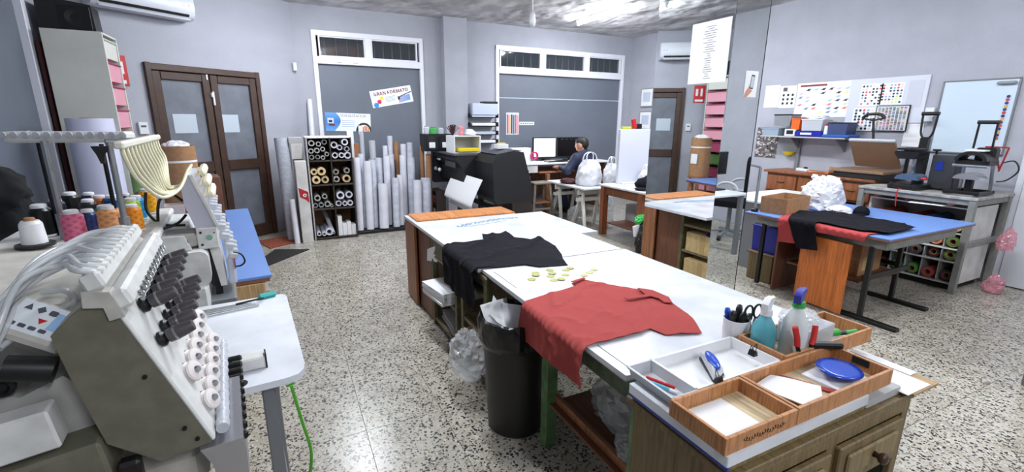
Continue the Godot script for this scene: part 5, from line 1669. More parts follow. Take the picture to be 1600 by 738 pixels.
	# black pallet and rail with standing rolls
	t = thing("roll_rack", "low black rack holding the standing rolls", "rack", Vector3(1.42, 0, -6.85))
	obj("pallet", sh().box(Vector3(0, 0.02, -0.015), Vector3(1.18, 0.04, 0.70), 0.004), M.blackplastic, t)
	obj("rail", sh().box(Vector3(0, 0.62, -0.345), Vector3(1.18, 0.04, 0.03), 0.004), M.darkmetal, t)
	for x in [-0.575, 0.575]:
		obj("post", sh().box(Vector3(x, 0.33, -0.345), Vector3(0.03, 0.60, 0.03), 0.004), M.darkmetal, t)
	var L := [[0.865, -6.57, 1.05, 0.050, 0], [0.945, -6.72, 1.09, 0.042, 0], [1.005, -6.57, 1.00, 0.052, 0], [1.085, -6.66, 1.01, 0.050, 0], [1.195, -6.56, 0.68, 0.066, 1], [1.20, -6.82, 1.02, 0.060, 0], [1.305, -6.76, 1.05, 0.046, 0], [1.375, -6.57, 0.75, 0.048, 1], [1.462, -6.66, 0.78, 0.042, 1], [1.40, -6.92, 1.06, 0.05, 0], [1.56, -6.84, 1.05, 0.050, 0], [1.668, -6.80, 1.02, 0.056, 0], [1.70, -6.61, 0.70, 0.062, 1], [1.845, -6.66, 0.72, 0.075, 1], [1.62, -7.03, 1.20, 0.045, 0], [1.722, -7.03, 1.22, 0.05, 0], [1.345, -7.02, 1.18, 0.036, 0], [1.43, -7.05, 1.32, 0.038, 0]]
	var rank := []
	for c in L:
		var r := 0
		for d in L:
			if d[4] == c[4] and d[0] < c[0]:
				r += 1
		rank.append(r)
	for k in L.size():
		var c: Array = L[k]
		roll("paper_roll", "%s %s white roll from the left on the black rack" % [ORD[rank[k]], ["tall", "short"][c[4]]], Vector3(c[0], 0.052, c[1]), Vector3(c[0] + 0.03, c[2], c[1] - 0.07), c[3], [M.rollwhite, M.rollwhite2][k % 2], ["tall rolls standing on the black rack", "short rolls standing on the black rack"][c[4]], 0.5, true)
	for k in 3:
		roll("cardboard_tube", ["brown cardboard tube behind the white rolls", "brown cardboard tube at the right end of the rack", "brown tube beside the printer"][k], [Vector3(1.53, 0.05, -7.06), Vector3(1.88, 0.05, -6.95), Vector3(1.94, 0.05, -6.80)][k], [Vector3(1.54, 1.24, -7.10), Vector3(1.90, 1.18, -6.98), Vector3(1.96, 1.06, -6.83)][k], [0.036, 0.036, 0.042][k], M.corebrown, "", 0.8, false)
	for k in 2:
		roll("film_roll", ["clear film roll sticking up behind the white rolls", "slim clear film roll behind the left rolls"][k], [Vector3(1.18, 0.05, -7.04), Vector3(1.03, 0.05, -7.05)][k], [Vector3(1.19, 1.26, -7.08), Vector3(1.05, 1.38, -7.08)][k], [0.045, 0.03][k], M.frosted, "", 0.6, true)
	tag(obj("wood_strip", sh().box(Vector3(0.965, 0.632, -7.05), Vector3(0.07, 1.18, 0.02), 0.003), M.tanwood), "brown board standing behind the leftmost rolls", "board")
	tag(obj("white_strip", sh().box(Vector3(0.895, 0.722, -7.10), Vector3(0.09, 1.36, 0.02), 0.003), M.paper), "white board standing behind the roll shelf corner", "board")
	tag(obj("hang_tag", sh().box(Vector3(1.10, 1.40, -7.48), Vector3(0.06, 0.13, 0.004)), M.paper), "small white card taped under the window poster", "card")
	# posters on the grey window
	var im := poster_img(512, 200, Color(0.93, 0.94, 0.95))
	for k in 5:
		im.fill_rect(Rect2i(170, 92 + 14 * k, 130 - 12 * (k % 3), 5), Color(0.66, 0.70, 0.74))
	dot(im, 128, 100, 24, Color(0.95, 0.85, 0.25))
	dot(im, 92, 138, 26, Color(0.85, 0.15, 0.40))
	dot(im, 46, 172, 30, Color(0.20, 0.55, 0.85))
	for k in 150:
		im.fill_rect(Rect2i(330 + k, 118 + int(-k * 0.12), 2, 70), Color(0.72, 0.68, 0.80).lerp(Color(0.45, 0.62, 0.86), k / 150.0))
	im.fill_rect(Rect2i(325, 110, 26, 40), Color(0.15, 0.13, 0.16))
	for k in 165:
		im.fill_rect(Rect2i(340 + k, 112 - int(k * 0.25), 3, 10), Color(0.15, 0.13, 0.16))
	var gf := sheet("format_poster", "tilted white poster with red capital lettering on the window", "poster", Vector3(1.61, 1.905, ZB - 0.022), 0.64, 0.25, printed(im), Vector3(0, 0, 10.5))
	text("GRAN FORMATO", 0.052, M.printdarkred, T3(Vector3(0, 0.068, 0.0008)), gf, 0.0006, "Droid Sans", true)
	im = poster_img(512, 208, Color(0.92, 0.94, 0.96))
	for y in 208:
		var w := int(150 + 20 * sin(y * 0.02) - 0.003 * (y - 100) * (y - 100))
		im.fill_rect(Rect2i(0, y, w, 1), Color(0.20, 0.46, 0.78).lerp(Color(0.55, 0.75, 0.92), abs(y - 100) / 160.0))
	im.fill_rect(Rect2i(22, 60, 70, 60), Color(0.82, 0.84, 0.90))
	im.fill_rect(Rect2i(36, 84, 38, 26), Color(0.12, 0.10, 0.14))
	im.fill_rect(Rect2i(36, 128, 66, 22), Color(0.40, 0.16, 0.22))
	for k in 4:
		im.fill_rect(Rect2i(180, 84 + 22 * k, 150, 6), Color(0.62, 0.68, 0.78))
	for k in 40:
		dot(im, 430 + 80 * cos(PI + PI * k / 40.0), 205 + 88 * sin(PI + PI * k / 40.0), 12, Color(0.16, 0.12, 0.14))
	for k in 6:
		im.fill_rect(Rect2i(376 + 20 * k, 140 + 6 * (k % 3), 14, 64), Color(0.85, 0.40 + 0.08 * (k % 3), 0.18))
	var pz := sheet("sign_poster", "blue and white poster with grey capital lettering behind the shelf", "poster", Vector3(0.94, 1.515, ZB - 0.022), 0.65, 0.265, printed(im), Vector3(0, 0, -1.5))
	text("SONALIZACION", 0.037, M.inkgrey, T3(Vector3(0.075, 0.095, 0.0008)), pz, 0.0006, "Droid Serif")
	tag(obj("wall_sensor", sh().at(T3(Vector3(0.255, 2.265, -7.47), 35.6)).box(Vector3(0.0, 0, 0.03), Vector3(0.05, 0.11, 0.035), 0.006), M.lampwhite), "small white sensor box high on the wall corner", "sensor")
	roll("paper_roll", "white tube standing in the corner left of the window", Vector3(0.40, 1.19, -7.30), Vector3(0.42, 1.83, -7.42), 0.035, M.rollwhite, "", 0.7)
	tag(obj("corner_post", sh().box(Vector3(0.40, 0.595, -7.30), Vector3(0.10, 1.19, 0.10), 0.004), M.paper), "white box post under the corner tube", "box")

func printer_corner() -> void:
	var t := thing("wide_format_printer", "large black wide format printer with white paper hanging out", "printer", Vector3(2.3, 0, -6.1))
	var O := Transform3D(Basis.IDENTITY, Vector3(-2.3, 0, 6.1))
	var S := func() -> Sh: return sh().at(O)
	# near end hood, outline in (x, y) pulled along z
	obj("end_hood", S.call().extr([Vector2(2.38, 0.56), Vector2(2.42, 0.50), Vector2(2.95, 0.50), Vector2(2.96, 0.60), Vector2(2.80, 1.155), Vector2(2.70, 1.165), Vector2(2.42, 1.12), Vector2(2.36, 1.02)], -5.98, -5.36), M.printerblack, t)
	obj("hood_lid", S.call().extr([Vector2(2.44, 1.126), Vector2(2.70, 1.17), Vector2(2.78, 1.165), Vector2(2.78, 1.175), Vector2(2.70, 1.182), Vector2(2.43, 1.136)], -5.95, -5.40), M.printergrey, t)
	obj("body", S.call().extr([Vector2(2.20, 0.70), Vector2(2.62, 0.62), Vector2(2.66, 1.08), Vector2(2.12, 1.08), Vector2(2.10, 1.02), Vector2(2.18, 0.92)], -7.05, -5.98), M.printerblack, t)
	obj("deck", S.call().box(Vector3(2.36, 1.092, -6.50), Vector3(0.58, 0.024, 1.06), 0.004), M.printergrey, t)
	obj("far_end_cap", S.call().box(Vector3(2.34, 0.85, -7.10), Vector3(0.50, 0.50, 0.14), 0.02), M.printerblack, t)
	for z in [-7.0, -6.1, -5.5]:
		obj("leg", S.call().box(Vector3(2.50, 0.30, z), Vector3(0.07, 0.60, 0.06), 0.006), M.blackplastic, t)
		obj("foot", S.call().box(Vector3(2.45, 0.04, z), Vector3(0.55, 0.05, 0.07), 0.01), M.blackplastic, t)
	obj("cross_bar", S.call().box(Vector3(2.50, 0.40, -6.25), Vector3(0.05, 0.07, 1.5), 0.006), M.blackplastic, t)
	for z in [-6.95, -6.75]:
		obj("white_lever", S.call().box(Vector3(2.10, 0.83, z), Vector3(0.05, 0.06, 0.05), 0.02), M.lampwhite, t)
	obj("paper_clip_bar", S.call().box(Vector3(2.12, 0.98, -6.85), Vector3(0.02, 0.03, 0.14), 0.006), M.lampwhite, t)
	obj("side_window", S.call().box(Vector3(2.135, 0.955, -6.35), Vector3(0.012, 0.10, 0.45), 0.002), M.printergrey, t)
	# paper sheet curving out
	var pts := []
	for j in 13:
		var f := j / 12.0
		for i in 9:
			var z: float = lerp(-6.52, -5.40, i / 8.0) - 0.10 * f
			var x: float = 2.24 - 0.13 * sin(f * PI * 0.55) + 0.10 * pow(max(0.0, f - 0.8) / 0.2, 2.0)
			var y := 0.82 - 0.42 * f - 0.03 * sin(f * PI)
			pts.append(Vector3(x, y, z))
	obj("hanging_paper", S.call().grid(pts, 8, 12), M.paperbright, t)
	obj("take_up_core", S.call().ring(Vector3(2.26, 0.36, -6.70), Vector3(2.26, 0.36, -5.45), 0.05, 0.034, 16), M.rollwhite, t)
	# things on the printer
	t = thing("drawer_organiser", "black two drawer organiser on the printer", "organiser", Vector3(2.10, 1.105, -6.85))
	obj("case", sh().box(Vector3(0, 0.125, -0.02), Vector3(0.44, 0.25, 0.26), 0.006), M.blackplastic, t)
	for k in 2:
		var d := obj("drawer", sh().box(Vector3(-0.10 + 0.20 * k, 0.125, 0.115), Vector3(0.185, 0.20, 0.02), 0.006), M.smoke, t)
		obj("drawer_content", sh().box(Vector3(-0.11 + 0.20 * k, 0.09, 0.128), Vector3(0.09, 0.08, 0.006), 0.002), M.paper, d)
	t = thing("white_crate", "white open box with a yellow tray inside", "box", Vector3(2.32, 1.105, -6.30))
	for q in [[Vector3(0, 0.008, 0), Vector3(0.40, 0.016, 0.34)], [Vector3(0, 0.232, 0), Vector3(0.40, 0.016, 0.34)], [Vector3(-0.19, 0.12, 0), Vector3(0.02, 0.21, 0.34)], [Vector3(0.19, 0.12, 0), Vector3(0.02, 0.21, 0.34)], [Vector3(0, 0.12, -0.162), Vector3(0.36, 0.21, 0.016)]]:
		obj("panel", sh().box(q[0], q[1], 0.003), M.lampwhite, t)
	tag(obj("yellow_tray", sh().at(T3(Vector3(2.33, 1.122, -6.20))).box(Vector3(0, 0.03, 0.0), Vector3(0.30, 0.05, 0.20), 0.006), M.yellowp), "yellow tray inside the white open box", "tray")
	var top := 1.346
	for q in [["green_sponge", Color(0.30, 0.66, 0.34), Vector3(2.05, 1.356, -6.85), Vector3(0.07, 0.05, 0.06), "green sponge in a clear jar on the organiser"], ["jar", Color(0.75, 0.78, 0.80), Vector3(1.95, 1.356, -6.85), Vector3(0.05, 0.06, 0.05), "clear jar at the left of the organiser"], ["jar", Color(0.70, 0.72, 0.76), Vector3(2.16, 1.356, -6.83), Vector3(0.05, 0.05, 0.05), "grey jar at the right of the organiser"]]:
		var j := thing(q[0], q[4], "jar", q[2])
		obj("body", sh().lathe([Vector2(0, 0), Vector2(q[3].x * 0.8, 0), Vector2(q[3].x * 0.9, q[3].y * 1.4), Vector2(q[3].x * 0.7, q[3].y * 1.6), Vector2(0, q[3].y * 1.6)], 16), pm(q[1], 0.5), j)
		obj("lid", sh().cyl(Vector3(0, q[3].y * 1.6, 0), Vector3(0, q[3].y * 1.9, 0), q[3].x * 0.6, -1, 14), pm(q[1].darkened(0.15), 0.5), j)
	t = thing("dark_plant", "dark spiky fan shaped ornament on the white box", "ornament", Vector3(2.17, 1.346, -6.32))
	for k in 9:
		var a := deg_to_rad(-40 + 10 * k)
		obj("leaf", sh().bar(Vector3(0, 0.0, 0), Vector3(sin(a) * 0.13, cos(a) * 0.15, 0.02 * (k % 3)), 0.022, 0.006, 0.002), M.darkred, t)
	t = thing("pink_figure", "pink cup with a handle on the white box", "cup", Vector3(2.28, 1.346, -6.28))
	obj("body", sh().lathe([Vector2(0, 0), Vector2(0.032, 0), Vector2(0.030, 0.05), Vector2(0.020, 0.07), Vector2(0.034, 0.09), Vector2(0.030, 0.12), Vector2(0, 0.13)], 16, Transform3D.IDENTITY, true), M.pinkp, t)
	bag("plastic_bag", "pale crumpled bag on the white open box", "bag", Vector3(2.42, 1.347, -6.30), Vector3(0.08, 0.05, 0.08), M.softwhite, 41)
	# rows of supplies below the printer
	t = thing("supply_crate", "dark crate of mixed supplies under the printer", "crate", Vector3(2.085, 0, -6.85))
	for y in [0.10, 0.30, 0.50]:
		obj("shelf_board", sh().box(Vector3(0, y, 0), Vector3(0.15, 0.02, 0.34), 0.003), M.darkshelf, t)
	for k in 2:
		obj("side", sh().box(Vector3(0, 0.26, -0.165 + 0.33 * k), Vector3(0.15, 0.52, 0.02), 0.003), M.darkshelf, t)
	for k in 9:
		tag(obj("ink_bottle", sh().at(T3(Vector3(2.05, [0.112, 0.312][k % 2], -6.97 + 0.033 * k))).lathe([Vector2(0, 0), Vector2(0.018, 0), Vector2(0.018, 0.08), Vector2(0.008, 0.10), Vector2(0.008, 0.115), Vector2(0, 0.115)], 12), pm([Color(0.30, 0.36, 0.30), Color(0.55, 0.20, 0.22), Color(0.75, 0.76, 0.80), Color(0.25, 0.30, 0.42)][k % 4], 0.5)), "%s supply bottle from the left on the crate's %s shelf" % [ORD[k / 2], ["lower", "upper"][k % 2]], "bottle", "bottles in the supply crate")
	# letter trays on the column side
	t = thing("letter_trays", "stack of grey letter trays hung beside the column", "trays", Vector3(3.05, 1.16, ZB))
	obj("back_plate", sh().box(Vector3(0, 0.32, 0.012), Vector3(0.42, 0.66, 0.02), 0.004), M.greyplastic, t)
	for k in 4:
		var y := [0.02, 0.16, 0.30, 0.44][k] as float
		var tr := obj("tray", sh().box(Vector3(0, y, 0.13), Vector3(0.50, 0.012, 0.24), 0.003).box(Vector3(-0.25, y + 0.03, 0.13), Vector3(0.012, 0.07, 0.24), 0.003).box(Vector3(0.25, y + 0.03, 0.13), Vector3(0.012, 0.07, 0.24), 0.003), M.darkmetal, t)
		obj("letter_stack", sh().box(Vector3(0, y + 0.03, 0.12), Vector3(0.42, 0.045, 0.21), 0.003), [M.paper, M.papergrey, M.paper, M.palelilac][k], tr)
	obj("holder", sh().box(Vector3(0.02, 0.57, 0.14), Vector3(0.46, 0.19, 0.20), 0.012), M.palelilac, t)
	obj("black_folder", sh().box(Vector3(0.12, 0.68, 0.16), Vector3(0.26, 0.035, 0.16), 0.006), M.blackplastic, t)

func desk_corner() -> void:
	var t := thing("computer_desk", "wooden computer desk with pale top before the window", "desk", Vector3(4.3, 0, -7.05))
	obj("desk_top", sh().box(Vector3(0, 0.855, 0.02), Vector3(1.9, 0.03, 0.62), 0.004), M.lampwhite, t)
	obj("pull_out_shelf", sh().box(Vector3(-0.1, 0.71, 0.24), Vector3(0.8, 0.022, 0.24), 0.004), M.tanwood, t)
	for x in [-0.9, 0.9]:
		obj("side_panel", sh().box(Vector3(x, 0.42, 0.0), Vector3(0.03, 0.84, 0.56), 0.003), M.brownwood, t)
	obj("drawer_block", sh().box(Vector3(-0.66, 0.77, 0.24), Vector3(0.30, 0.12, 0.14), 0.004), M.offwhite, t)
	obj("post", sh().box(Vector3(-0.40, 0.35, 0.45), Vector3(0.06, 0.70, 0.06), 0.004), M.tanwood, t)
	obj("back_panel", sh().box(Vector3(0, 0.5, -0.26), Vector3(1.76, 0.5, 0.016)), M.brownwood, t)
	# monitors
	for k in 2:
		var m := thing("monitor", ["monitor with a bright white screen", "monitor with a dark screen behind the seated person"][k], "monitor", [Vector3(4.13, 0.872, -7.12), Vector3(4.66, 0.872, -7.10)][k], [6.0, -4.0][k])
		obj("bezel", sh().box(Vector3(0, 0.215, -0.01), Vector3([0.50, 0.56][k], 0.37, 0.03), 0.005), M.blackplastic, m)
		obj("screen", sh().box(Vector3(0, 0.225, 0.0065), Vector3([0.46, 0.52][k], 0.315, 0.003)), [M.screenwhite, M.screendark][k], m)
		obj("stand", sh().box(Vector3(0, 0.03, -0.04), Vector3(0.06, 0.08, 0.03), 0.004).box(Vector3(0, 0.006, -0.01), Vector3(0.24, 0.012, 0.18), 0.004), M.blackplastic, m)
		if k == 0:
			var l := AreaLight3D.new()
			l.name = "screen_light"
			l.area_size = Vector2(0.46, 0.31)
			l.light_color = Color(1.0, 0.97, 0.96)
			l.light_energy = 0.35
			l.area_range = 30.0
			l.shadow_enabled = true
			l.rotation_degrees = Vector3(0, 180, 0)
			l.position = Vector3(0, 0.225, 0.012)
			m.add_child(l)
		else:
			for q in 5:
				obj("screen_mark", sh().box(Vector3(-0.18 + 0.09 * q, 0.365, 0.009), Vector3(0.05, 0.006, 0.0006)), M.inkgrey, m)
	t = thing("keyboard", "black keyboard before the white screen", "keyboard", Vector3(4.2, 0.871, -6.83), 3.0)
	obj("tray", sh().box(Vector3(0, 0.009, 0), Vector3(0.42, 0.018, 0.14), 0.004), M.blackplastic, t)
	for j in 4:
		obj("key_row", sh().box(Vector3(0, 0.020, -0.05 + 0.033 * j), Vector3(0.39, 0.006, 0.024), 0.002), M.darkmetal, t)
	tag(obj("paper_sheet", sh().box(Vector3(4.0, 0.8715, -6.80), Vector3(0.40, 0.002, 0.12)), M.paper), "white paper at the front of the computer desk", "paper")
	# box with calendar print and pink tape
	t = thing("desk_box", "white card box with black print at the left of the monitors", "box", Vector3(3.50, 0.87, -6.85), -4.0)
	obj("carton", sh().box(Vector3(0, 0.125, 0), Vector3(0.34, 0.25, 0.16), 0.004), M.paper, t)
	obj("print", sh().box(Vector3(-0.08, 0.19, 0.081), Vector3(0.08, 0.03, 0.001)), M.inkgrey, t)
	t = thing("pink_tape", "magenta tape roll hanging on the white card box", "tape", Vector3(3.72, 0.99, -6.74), 0.0)
	obj("roll", sh().at(T3(Vector3.ZERO, 0, 90)).lathe([Vector2(0.045, -0.02), Vector2(0.07, -0.02), Vector2(0.07, 0.02), Vector2(0.045, 0.02), Vector2(0.045, -0.02)], 24), M.magenta, t)
	# prints on window two
	var im := poster_img(96, 160, Color(0.80, 0.83, 0.86))
	for k in 6:
		im.fill_rect(Rect2i(6 + 15 * k, 14 + 4 * (k % 2), 11, 138), [Color(0.85, 0.25, 0.20), Color(0.90, 0.70, 0.25), Color(0.12, 0.22, 0.45), Color(0.25, 0.45, 0.35), Color(0.80, 0.30, 0.35), Color(0.90, 0.55, 0.60)][k])
	sheet("bottle_poster", "tall print of coloured bottles on the window", "poster", Vector3(3.70, 1.50, ZB - 0.022), 0.25, 0.38, printed(im))
	im = poster_img(128, 32, Color(0.86, 0.88, 0.90))
	for k in 6:
		im.fill_rect(Rect2i(8 + 19 * k, 10, 13, 12), Color(0.45, 0.50, 0.55))
	sheet("strip_label", "narrow white label beside the bottle print", "label", Vector3(3.985, 1.505, ZB - 0.022), 0.30, 0.055, printed(im))
	t = thing("desk_clutter_box", "small white box of stationery on the printer end", "box", Vector3(3.02, 0, -5.9))
	t.position = Vector3(2.66, 1.184, -5.75)
	obj("carton", sh().box(Vector3(0, 0.03, 0), Vector3(0.16, 0.06, 0.12), 0.004), M.paper, t)
	obj("yellow_pad", sh().box(Vector3(0.0, 0.068, 0), Vector3(0.10, 0.014, 0.08), 0.002), M.yellowp, t)
	# stool
	t = thing("step_stool", "worn wooden step stool beside the printer", "stool", Vector3(3.60, 0, -6.35))
	obj("seat", sh().box(Vector3(0, 0.60, 0), Vector3(0.32, 0.03, 0.26), 0.006), M.stoolgrey, t)
	for x in [-1, 1]:
		for z in [-1, 1]:
			obj("leg", sh().bar(Vector3(x * 0.13, 0.59, z * 0.10), Vector3(x * 0.19, 0.0, z * 0.16), 0.04, 0.025, 0.003), M.stoolgrey, t)
	obj("step", sh().box(Vector3(0, 0.30, 0.04), Vector3(0.32, 0.022, 0.22), 0.004), M.brownwood, t)
	obj("rung", sh().box(Vector3(0, 0.20, 0.13), Vector3(0.30, 0.03, 0.02), 0.003), M.stoolgrey, t)
	tag(obj("black_jacket_heap", sh().ball(Vector3(3.18, 0.72, -6.30), Vector3(0.20, 0.16, 0.18), 24, 14, func(d: Vector3) -> float: return 1.0 + 0.4 * nz.get_noise_3d(d.x * 150, d.y * 150, d.z * 150)), M.greycloth), "dark grey coat heaped behind the printer", "coat")
	tag(obj("cushion_box", sh().box(Vector3(3.18, 0.28, -6.30), Vector3(0.34, 0.56, 0.34), 0.01), M.darkshelf), "dark box under the grey coat", "box")
	# white trestle table
	t = thing("trestle_table", "narrow white trestle table carrying carrier bags", "table", Vector3(4.04, 0, -5.92))
	obj("table_top", sh().box(Vector3(0, 0.605, 0), Vector3(0.50, 0.028, 1.04), 0.004), M.lampwhite, t)
	for z in [-0.30, 0.34]:
		obj("beam", sh().box(Vector3(0, 0.545, z), Vector3(0.44, 0.09, 0.035), 0.003).box(Vector3(0, 0.43, z), Vector3(0.48, 0.05, 0.06), 0.003), M.trestle, t)
		for x in [-0.15, 0.15]:
			for s in [-1, 1]:
				obj("leg", sh().bar(Vector3(x, 0.47, z + s * 0.02), Vector3(x + (0.05 if x > 0 else -0.05), 0.0, z + s * 0.17), 0.05, 0.03, 0.003), M.trestle, t)
			obj("upright", sh().box(Vector3(x, 0.52, z + 0.03), Vector3(0.05, 0.17, 0.02), 0.003), M.trestle, t)
	carrier(Vector3(4.06, 0.62, -5.66), Vector3(0.19, 0.23, 0.16), "white printed carrier bag with handles on the trestle table", 51)
	carrier(Vector3(4.34, 0.62, -5.50), Vector3(0.09, 0.20, 0.13), "narrow white carrier bag beside the big white panel", 57)
	bag("red_cloth", "dark red cloth lying on the trestle table", "cloth", Vector3(3.90, 0.62, -5.98), Vector3(0.11, 0.05, 0.14), M.darkred, 61)
	bag("plastic_bag", "clear plastic bag on the floor under the trestle", "bag", Vector3(4.03, 0.002, -5.90), Vector3(0.15, 0.17, 0.11), M.clearplastic, 63)
	bag("plastic_bag", "clear plastic sack on the floor behind the trestle", "bag", Vector3(4.52, 0.002, -5.85), Vector3(0.14, 0.30, 0.16), M.clearplastic, 64)
	# second table with the big panel
	t = thing("side_table", "wooden frame table with a white top behind the pillar", "table", Vector3(4.7, 0, -4.72))
	obj("table_top", sh().box(Vector3(-0.04, 0.695, 0), Vector3(1.52, 0.026, 0.96), 0.004), M.lampwhite, t)
	for x in [-0.74, 0.66]:
		for z in [-0.42, 0.34]:
			obj("leg", sh().box(Vector3(x, 0.34, z), Vector3(0.09, 0.68, 0.07), 0.004), M.orangewood2, t)
		obj("side_rail", sh().box(Vector3(x, 0.62, -0.04), Vector3(0.03, 0.11, 0.80), 0.004), M.brownwood, t)
	obj("front_rail", sh().box(Vector3(-0.04, 0.62, 0.36), Vector3(1.40, 0.11, 0.03), 0.004), M.brownwood, t)
	obj("lower_board", sh().box(Vector3(-0.04, 0.16, -0.05), Vector3(1.3, 0.02, 0.7), 0.004), M.brownwood, t)
	t = thing("white_panel_box", "big white upright panel standing on the side table", "panel", Vector3(4.40, 0.708, -5.06), 0.0)
	obj("panel", sh().box(Vector3(0, 0.37, 0), Vector3(0.62, 0.74, 0.05), 0.006), M.boardwhite, t)
	obj("foot_strip", sh().box(Vector3(0, 0.012, 0.0), Vector3(0.50, 0.024, 0.14), 0.004), M.lampwhite, t)
	tag(obj("foam_block", sh().box(Vector3(4.20, 1.465, -5.06), Vector3(0.14, 0.034, 0.045), 0.006), M.limeyellow), "yellow and green foam block on top of the white panel", "block")
	tag(obj("red_holder", sh().box(Vector3(4.33, 1.52, -5.06), Vector3(0.06, 0.13, 0.04), 0.006, Basis(Vector3.BACK, 0.25)), M.penred), "red plastic holder leaning on top of the white panel", "holder")
	tag(obj("black_holder", sh().box(Vector3(4.41, 1.485, -5.06), Vector3(0.10, 0.07, 0.045), 0.01), M.blackplastic), "black plastic piece beside the red holder", "holder")
	carrier(Vector3(4.46, 0.709, -4.86), Vector3(0.14, 0.13, 0.09), "pale plastic bag leaning at the foot of the white panel", 71)
	var cap := thing("cap_heap", "heap of black caps on the side table edge", "caps", Vector3(4.16, 0.709, -4.55), 20.0)
	obj("crown", sh().ball(Vector3(0.03, 0.03, 0), Vector3(0.17, 0.13, 0.14), 24, 14, func(d: Vector3) -> float: return (1.0 + 0.25 * nz.get_noise_3d(d.x * 120, d.y * 120, d.z * 120 + 5)) * (0.2 / max(0.2, -d.y) if d.y < -0.2 else 1.0)), M.blackcloth, cap)
	obj("brim", sh().ball(Vector3(-0.15, 0.018, 0.04), Vector3(0.12, 0.016, 0.10), 18, 8), M.blackcloth, cap)
	# clutter under the side table
	roll("cardboard_tube", "wide cardboard tube poking out under the side table", Vector3(4.12, 0.43, -4.50), Vector3(4.52, 0.46, -4.80), 0.105, M.corebrown, "", 0.9, false)
	t = thing("green_sack", "green and white sack hanging at the tube end", "sack", Vector3(3.90, 0.36, -4.25))
	obj("green_part", crumple(Vector3(-0.06, -0.02, 0.02), Vector3(0.085, 0.07, 0.06), 5), M.greenp, t)
	obj("white_part", crumple(Vector3(0.05, -0.01, 0.0), Vector3(0.05, 0.08, 0.06), 6), M.softwhite, t)
	obj("flap", sh().box(Vector3(-0.12, -0.09, 0.04), Vector3(0.16, 0.14, 0.02), 0.006, Basis(Vector3.BACK, 0.2)), M.softwhite, t)
	for k in 2:
		bag("bin_sack", ["black refuse sack under the side table", "black refuse sack with green and white wrappers"][k], "sack", [Vector3(3.86, 0.002, -4.14), Vector3(4.20, 0.002, -4.02)][k], [Vector3(0.12, 0.24, 0.13), Vector3(0.16, 0.25, 0.15)][k], M.linerblack, 80 + k)
	bag("wrapper", "white and green wrapper on the refuse sack", "wrapper", Vector3(4.20, 0.40, -4.0), Vector3(0.11, 0.03, 0.09), M.softwhite, 83)
	tag(obj("carton_sheet", sh().box(Vector3(4.26, 0.27, -4.20), Vector3(0.30, 0.012, 0.18), 0.002, Basis.from_euler(Vector3(0.1, 0.3, -0.1))), M.cardboard), "flattened brown carton under the cardboard tube", "carton")
	tag(obj("pale_box", sh().box(Vector3(4.46, 0.292, -4.99), Vector3(0.26, 0.24, 0.26), 0.005), M.greyboard), "pale box on the side table's lower board", "box")
	# framed certificates on the right wall
	for k in 2:
		t = thing("framed_certificate", ["upper framed certificate by the window corner", "lower framed certificate by the window corner"][k], "picture frame", Vector3(XR, [1.985, 1.57][k], -6.97))
		obj("frame", sh().box(Vector3(-0.012, 0, 0), Vector3(0.024, 0.34, 0.33), 0.004), M.framegrey, t)
		obj("mount", sh().box(Vector3(-0.0255, 0, 0), Vector3(0.003, 0.30, 0.29)), M.paper, t)
		obj("print", sh().box(Vector3(-0.0275, 0.01, 0), Vector3(0.002, 0.17, 0.19)), M.palelilac, t)
	# pull cord switch hanging from the ceiling
	t = thing("pull_switch", "white pull switch hanging from the ceiling", "switch", Vector3(3.04, 2.78, -5.62))
	obj("cord", sh().cyl(Vector3(0, 0.10, 0), Vector3(0, 0.32, 0), 0.008, -1, 8), M.lampwhite, t)
	obj("body", sh().lathe([Vector2(0, -0.06), Vector2(0.04, -0.05), Vector2(0.055, 0.0), Vector2(0.045, 0.07), Vector2(0.02, 0.11), Vector2(0, 0.11)], 18, Transform3D(Basis.from_scale(Vector3(0.75, 1.2, 0.75)), Vector3.ZERO), true), M.lampwhite, t)

func carrier(at: Vector3, r: Vector3, label: String, sd: int) -> void:
	# an upright carrier bag with two loop handles
	var t := thing("carrier_bag", label, "bag", at)
	var pts := []
	for j in 15:
		var f := j / 14.0
		for i in 33:
			var a := TAU * (i % 32) / 32.0
			var k := 1.0 + 0.22 * nz.get_noise_3d(cos(a) * 130 + sd * 9, f * 200, sin(a) * 130) + 0.10 * nz.get_noise_3d(cos(a) * 420, f * 500, sin(a) * 420 + sd)
			var w := sin(PI * (0.12 + 0.80 * f)) * 0.35 + 0.70 - 0.35 * f * f
			var sq: float = 1.0 / max(abs(cos(a)), abs(sin(a)))
			var q: float = lerp(1.0, sq, 0.35)
			pts.append(Vector3(cos(a) * r.x * w * k * q, 2.0 * r.y * f * 0.82, sin(a) * r.z * w * k * q))
	var s := sh()
	for i in pts.size():
		pts[i] = pts[i]
	# close the bottom and gather the top
	var all := []
	for i in 33:
		all.append(Vector3(0, 0.002, 0))
	all.append_array(pts)
	for i in 33:
		all.append(Vector3(pts[14 * 33 + i].x * 0.25, 2.0 * r.y * 0.80, pts[14 * 33 + i].z * 0.25))
	all.reverse()
	s.grid(all, 32, 16)
	obj("bag_body", s, M.softwhite, t)
	for z in [-1, 1]:
		obj("handle", sh().tube(bez([Vector3(-r.x * 0.5, r.y * 1.45, z * r.z * 0.35), Vector3(-r.x * 0.4, r.y * 1.95, z * r.z * 0.2), Vector3(0, r.y * 2.12, z * r.z * 0.12), Vector3(r.x * 0.4, r.y * 1.95, z * r.z * 0.2), Vector3(r.x * 0.5, r.y * 1.45, z * r.z * 0.35)], 6), 0.014, 8, true, 0.4), M.softwhite, t)
	obj("blue_print", sh().ball(Vector3(0, r.y * 0.62, r.z * 0.86), Vector3(r.x * 0.45, r.y * 0.13, 0.012), 16, 8), M.printblue, t)

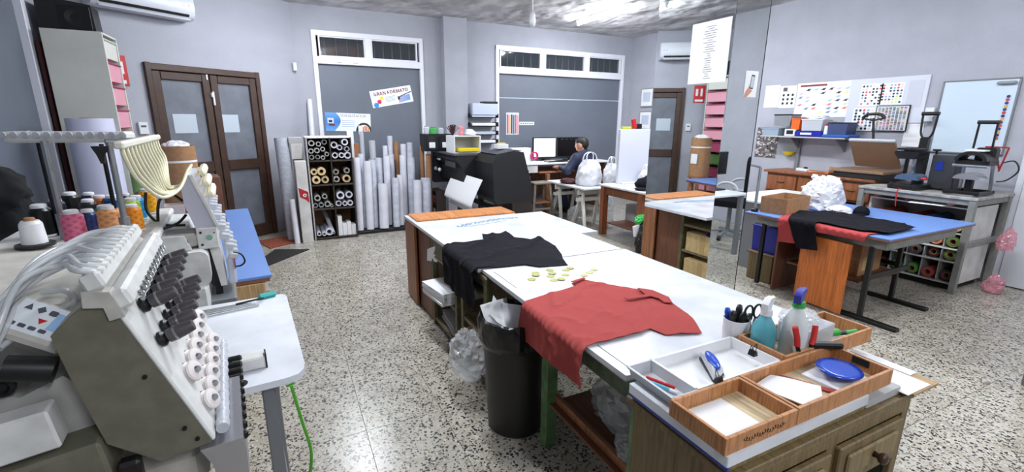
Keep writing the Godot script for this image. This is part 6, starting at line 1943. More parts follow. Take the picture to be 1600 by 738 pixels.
func left_corner() -> void:
	# air conditioner on the door wall
	var Td := T3(Vector3(-0.218, 0, -7.145), 35.6)
	var t := thing("air_conditioner", "white wall air conditioner above the brown door", "air conditioner", Td * Vector3(-1.22, 2.61, 0.004), 35.6)
	obj("body", sh().extr([Vector2(0, 0.0), Vector2(0.15, 0.0), Vector2(0.20, 0.05), Vector2(0.215, 0.12), Vector2(0.20, 0.25), Vector2(0.17, 0.275), Vector2(0, 0.275)], -0.46, 0.46, Transform3D(Basis(Vector3.BACK, Vector3.UP, Vector3.LEFT), Vector3.ZERO), true), M.acwhite, t)
	obj("painted_air_slot", sh().box(Vector3(0, 0.045, 0.188), Vector3(0.80, 0.028, 0.035), 0.004, Basis(Vector3.RIGHT, 0.75)), M.dark, t)  # solid dark box painted for the shade within the slot, no recess
	obj("louvre", sh().box(Vector3(0, 0.012, 0.168), Vector3(0.82, 0.008, 0.07), 0.002, Basis(Vector3.RIGHT, 0.55)), M.acwhite, t)
	for k in 2:
		obj("indicator", sh().cyl(Vector3(0.36 + 0.05 * k, 0.14, 0.212), Vector3(0.36 + 0.05 * k, 0.14, 0.219), 0.012, -1, 12), M.frosted, t)
	# tall drawer cabinet, drawers facing right
	t = thing("drawer_tower", "tall white cabinet with pink drawers in the left corner", "cabinet", Vector3(-1.55, 0, -5.80), 0.0)
	obj("carcass", sh().box(Vector3(0, 1.15, 0.205), Vector3(0.42, 2.30, 0.018), 0.003).box(Vector3(0, 1.15, -0.205), Vector3(0.42, 2.30, 0.018), 0.003).box(Vector3(-0.20, 1.15, 0), Vector3(0.016, 2.30, 0.40)).box(Vector3(0, 2.291, 0), Vector3(0.42, 0.018, 0.42), 0.003).box(Vector3(0, 0.03, 0), Vector3(0.40, 0.06, 0.40), 0.003), M.cabinetwhite, t)
	var ys := [2.17, 1.97, 1.76, 1.55, 1.34, 1.13, 0.92, 0.70, 0.45, 0.20]
	for k in ys.size():
		var d := obj("drawer", sh().extr([Vector2(-0.188, -0.085), Vector2(0.188, -0.085), Vector2(0.196, 0.07), Vector2(-0.196, 0.07)], -0.36, 0.0, Transform3D(Basis(Vector3.FORWARD, Vector3.UP, Vector3.RIGHT), Vector3(0.198, ys[k], 0))), [M.cabinetwhite, M.pinkdrawer, M.pinkdrawer, M.pinkdrawer, M.pinkdrawer, M.pinkdrawer2, M.greendrawer, M.pinkdrawer2, M.pinkdrawer, M.pinkdrawer][k], t)
		obj("lip", sh().box(Vector3(0.203, ys[k] + 0.076, 0), Vector3(0.022, 0.012, 0.40), 0.003), [M.cabinetwhite, M.pinkdrawer2, M.pinkdrawer2, M.pinkdrawer2, M.pinkdrawer2, M.pinkdrawer2, M.greendrawer, M.pinkdrawer2, M.pinkdrawer2, M.pinkdrawer2][k], d)
	t = thing("speaker_box", "black loudspeaker box on top of the tall white cabinet", "speaker", Vector3(-1.60, 2.301, -5.82), 4.0)
	obj("case", sh().extr([Vector2(-0.19, 0), Vector2(0.19, 0), Vector2(0.18, 0.23), Vector2(0.0, 0.255), Vector2(-0.19, 0.235)], -0.14, 0.14), M.blackplastic, t)
	obj("grille", sh().box(Vector3(0.06, 0.115, 0.142), Vector3(0.22, 0.19, 0.006), 0.003), M.darkmetal, t)
	obj("cone_ring", sh().lathe([Vector2(0.03, 0), Vector2(0.07, 0.0), Vector2(0.07, 0.006), Vector2(0.03, 0.0), Vector2(0.03, 0)], 20, Transform3D(Sh.basis_y(Vector3.BACK), Vector3(0.06, 0.115, 0.146))), M.blackplastic, t)
	tag(obj("red_shadow_sheet", sh().box(Vector3(-1.80, 1.10, -5.80), Vector3(0.03, 2.2, 0.36), 0.003), M.darkred), "dark red sheet painted as the shadow between the cabinet and the window", "board")  # dark reddish sheet put in for the shadow beside the cabinet
	# white roll, drum, jacket
	roll("paper_roll", "wide lilac white paper roll standing before the tall cabinet", Vector3(-1.463, 0, -5.27), Vector3(-1.463, 1.55, -5.27), 0.16, M.rolllilac, "", 0.4)
	t = thing("blue_table", "long blue topped table reaching towards the brown door", "table", Vector3(-0.775, 0, -4.12), 5.8)
	obj("table_top", sh().box(Vector3(0.12, 0.650, 0.0), Vector3(0.8, 0.020, 2.46), 0.003), M.bluetop, t)
	obj("edge_board", sh().box(Vector3(0.12, 0.628, 0.0), Vector3(0.78, 0.024, 2.44), 0.003), M.tanwood, t)
	for x in [-0.22, 0.46]:
		for z in [-1.15, 1.10]:
			obj("leg", sh().box(Vector3(x, 0.308, z), Vector3(0.05, 0.616, 0.05), 0.004), M.tanwood, t)
	obj("drawer", sh().box(Vector3(0.30, 0.56, 1.08), Vector3(0.36, 0.11, 0.30), 0.004), M.plywood, t)
	t = thing("cardboard_drum", "round cardboard drum with tape and label behind the blue table", "drum", Vector3(-0.95, 0.66, -5.66))
	obj("drum", sh().lathe([Vector2(0, 0), Vector2(0.16, 0), Vector2(0.16, 0.63), Vector2(0.151, 0.63), Vector2(0.151, 0.05), Vector2(0, 0.05)], 28), M.cardboard, t)
	obj("tape_band", sh().cyl(Vector3(0, 0.47, 0), Vector3(0, 0.49, 0), 0.1612, -1, 28, false), M.paper, t)
	obj("label", sh().box(Vector3(0.160, 0.29, 0.02), Vector3(0.006, 0.16, 0.13)), M.paper, t)
	bag("paper_wad", "crumpled white paper in the top of the drum", "paper", Vector3(-0.95, 1.25, -5.66), Vector3(0.11, 0.06, 0.11), M.softwhite, 91)
	t = thing("wooden_stool", "plain wooden stool carrying the cardboard drum", "stool", Vector3(-0.95, 0, -5.66))
	obj("seat", sh().cyl(Vector3(0, 0.63, 0), Vector3(0, 0.66, 0), 0.17, -1, 24), M.tanwood, t)
	for k in 4:
		var a := PI / 4 + PI / 2 * k
		obj("leg", sh().cyl(Vector3(cos(a) * 0.16, 0, sin(a) * 0.16), Vector3(cos(a) * 0.12, 0.63, sin(a) * 0.12), 0.018, -1, 10), M.tanwood, t)
	t = thing("cardboard_box", "small brown carton on the blue table behind the machine", "box", Vector3(-0.62, 0.661, -4.45), 10.0)
	obj("carton", sh().box(Vector3(0.02, 0.22, 0), Vector3(0.22, 0.44, 0.26), 0.004), M.brownwood, t)
	obj("white_face", sh().box(Vector3(-0.20, 0.12, 0.06), Vector3(0.13, 0.24, 0.16), 0.004), M.pinkgrey, t)
	# dark jacket hanging at the left edge
	t = thing("black_jacket", "black padded jacket hanging at the left edge", "jacket", Vector3(-1.34, 0.70, -3.30), 20.0)
	obj("body", sh().ball(Vector3(0, 0.15, 0), Vector3(0.17, 0.33, 0.14), 28, 18, func(d: Vector3) -> float: return 1.0 + 0.25 * nz.get_noise_3d(d.x * 110, d.y * 200, d.z * 110) + 0.08 * sin(d.y * 24.0)), M.jacketblack, t)
	obj("hood", sh().ball(Vector3(-0.03, 0.48, 0), Vector3(0.14, 0.14, 0.13), 24, 14, func(d: Vector3) -> float: return 1.0 + 0.3 * nz.get_noise_3d(d.x * 150, d.y * 150, d.z * 150 + 40)), M.jacketblack, t)
	obj("tag_patch", sh().box(Vector3(0.13, 0.06, 0.10), Vector3(0.03, 0.03, 0.01), 0.003), M.paper, t)
	var st := thing("coat_stand", "dark stand carrying the black jacket", "stand", Vector3(-1.34, 0, -3.30))
	obj("pole", sh().cyl(Vector3(0, 0.02, 0), Vector3(0, 0.50, 0), 0.018, -1, 12), M.darkmetal, st)
	obj("foot", sh().cyl(Vector3(0, 0, 0), Vector3(0, 0.025, 0), 0.16, -1, 20), M.darkmetal, st)
	# things on the floor by the door
	tag(obj("brown_mat", sh().slab([Vector2(-0.42, -6.68), Vector2(-0.10, -6.80), Vector2(0.10, -6.44), Vector2(-0.26, -6.22)], 0.0, 0.012), M.matbrown), "reddish brown mat lying before the door", "mat")
	tag(obj("black_mat", sh().slab([Vector2(-0.40, -5.62), Vector2(-0.20, -6.15), Vector2(0.17, -5.98), Vector2(-0.30, -5.42)], 0.0, 0.010), M.matblack), "black rubber mat on the floor beside the blue table", "mat")
	# fire sign and intercom seen in the mirror
	t = thing("fire_sign", "red extinguisher sign on the wall left of the door", "sign", Td * Vector3(-1.51, 2.03, 0.006), 35.6)
	obj("plate", sh().box(Vector3.ZERO, Vector3(0.19, 0.30, 0.004), 0.001), M.penred, t)
	obj("pictogram", sh().box(Vector3(-0.035, 0.03, 0.003), Vector3(0.035, 0.13, 0.001)).box(Vector3(0.045, 0.03, 0.003), Vector3(0.04, 0.12, 0.001)).box(Vector3(0, -0.11, 0.003), Vector3(0.14, 0.035, 0.001)), M.paper, t)
	t = thing("intercom", "small white intercom on the door wall", "intercom", Td * Vector3(-1.37, 1.45, 0.0), 35.6)
	obj("case", sh().box(Vector3(0, 0, 0.015), Vector3(0.09, 0.13, 0.03), 0.006), M.lampwhite, t)
	obj("grille", sh().box(Vector3(0, 0.02, 0.031), Vector3(0.05, 0.02, 0.002)), M.inkgrey, t)

func swatches(w: int, h: int, cols: int, rows: int, sd: int) -> Image:
	var im := poster_img(w, h, Color(0.90, 0.91, 0.94))
	rng.seed = sd
	var pal := [Color(0.08, 0.08, 0.10), Color(0.12, 0.13, 0.20), Color(0.20, 0.18, 0.20), Color(0.30, 0.32, 0.40), Color(0.10, 0.12, 0.14), Color(0.86, 0.30, 0.30), Color(0.78, 0.85, 0.50), Color(0.55, 0.66, 0.80), Color(0.90, 0.80, 0.75)]
	for j in rows:
		for i in cols:
			var c: Color = pal[min(8, int(rng.randf() * 9.0))]
			if rng.randf() < 0.88:
				dot(im, w * (i + 0.7) / (cols + 0.4), h * (j + 0.8) / (rows + 0.6), w * 0.30 / cols, c)
	return im

func wall_papers() -> void:
	var f := Vector3(0, -90, 0)
	var x := XR - 0.004
	var bd := tag(obj("pin_board", sh().box(Vector3(XR - 0.008, 1.80, -3.05), Vector3(0.014, 0.50, 0.78), 0.003), M.boardwhite), "large white pin board behind the colour charts", "board")
	sheet("paper_sheet", "blank white sheet at the left end of the charts", "paper", Vector3(x, 1.90, -4.455), 0.22, 0.30, M.paper, f)
	var im := poster_img(128, 160, Color(0.88, 0.89, 0.92))
	im.fill_rect(Rect2i(22, 12, 32, 28), Color(0.30, 0.30, 0.34))
	for j in 3:
		for i in 3:
			dot(im, 30 + 34 * i, 66 + 30 * j, 9, Color(0.10, 0.10, 0.13))
	sheet("dot_chart", "small sheet with nine black dots", "chart", Vector3(x, 1.885, -4.22), 0.24, 0.29, printed(im), f)
	im = poster_img(320, 256, Color(0.91, 0.92, 0.94))
	im.fill_rect(Rect2i(20, 14, 150, 14), Color(0.50, 0.12, 0.14))
	rng.seed = 12
	var pal := [Color(0.12, 0.12, 0.16), Color(0.25, 0.24, 0.34), Color(0.80, 0.72, 0.78), Color(0.72, 0.86, 0.62), Color(0.40, 0.52, 0.68), Color(0.90, 0.45, 0.42), Color(0.60, 0.74, 0.84), Color(0.90, 0.88, 0.50), Color(0.85, 0.45, 0.55)]
	for j in 7:
		for i in 7:
			if rng.randf() < 0.62:
				var c: Color = pal[min(8, int(rng.randf() * 9.0))]
				var cx := 28 + 42 * i
				var cy := 52 + 28 * j
				dot(im, cx, cy, 8, c)
				im.fill_rect(Rect2i(cx - 14, cy, 14, 6), c)
				im.fill_rect(Rect2i(cx + 4, cy - 9, 10, 6), c)
	sheet("garment_poster", "poster of small coloured garments under a red bar", "poster", Vector3(x, 1.833, -3.745), 0.72, 0.43, printed(im), f)
	sheet("colour_chart", "upper left colour dot chart on the pin board", "chart", Vector3(XR - 0.017, 1.865, -3.20), 0.225, 0.25, printed(swatches(160, 176, 6, 7, 3)), f)
	sheet("colour_chart", "upper right colour dot chart on the pin board", "chart", Vector3(XR - 0.017, 1.87, -2.99), 0.225, 0.235, printed(swatches(160, 176, 6, 7, 5)), f)
	sheet("colour_chart", "lower colour dot chart on the pin board", "chart", Vector3(XR - 0.017, 1.588, -3.24), 0.23, 0.265, printed(swatches(160, 176, 5, 7, 8)), f)
	im = poster_img(320, 256, Color(0.80, 0.80, 0.82))
	rng.seed = 4
	for i in 8:
		for j in 20:
			var c := Color.from_hsv(rng.randf(), rng.randf_range(0.1, 0.7), rng.randf_range(0.15, 0.85))
			im.fill_rect(Rect2i(16 + 37 * i, 12 + 12 * j, 26, 9), c)
	var fb := thing("fabric_chart", "black framed chart of coloured thread columns", "chart", Vector3(XR - 0.016, 1.60, -2.945))
	obj("frame", sh().box(Vector3(-0.008, 0, 0), Vector3(0.016, 0.285, 0.33), 0.003), M.blackplastic, fb)
	var q := sh().at(Transform3D(Basis(Vector3.UP, -PI / 2), Vector3(-0.0166, 0, 0)))
	q.quad(Vector3(-0.155, -0.133, 0), Vector3(0.155, -0.133, 0), Vector3(0.155, 0.133, 0), Vector3(-0.155, 0.133, 0))
	obj("print", q, printed(im), fb)
	sheet("paper_sheet", "white sheet hanging below the pin board corner", "paper", Vector3(x, 1.42, -2.72), 0.17, 0.25, M.paper, f)
	sheet("paper_sheet", "faint grey printed sheet at the right of the pin board", "paper", Vector3(XR - 0.017, 1.86, -2.77), 0.14, 0.28, M.papergrey2, f)
	im = poster_img(128, 160, Color(0.35, 0.33, 0.34))
	rng.seed = 9
	for k in 220:
		var g := rng.randf_range(0.1, 0.9)
		im.fill_rect(Rect2i(rng.randi() % 124, rng.randi() % 154, 5 + rng.randi() % 10, 4 + rng.randi() % 9), Color(g, g * 0.95, g * 0.93))
	sheet("photo_collage", "busy black and white photo collage by the pillar", "poster", Vector3(x, 1.265, -4.44), 0.33, 0.42, printed(im), f)
	# whiteboard
	var t := thing("whiteboard", "whiteboard with grey frame and coloured magnets", "whiteboard", Vector3(XR, 1.61, -2.25))
	obj("surface", sh().box(Vector3(-0.010, 0, 0), Vector3(0.012, 0.70, 0.56), 0.002), M.whiteboard, t)
	for z in [-0.285, 0.285]:
		obj("frame_bar", sh().box(Vector3(-0.012, 0, z), Vector3(0.022, 0.72, 0.016), 0.003), M.greymetal, t)
	for y in [-0.355, 0.355]:
		obj("frame_bar", sh().box(Vector3(-0.012, y, 0), Vector3(0.022, 0.014, 0.58), 0.003), M.greymetal, t)
	for k in 14:
		var c: Color = [Color(0.10, 0.16, 0.45), Color(0.75, 0.20, 0.22), Color(0.12, 0.18, 0.50), Color(0.85, 0.65, 0.30)][k % 4]
		var o := inst("magnet", sh().cyl(Vector3.ZERO, Vector3(-0.008, 0, 0), 0.013, -1, 14).mesh(), pm(c, 0.4), T3(Vector3(XR - 0.0165, 1.80 - 0.030 * k, -2.02 - 0.001 * k)))
		tag(o, "%s round magnet, %s from the top of the whiteboard column" % [["navy", "red", "blue", "amber"][k % 4], ORD[k]], "magnet", "%s magnets on the whiteboard" % ["navy", "red", "blue", "amber"][k % 4])
	tag(obj("marker_holder", sh().box(Vector3(XR - 0.035, 1.925, -2.05), Vector3(0.03, 0.03, 0.14), 0.01), M.framegrey), "grey marker holder at the top of the whiteboard", "holder")
	t = thing("wall_lamp", "small white hook holder between pin board and whiteboard", "holder", Vector3(XR, 1.66, -2.60))
	obj("plate", sh().box(Vector3(-0.02, 0, 0), Vector3(0.04, 0.10, 0.08), 0.006), M.lampwhite, t)
	obj("hood", sh().lathe([Vector2(0, 0.02), Vector2(0.045, -0.02), Vector2(0.05, -0.06), Vector2(0.045, -0.06), Vector2(0, 0.0)], 18, T3(Vector3(-0.06, -0.03, 0))), M.greyplastic, t)

func wall_shelf() -> void:
	var t := thing("wall_shelf", "grey wall shelf crowded with plastic boxes", "shelf", Vector3(XR, 1.365, -3.80))
	obj("board", sh().box(Vector3(-0.15, 0.0, 0), Vector3(0.28, 0.018, 1.10), 0.003), M.greyboard, t)
	obj("post", sh().box(Vector3(-0.02, -0.22, -0.15), Vector3(0.03, 0.42, 0.05), 0.004), M.greymetal, t)
	for z in [-0.15, 0.42]:
		obj("bracket", sh().extr([Vector2(0, 0), Vector2(-0.24, 0), Vector2(0, -0.16)], -0.01, 0.01, T3(Vector3(-0.01, -0.009, z))), M.greymetal, t)
	var B := [["storage_box", -4.07, 1.505, 0.235, 0.135, "clear storage box with a black lid on the shelf device", M.smokegrey, M.blackplastic], ["storage_box", -3.885, 1.46, 0.11, 0.125, "bright orange plastic box on the wall shelf", M.orangep, M.orangep], ["device", -4.22, 1.375, 0.24, 0.085, "grey electronic device at the left end of the shelf", M.devgrey, M.devgrey], ["storage_box", -3.675, 1.448, 0.26, 0.13, "clear white box heaped with supplies on the shelf", M.frosted, M.softwhite], ["storage_box", -3.365, 1.41, 0.22, 0.13, "dark blue box at the right end of the shelf", M.navybox, M.blackplastic]]
	for b in B:
		t = thing(b[0], b[5], "box", Vector3(XR - 0.17, b[2], b[1]))
		obj("body", sh().extr([Vector2(-b[3] * 0.46, 0), Vector2(b[3] * 0.46, 0), Vector2(b[3] * 0.5, b[4]), Vector2(-b[3] * 0.5, b[4])], -0.10, 0.10, T3(Vector3.ZERO, -90)), b[6], t)
		obj("lid", sh().box(Vector3(0, b[4] + 0.006, 0), Vector3(0.215, 0.014, b[3] + 0.012), 0.003), b[7], t)
	for k in 2:
		t = thing("blue_tray", ["cobalt blue tray with a white label on the shelf", "lighter blue tray at the right of the shelf"][k], "tray", [Vector3(XR - 0.17, 1.375, -3.70), Vector3(XR - 0.18, 1.375, -3.365)][k])
		obj("body", sh().box(Vector3(0, [0.034, 0.0175][k], 0), Vector3(0.24, [0.066, 0.034][k], [0.34, 0.31][k]), 0.008), [M.bluep, M.midblue][k], t)
		if k == 0:
			obj("label", sh().box(Vector3(-0.1215, 0.036, -0.02), Vector3(0.002, 0.024, 0.14)), M.paper, t)
	t = thing("card_reader", "small white boxed gadget at the shelf front", "gadget", Vector3(XR - 0.24, 1.375, -3.945))
	obj("case", sh().box(Vector3(0, 0.045, 0), Vector3(0.06, 0.09, 0.15), 0.006), M.lampwhite, t)
	obj("window", sh().box(Vector3(-0.031, 0.05, 0), Vector3(0.003, 0.05, 0.09)), M.blackplastic, t)
	t = thing("spray_can", "white spray can with red cap on the shelf", "can", Vector3(XR - 0.25, 1.41, -3.50))
	obj("body", sh().cyl(Vector3.ZERO, Vector3(0, 0.10, 0), 0.026, 0.022, 14), M.lampwhite, t)
	obj("cap", sh().cyl(Vector3(0, 0.10, 0), Vector3(0, 0.125, 0), 0.016, -1, 12), M.penred, t)
	bag("plastic_bag", "crumpled white bag on top of the clear shelf box", "bag", Vector3(XR - 0.17, 1.592, -3.66), Vector3(0.09, 0.035, 0.12), M.softwhite, 101)
	tag(obj("yellow_dish", sh().at(T3(Vector3(XR - 0.05, 1.12, -4.06))).lathe([Vector2(0, 0), Vector2(0.05, 0), Vector2(0.075, 0.04), Vector2(0.07, 0.042), Vector2(0.045, 0.008), Vector2(0, 0.008)], 20), M.yellowp), "yellow dish fixed to the wall under the shelf", "dish")

func dresser() -> void:
	var t := thing("dresser", "long brown wooden drawer bench along the right wall", "dresser", Vector3(6.0, 0, -3.42))
	obj("top_board", sh().box(Vector3(0, 0.925, 0), Vector3(0.49, 0.03, 1.32), 0.004), M.dresserwood, t)
	obj("carcass", sh().box(Vector3(0.02, 0.785, 0), Vector3(0.42, 0.25, 1.27), 0.003), M.dresserwood, t)
	for k in 3:
		var d := obj("drawer", sh().box(Vector3(-0.20, 0.785, -0.42 + 0.42 * k), Vector3(0.03, 0.20, 0.395), 0.005), M.dresserwood, t)
		obj("handle", sh().box(Vector3(-0.222, 0.80, -0.42 + 0.42 * k), Vector3(0.016, 0.014, 0.10), 0.004), M.brass, d)
	for z in [-0.62, 0.62]:
		for x in [-0.18, 0.20]:
			obj("leg", sh().box(Vector3(x, 0.33, z), Vector3(0.05, 0.66, 0.05), 0.004), M.dresserwood, t)
	obj("lower_shelf", sh().box(Vector3(0.02, 0.44, 0), Vector3(0.44, 0.02, 1.22), 0.003), M.brownwood, t)
	obj("back_board", sh().box(Vector3(0.23, 0.55, 0), Vector3(0.012, 0.22, 1.24)), M.brownwood, t)
	var cols := [Color(0.15, 0.35, 0.70), Color(0.75, 0.25, 0.30), Color(0.30, 0.22, 0.40), Color(0.28, 0.25, 0.35), Color(0.70, 0.15, 0.40), Color(0.45, 0.55, 0.30), Color(0.78, 0.84, 0.66), Color(0.55, 0.20, 0.25)]
	for k in 8:
		roll("vinyl_roll", "%s vinyl roll on the bench's lower shelf" % ["cobalt blue", "coral red", "violet", "dusky purple", "magenta", "olive", "pale green", "wine red"][k], Vector3(5.80, 0.511, -3.93 + 0.148 * k), Vector3(6.20, 0.511, -3.93 + 0.148 * k), 0.06, pm(cols[k], 0.4), "vinyl rolls under the bench", 0.55, true)
	# flat heat press, open
	t = thing("flat_press", "brown flat heat press with its lid raised", "heat press", Vector3(5.98, 0.94, -2.98))
	obj("base", sh().box(Vector3(0, 0.03, 0.02), Vector3(0.42, 0.06, 0.50), 0.006), M.blackplastic, t)
	obj("platen", sh().box(Vector3(-0.01, 0.078, 0.02), Vector3(0.44, 0.034, 0.54), 0.006), M.pressbrown, t)
	var lb := Basis(Vector3.BACK, deg_to_rad(126))
	obj("lid", sh().box(Vector3(0.06, 0.262, 0.03), Vector3(0.36, 0.03, 0.46), 0.006, lb), M.pressbrown, t)
	obj("lid_edge", sh().box(Vector3(-0.055, 0.418, 0.03), Vector3(0.03, 0.032, 0.462), 0.006, lb), M.greyplastic, t)
	obj("arm", sh().box(Vector3(0.18, 0.18, 0.30), Vector3(0.03, 0.28, 0.03), 0.004).box(Vector3(0.06, 0.30, 0.30), Vector3(0.24, 0.02, 0.03), 0.004), M.darkmetal, t)
	obj("lever", sh().cyl(Vector3(-0.04, 0.42, 0.04), Vector3(-0.04, 0.66, 0.0), 0.012, -1, 12), M.blackplastic, t)
	obj("lever_grip", sh().tube(bez([Vector3(-0.04, 0.66, -0.11), Vector3(-0.04, 0.70, -0.06), Vector3(-0.04, 0.70, 0.06), Vector3(-0.04, 0.66, 0.11)], 6), 0.016, 10).tube([Vector3(-0.04, 0.66, -0.11), Vector3(-0.04, 0.635, 0.0), Vector3(-0.04, 0.66, 0.11)], 0.010, 8), M.blackplastic, t)
	tag(obj("brown_roll", sh().cyl(Vector3(5.90, 0.985, -3.33), Vector3(5.95, 0.985, -3.22), 0.045, -1, 18), M.corebrown), "short brown tape roll beside the flat press", "roll")
	t = thing("power_strip", "white power strip on the wooden bench", "power strip", Vector3(5.98, 0.94, -3.70), 80.0)
	obj("body", sh().box(Vector3(0, 0.018, 0), Vector3(0.17, 0.036, 0.05), 0.006), M.lampwhite, t)
	obj("plug", sh().box(Vector3(-0.04, 0.046, 0), Vector3(0.04, 0.022, 0.035), 0.006), M.blackplastic, t)
	t = thing("orange_cable", "tangled orange cable on the wooden bench", "cable", Vector3(5.95, 0.94, -3.46))
	for k in 3:
		obj("loop", sh().tube(bez([Vector3(0.02 * k, 0.008, -0.16), Vector3(-0.08 + 0.05 * k, 0.010, -0.06), Vector3(0.05, 0.012, 0.05 * k), Vector3(-0.05 + 0.04 * k, 0.010, 0.12), Vector3(0.02, 0.012, 0.18)], 8), 0.006, 8), M.cableorange, t)

func blue_table() -> void:
	var t := thing("drawing_table", "blue topped table on a wooden panel before the mirror pillar", "table", Vector3(4.66, 0, -2.34))
	obj("table_top", sh().box(Vector3(0, 0.703, 0), Vector3(1.37, 0.014, 1.22), 0.003), M.bluetop, t)
	obj("edge_board", sh().box(Vector3(0, 0.690, 0), Vector3(1.366, 0.012, 1.216), 0.002), M.tanwood, t)
	obj("grey_frame", sh().box(Vector3(-0.60, 0.645, 0.02), Vector3(0.03, 0.08, 1.10), 0.004).box(Vector3(0.45, 0.645, 0.02), Vector3(0.03, 0.08, 1.10), 0.004).box(Vector3(-0.08, 0.645, 0.56), Vector3(1.05, 0.08, 0.03), 0.004).box(Vector3(-0.08, 0.645, -0.52), Vector3(1.05, 0.08, 0.03), 0.004), M.framemetal, t)
	obj("wood_panel", sh().box(Vector3(-0.665, 0.315, 0.16), Vector3(0.022, 0.59, 0.42), 0.003, Basis(Vector3.UP, -0.10)), M.cherry, t)
	obj("painted_cable_hole", sh().cyl(Vector3(-0.682, 0.545, 0.02), Vector3(-0.679, 0.545, 0.02), 0.028, -1, 20), M.dark, t)  # flat dark disc in place of the shade in an open hole
	obj("dark_panel", sh().box(Vector3(-0.30, 0.28, -0.30), Vector3(0.60, 0.56, 0.02), 0.003), M.brownwood, t)
	for p in [[-0.60, 0.47], [0.10, 0.36]]:
		obj("leg", sh().box(Vector3(p[0], 0.315, p[1]), Vector3(0.035, 0.60, 0.035), 0.004), M.blackplastic, t)
		obj("foot", sh().box(Vector3(p[0], 0.015, p[1] + 0.02), Vector3(0.06, 0.03, 0.50), 0.006), M.blackplastic, t)
	for p in [[0.12, -0.45], [-0.60, -0.45]]:
		obj("leg", sh().box(Vector3(p[0], 0.315, p[1]), Vector3(0.035, 0.60, 0.035), 0.004), M.blackplastic, t)
	obj("cross_rail", sh().box(Vector3(-0.25, 0.34, 0.44), Vector3(0.70, 0.04, 0.02), 0.003).box(Vector3(0.11, 0.34, -0.05), Vector3(0.02, 0.04, 0.80), 0.003), M.blackplastic, t)
	obj("lower_shelf", sh().box(Vector3(-0.22, 0.28, 0.08), Vector3(0.62, 0.02, 0.62), 0.003), M.brownwood, t)
	t = thing("cardboard_box", "brown carton with a pale label under the blue table", "box", Vector3(4.42, 0.291, -2.22), 6.0)
	obj("carton", sh().box(Vector3(0, 0.14, 0), Vector3(0.42, 0.28, 0.36), 0.004), M.cardboard, t)
	obj("label", sh().box(Vector3(-0.10, 0.10, 0.181), Vector3(0.11, 0.12, 0.002)), M.palecard, t)
	# on the table
	t = thing("open_carton", "open brown carton on the corner of the blue table", "box", Vector3(4.32, 0.711, -2.79), 8.0)
	for q in [[Vector3(0, 0.075, 0.12), Vector3(0.44, 0.15, 0.006)], [Vector3(0, 0.075, -0.12), Vector3(0.44, 0.15, 0.006)], [Vector3(-0.22, 0.075, 0), Vector3(0.006, 0.15, 0.24)], [Vector3(0.22, 0.075, 0), Vector3(0.006, 0.15, 0.24)]]:
		obj("wall_panel", sh().box(q[0], q[1], 0.001), M.cardboard, t)
	obj("bottom", sh().box(Vector3(0, 0.003, 0), Vector3(0.43, 0.006, 0.23)), M.cardboard, t)
	bag("plastic_bag", "big crumpled white bag behind the black shirts", "bag", Vector3(4.82, 0.711, -2.74), Vector3(0.20, 0.20, 0.17), M.softwhite, 111, "", 1)
	bag("plastic_bag", "small flat white bag before the big crumpled bag", "bag", Vector3(4.70, 0.711, -2.50), Vector3(0.13, 0.045, 0.09), M.softwhite, 113)
	tag(obj("baseball_hat", sh().at(T3(Vector3(4.84, 0.711, -2.38), 15)).ball(Vector3(0, 0.02, 0), Vector3(0.075, 0.06, 0.065), 20, 12, func(d: Vector3) -> float: return 0.3 / max(0.3, -d.y) if d.y < -0.3 else 1.0).ball(Vector3(-0.08, 0.008, 0.0), Vector3(0.06, 0.008, 0.055), 16, 8), M.blackcloth), "small black cap on the blue table", "cap")
	var lay := func(q: Vector2, top: float, sd: float) -> Vector3:
		var p: Vector3 = drape(3.972, top, 0.006, sd).call(q)
		return p
	var rd := thing("red_shirt", "red shirt lying under the black shirts on the blue table", "shirt")
	obj("fabric", sh().cloth([Vector2(3.74, -2.56), Vector2(3.99, -2.60), Vector2(4.36, -2.71), Vector2(4.66, -2.50), Vector2(4.62, -2.30), Vector2(4.40, -2.02), Vector2(4.10, -1.86), Vector2(3.90, -1.88), Vector2(3.90, -2.28), Vector2(3.76, -2.40)], 0.035, drape(3.963, 0.7165, 0.004, 41.0), 0.004), M.redcloth2, rd)
	var bk := thing("black_shirt", "black shirt spread along the blue table edge", "shirt")
	obj("fabric", sh().cloth([Vector2(3.70, -2.37), Vector2(3.99, -2.52), Vector2(4.38, -2.68), Vector2(4.67, -2.46), Vector2(4.60, -2.29), Vector2(4.62, -2.05), Vector2(4.58, -1.94), Vector2(4.51, -1.81), Vector2(4.10, -1.80), Vector2(4.02, -1.93), Vector2(4.00, -2.27), Vector2(3.72, -2.20)], 0.035, drape(3.948, 0.732, 0.007, 47.0), 0.004), M.blackcloth, bk)
	# crate and clutter under, lamp
	t = thing("blue_crate", "deep blue plastic crate under the left end of the blue table", "crate", Vector3(4.40, 0.291, -2.86))
	obj("body", sh().extr([Vector2(-0.20, 0), Vector2(0.20, 0), Vector2(0.22, 0.26), Vector2(-0.22, 0.26)], -0.13, 0.13), M.bluep, t)
	obj("rim", sh().box(Vector3(0, 0.262, 0), Vector3(0.46, 0.016, 0.28), 0.004), M.bluep, t)
	tag(obj("low_stool", sh().box(Vector3(4.42, 0.28, -2.86), Vector3(0.54, 0.02, 0.30), 0.003).box(Vector3(4.18, 0.135, -2.86), Vector3(0.03, 0.27, 0.26), 0.003).box(Vector3(4.66, 0.135, -2.86), Vector3(0.03, 0.27, 0.26), 0.003), M.olivewood), "low wooden bench under the blue crate", "bench")
	t = thing("desk_lamp", "grey jointed desk lamp clamped beside the mirror pillar", "lamp", Vector3(4.04, 0.711, -2.90))
	obj("clamp", sh().box(Vector3(0, 0.0, 0), Vector3(0.05, 0.06, 0.05), 0.006), M.blackplastic, t)
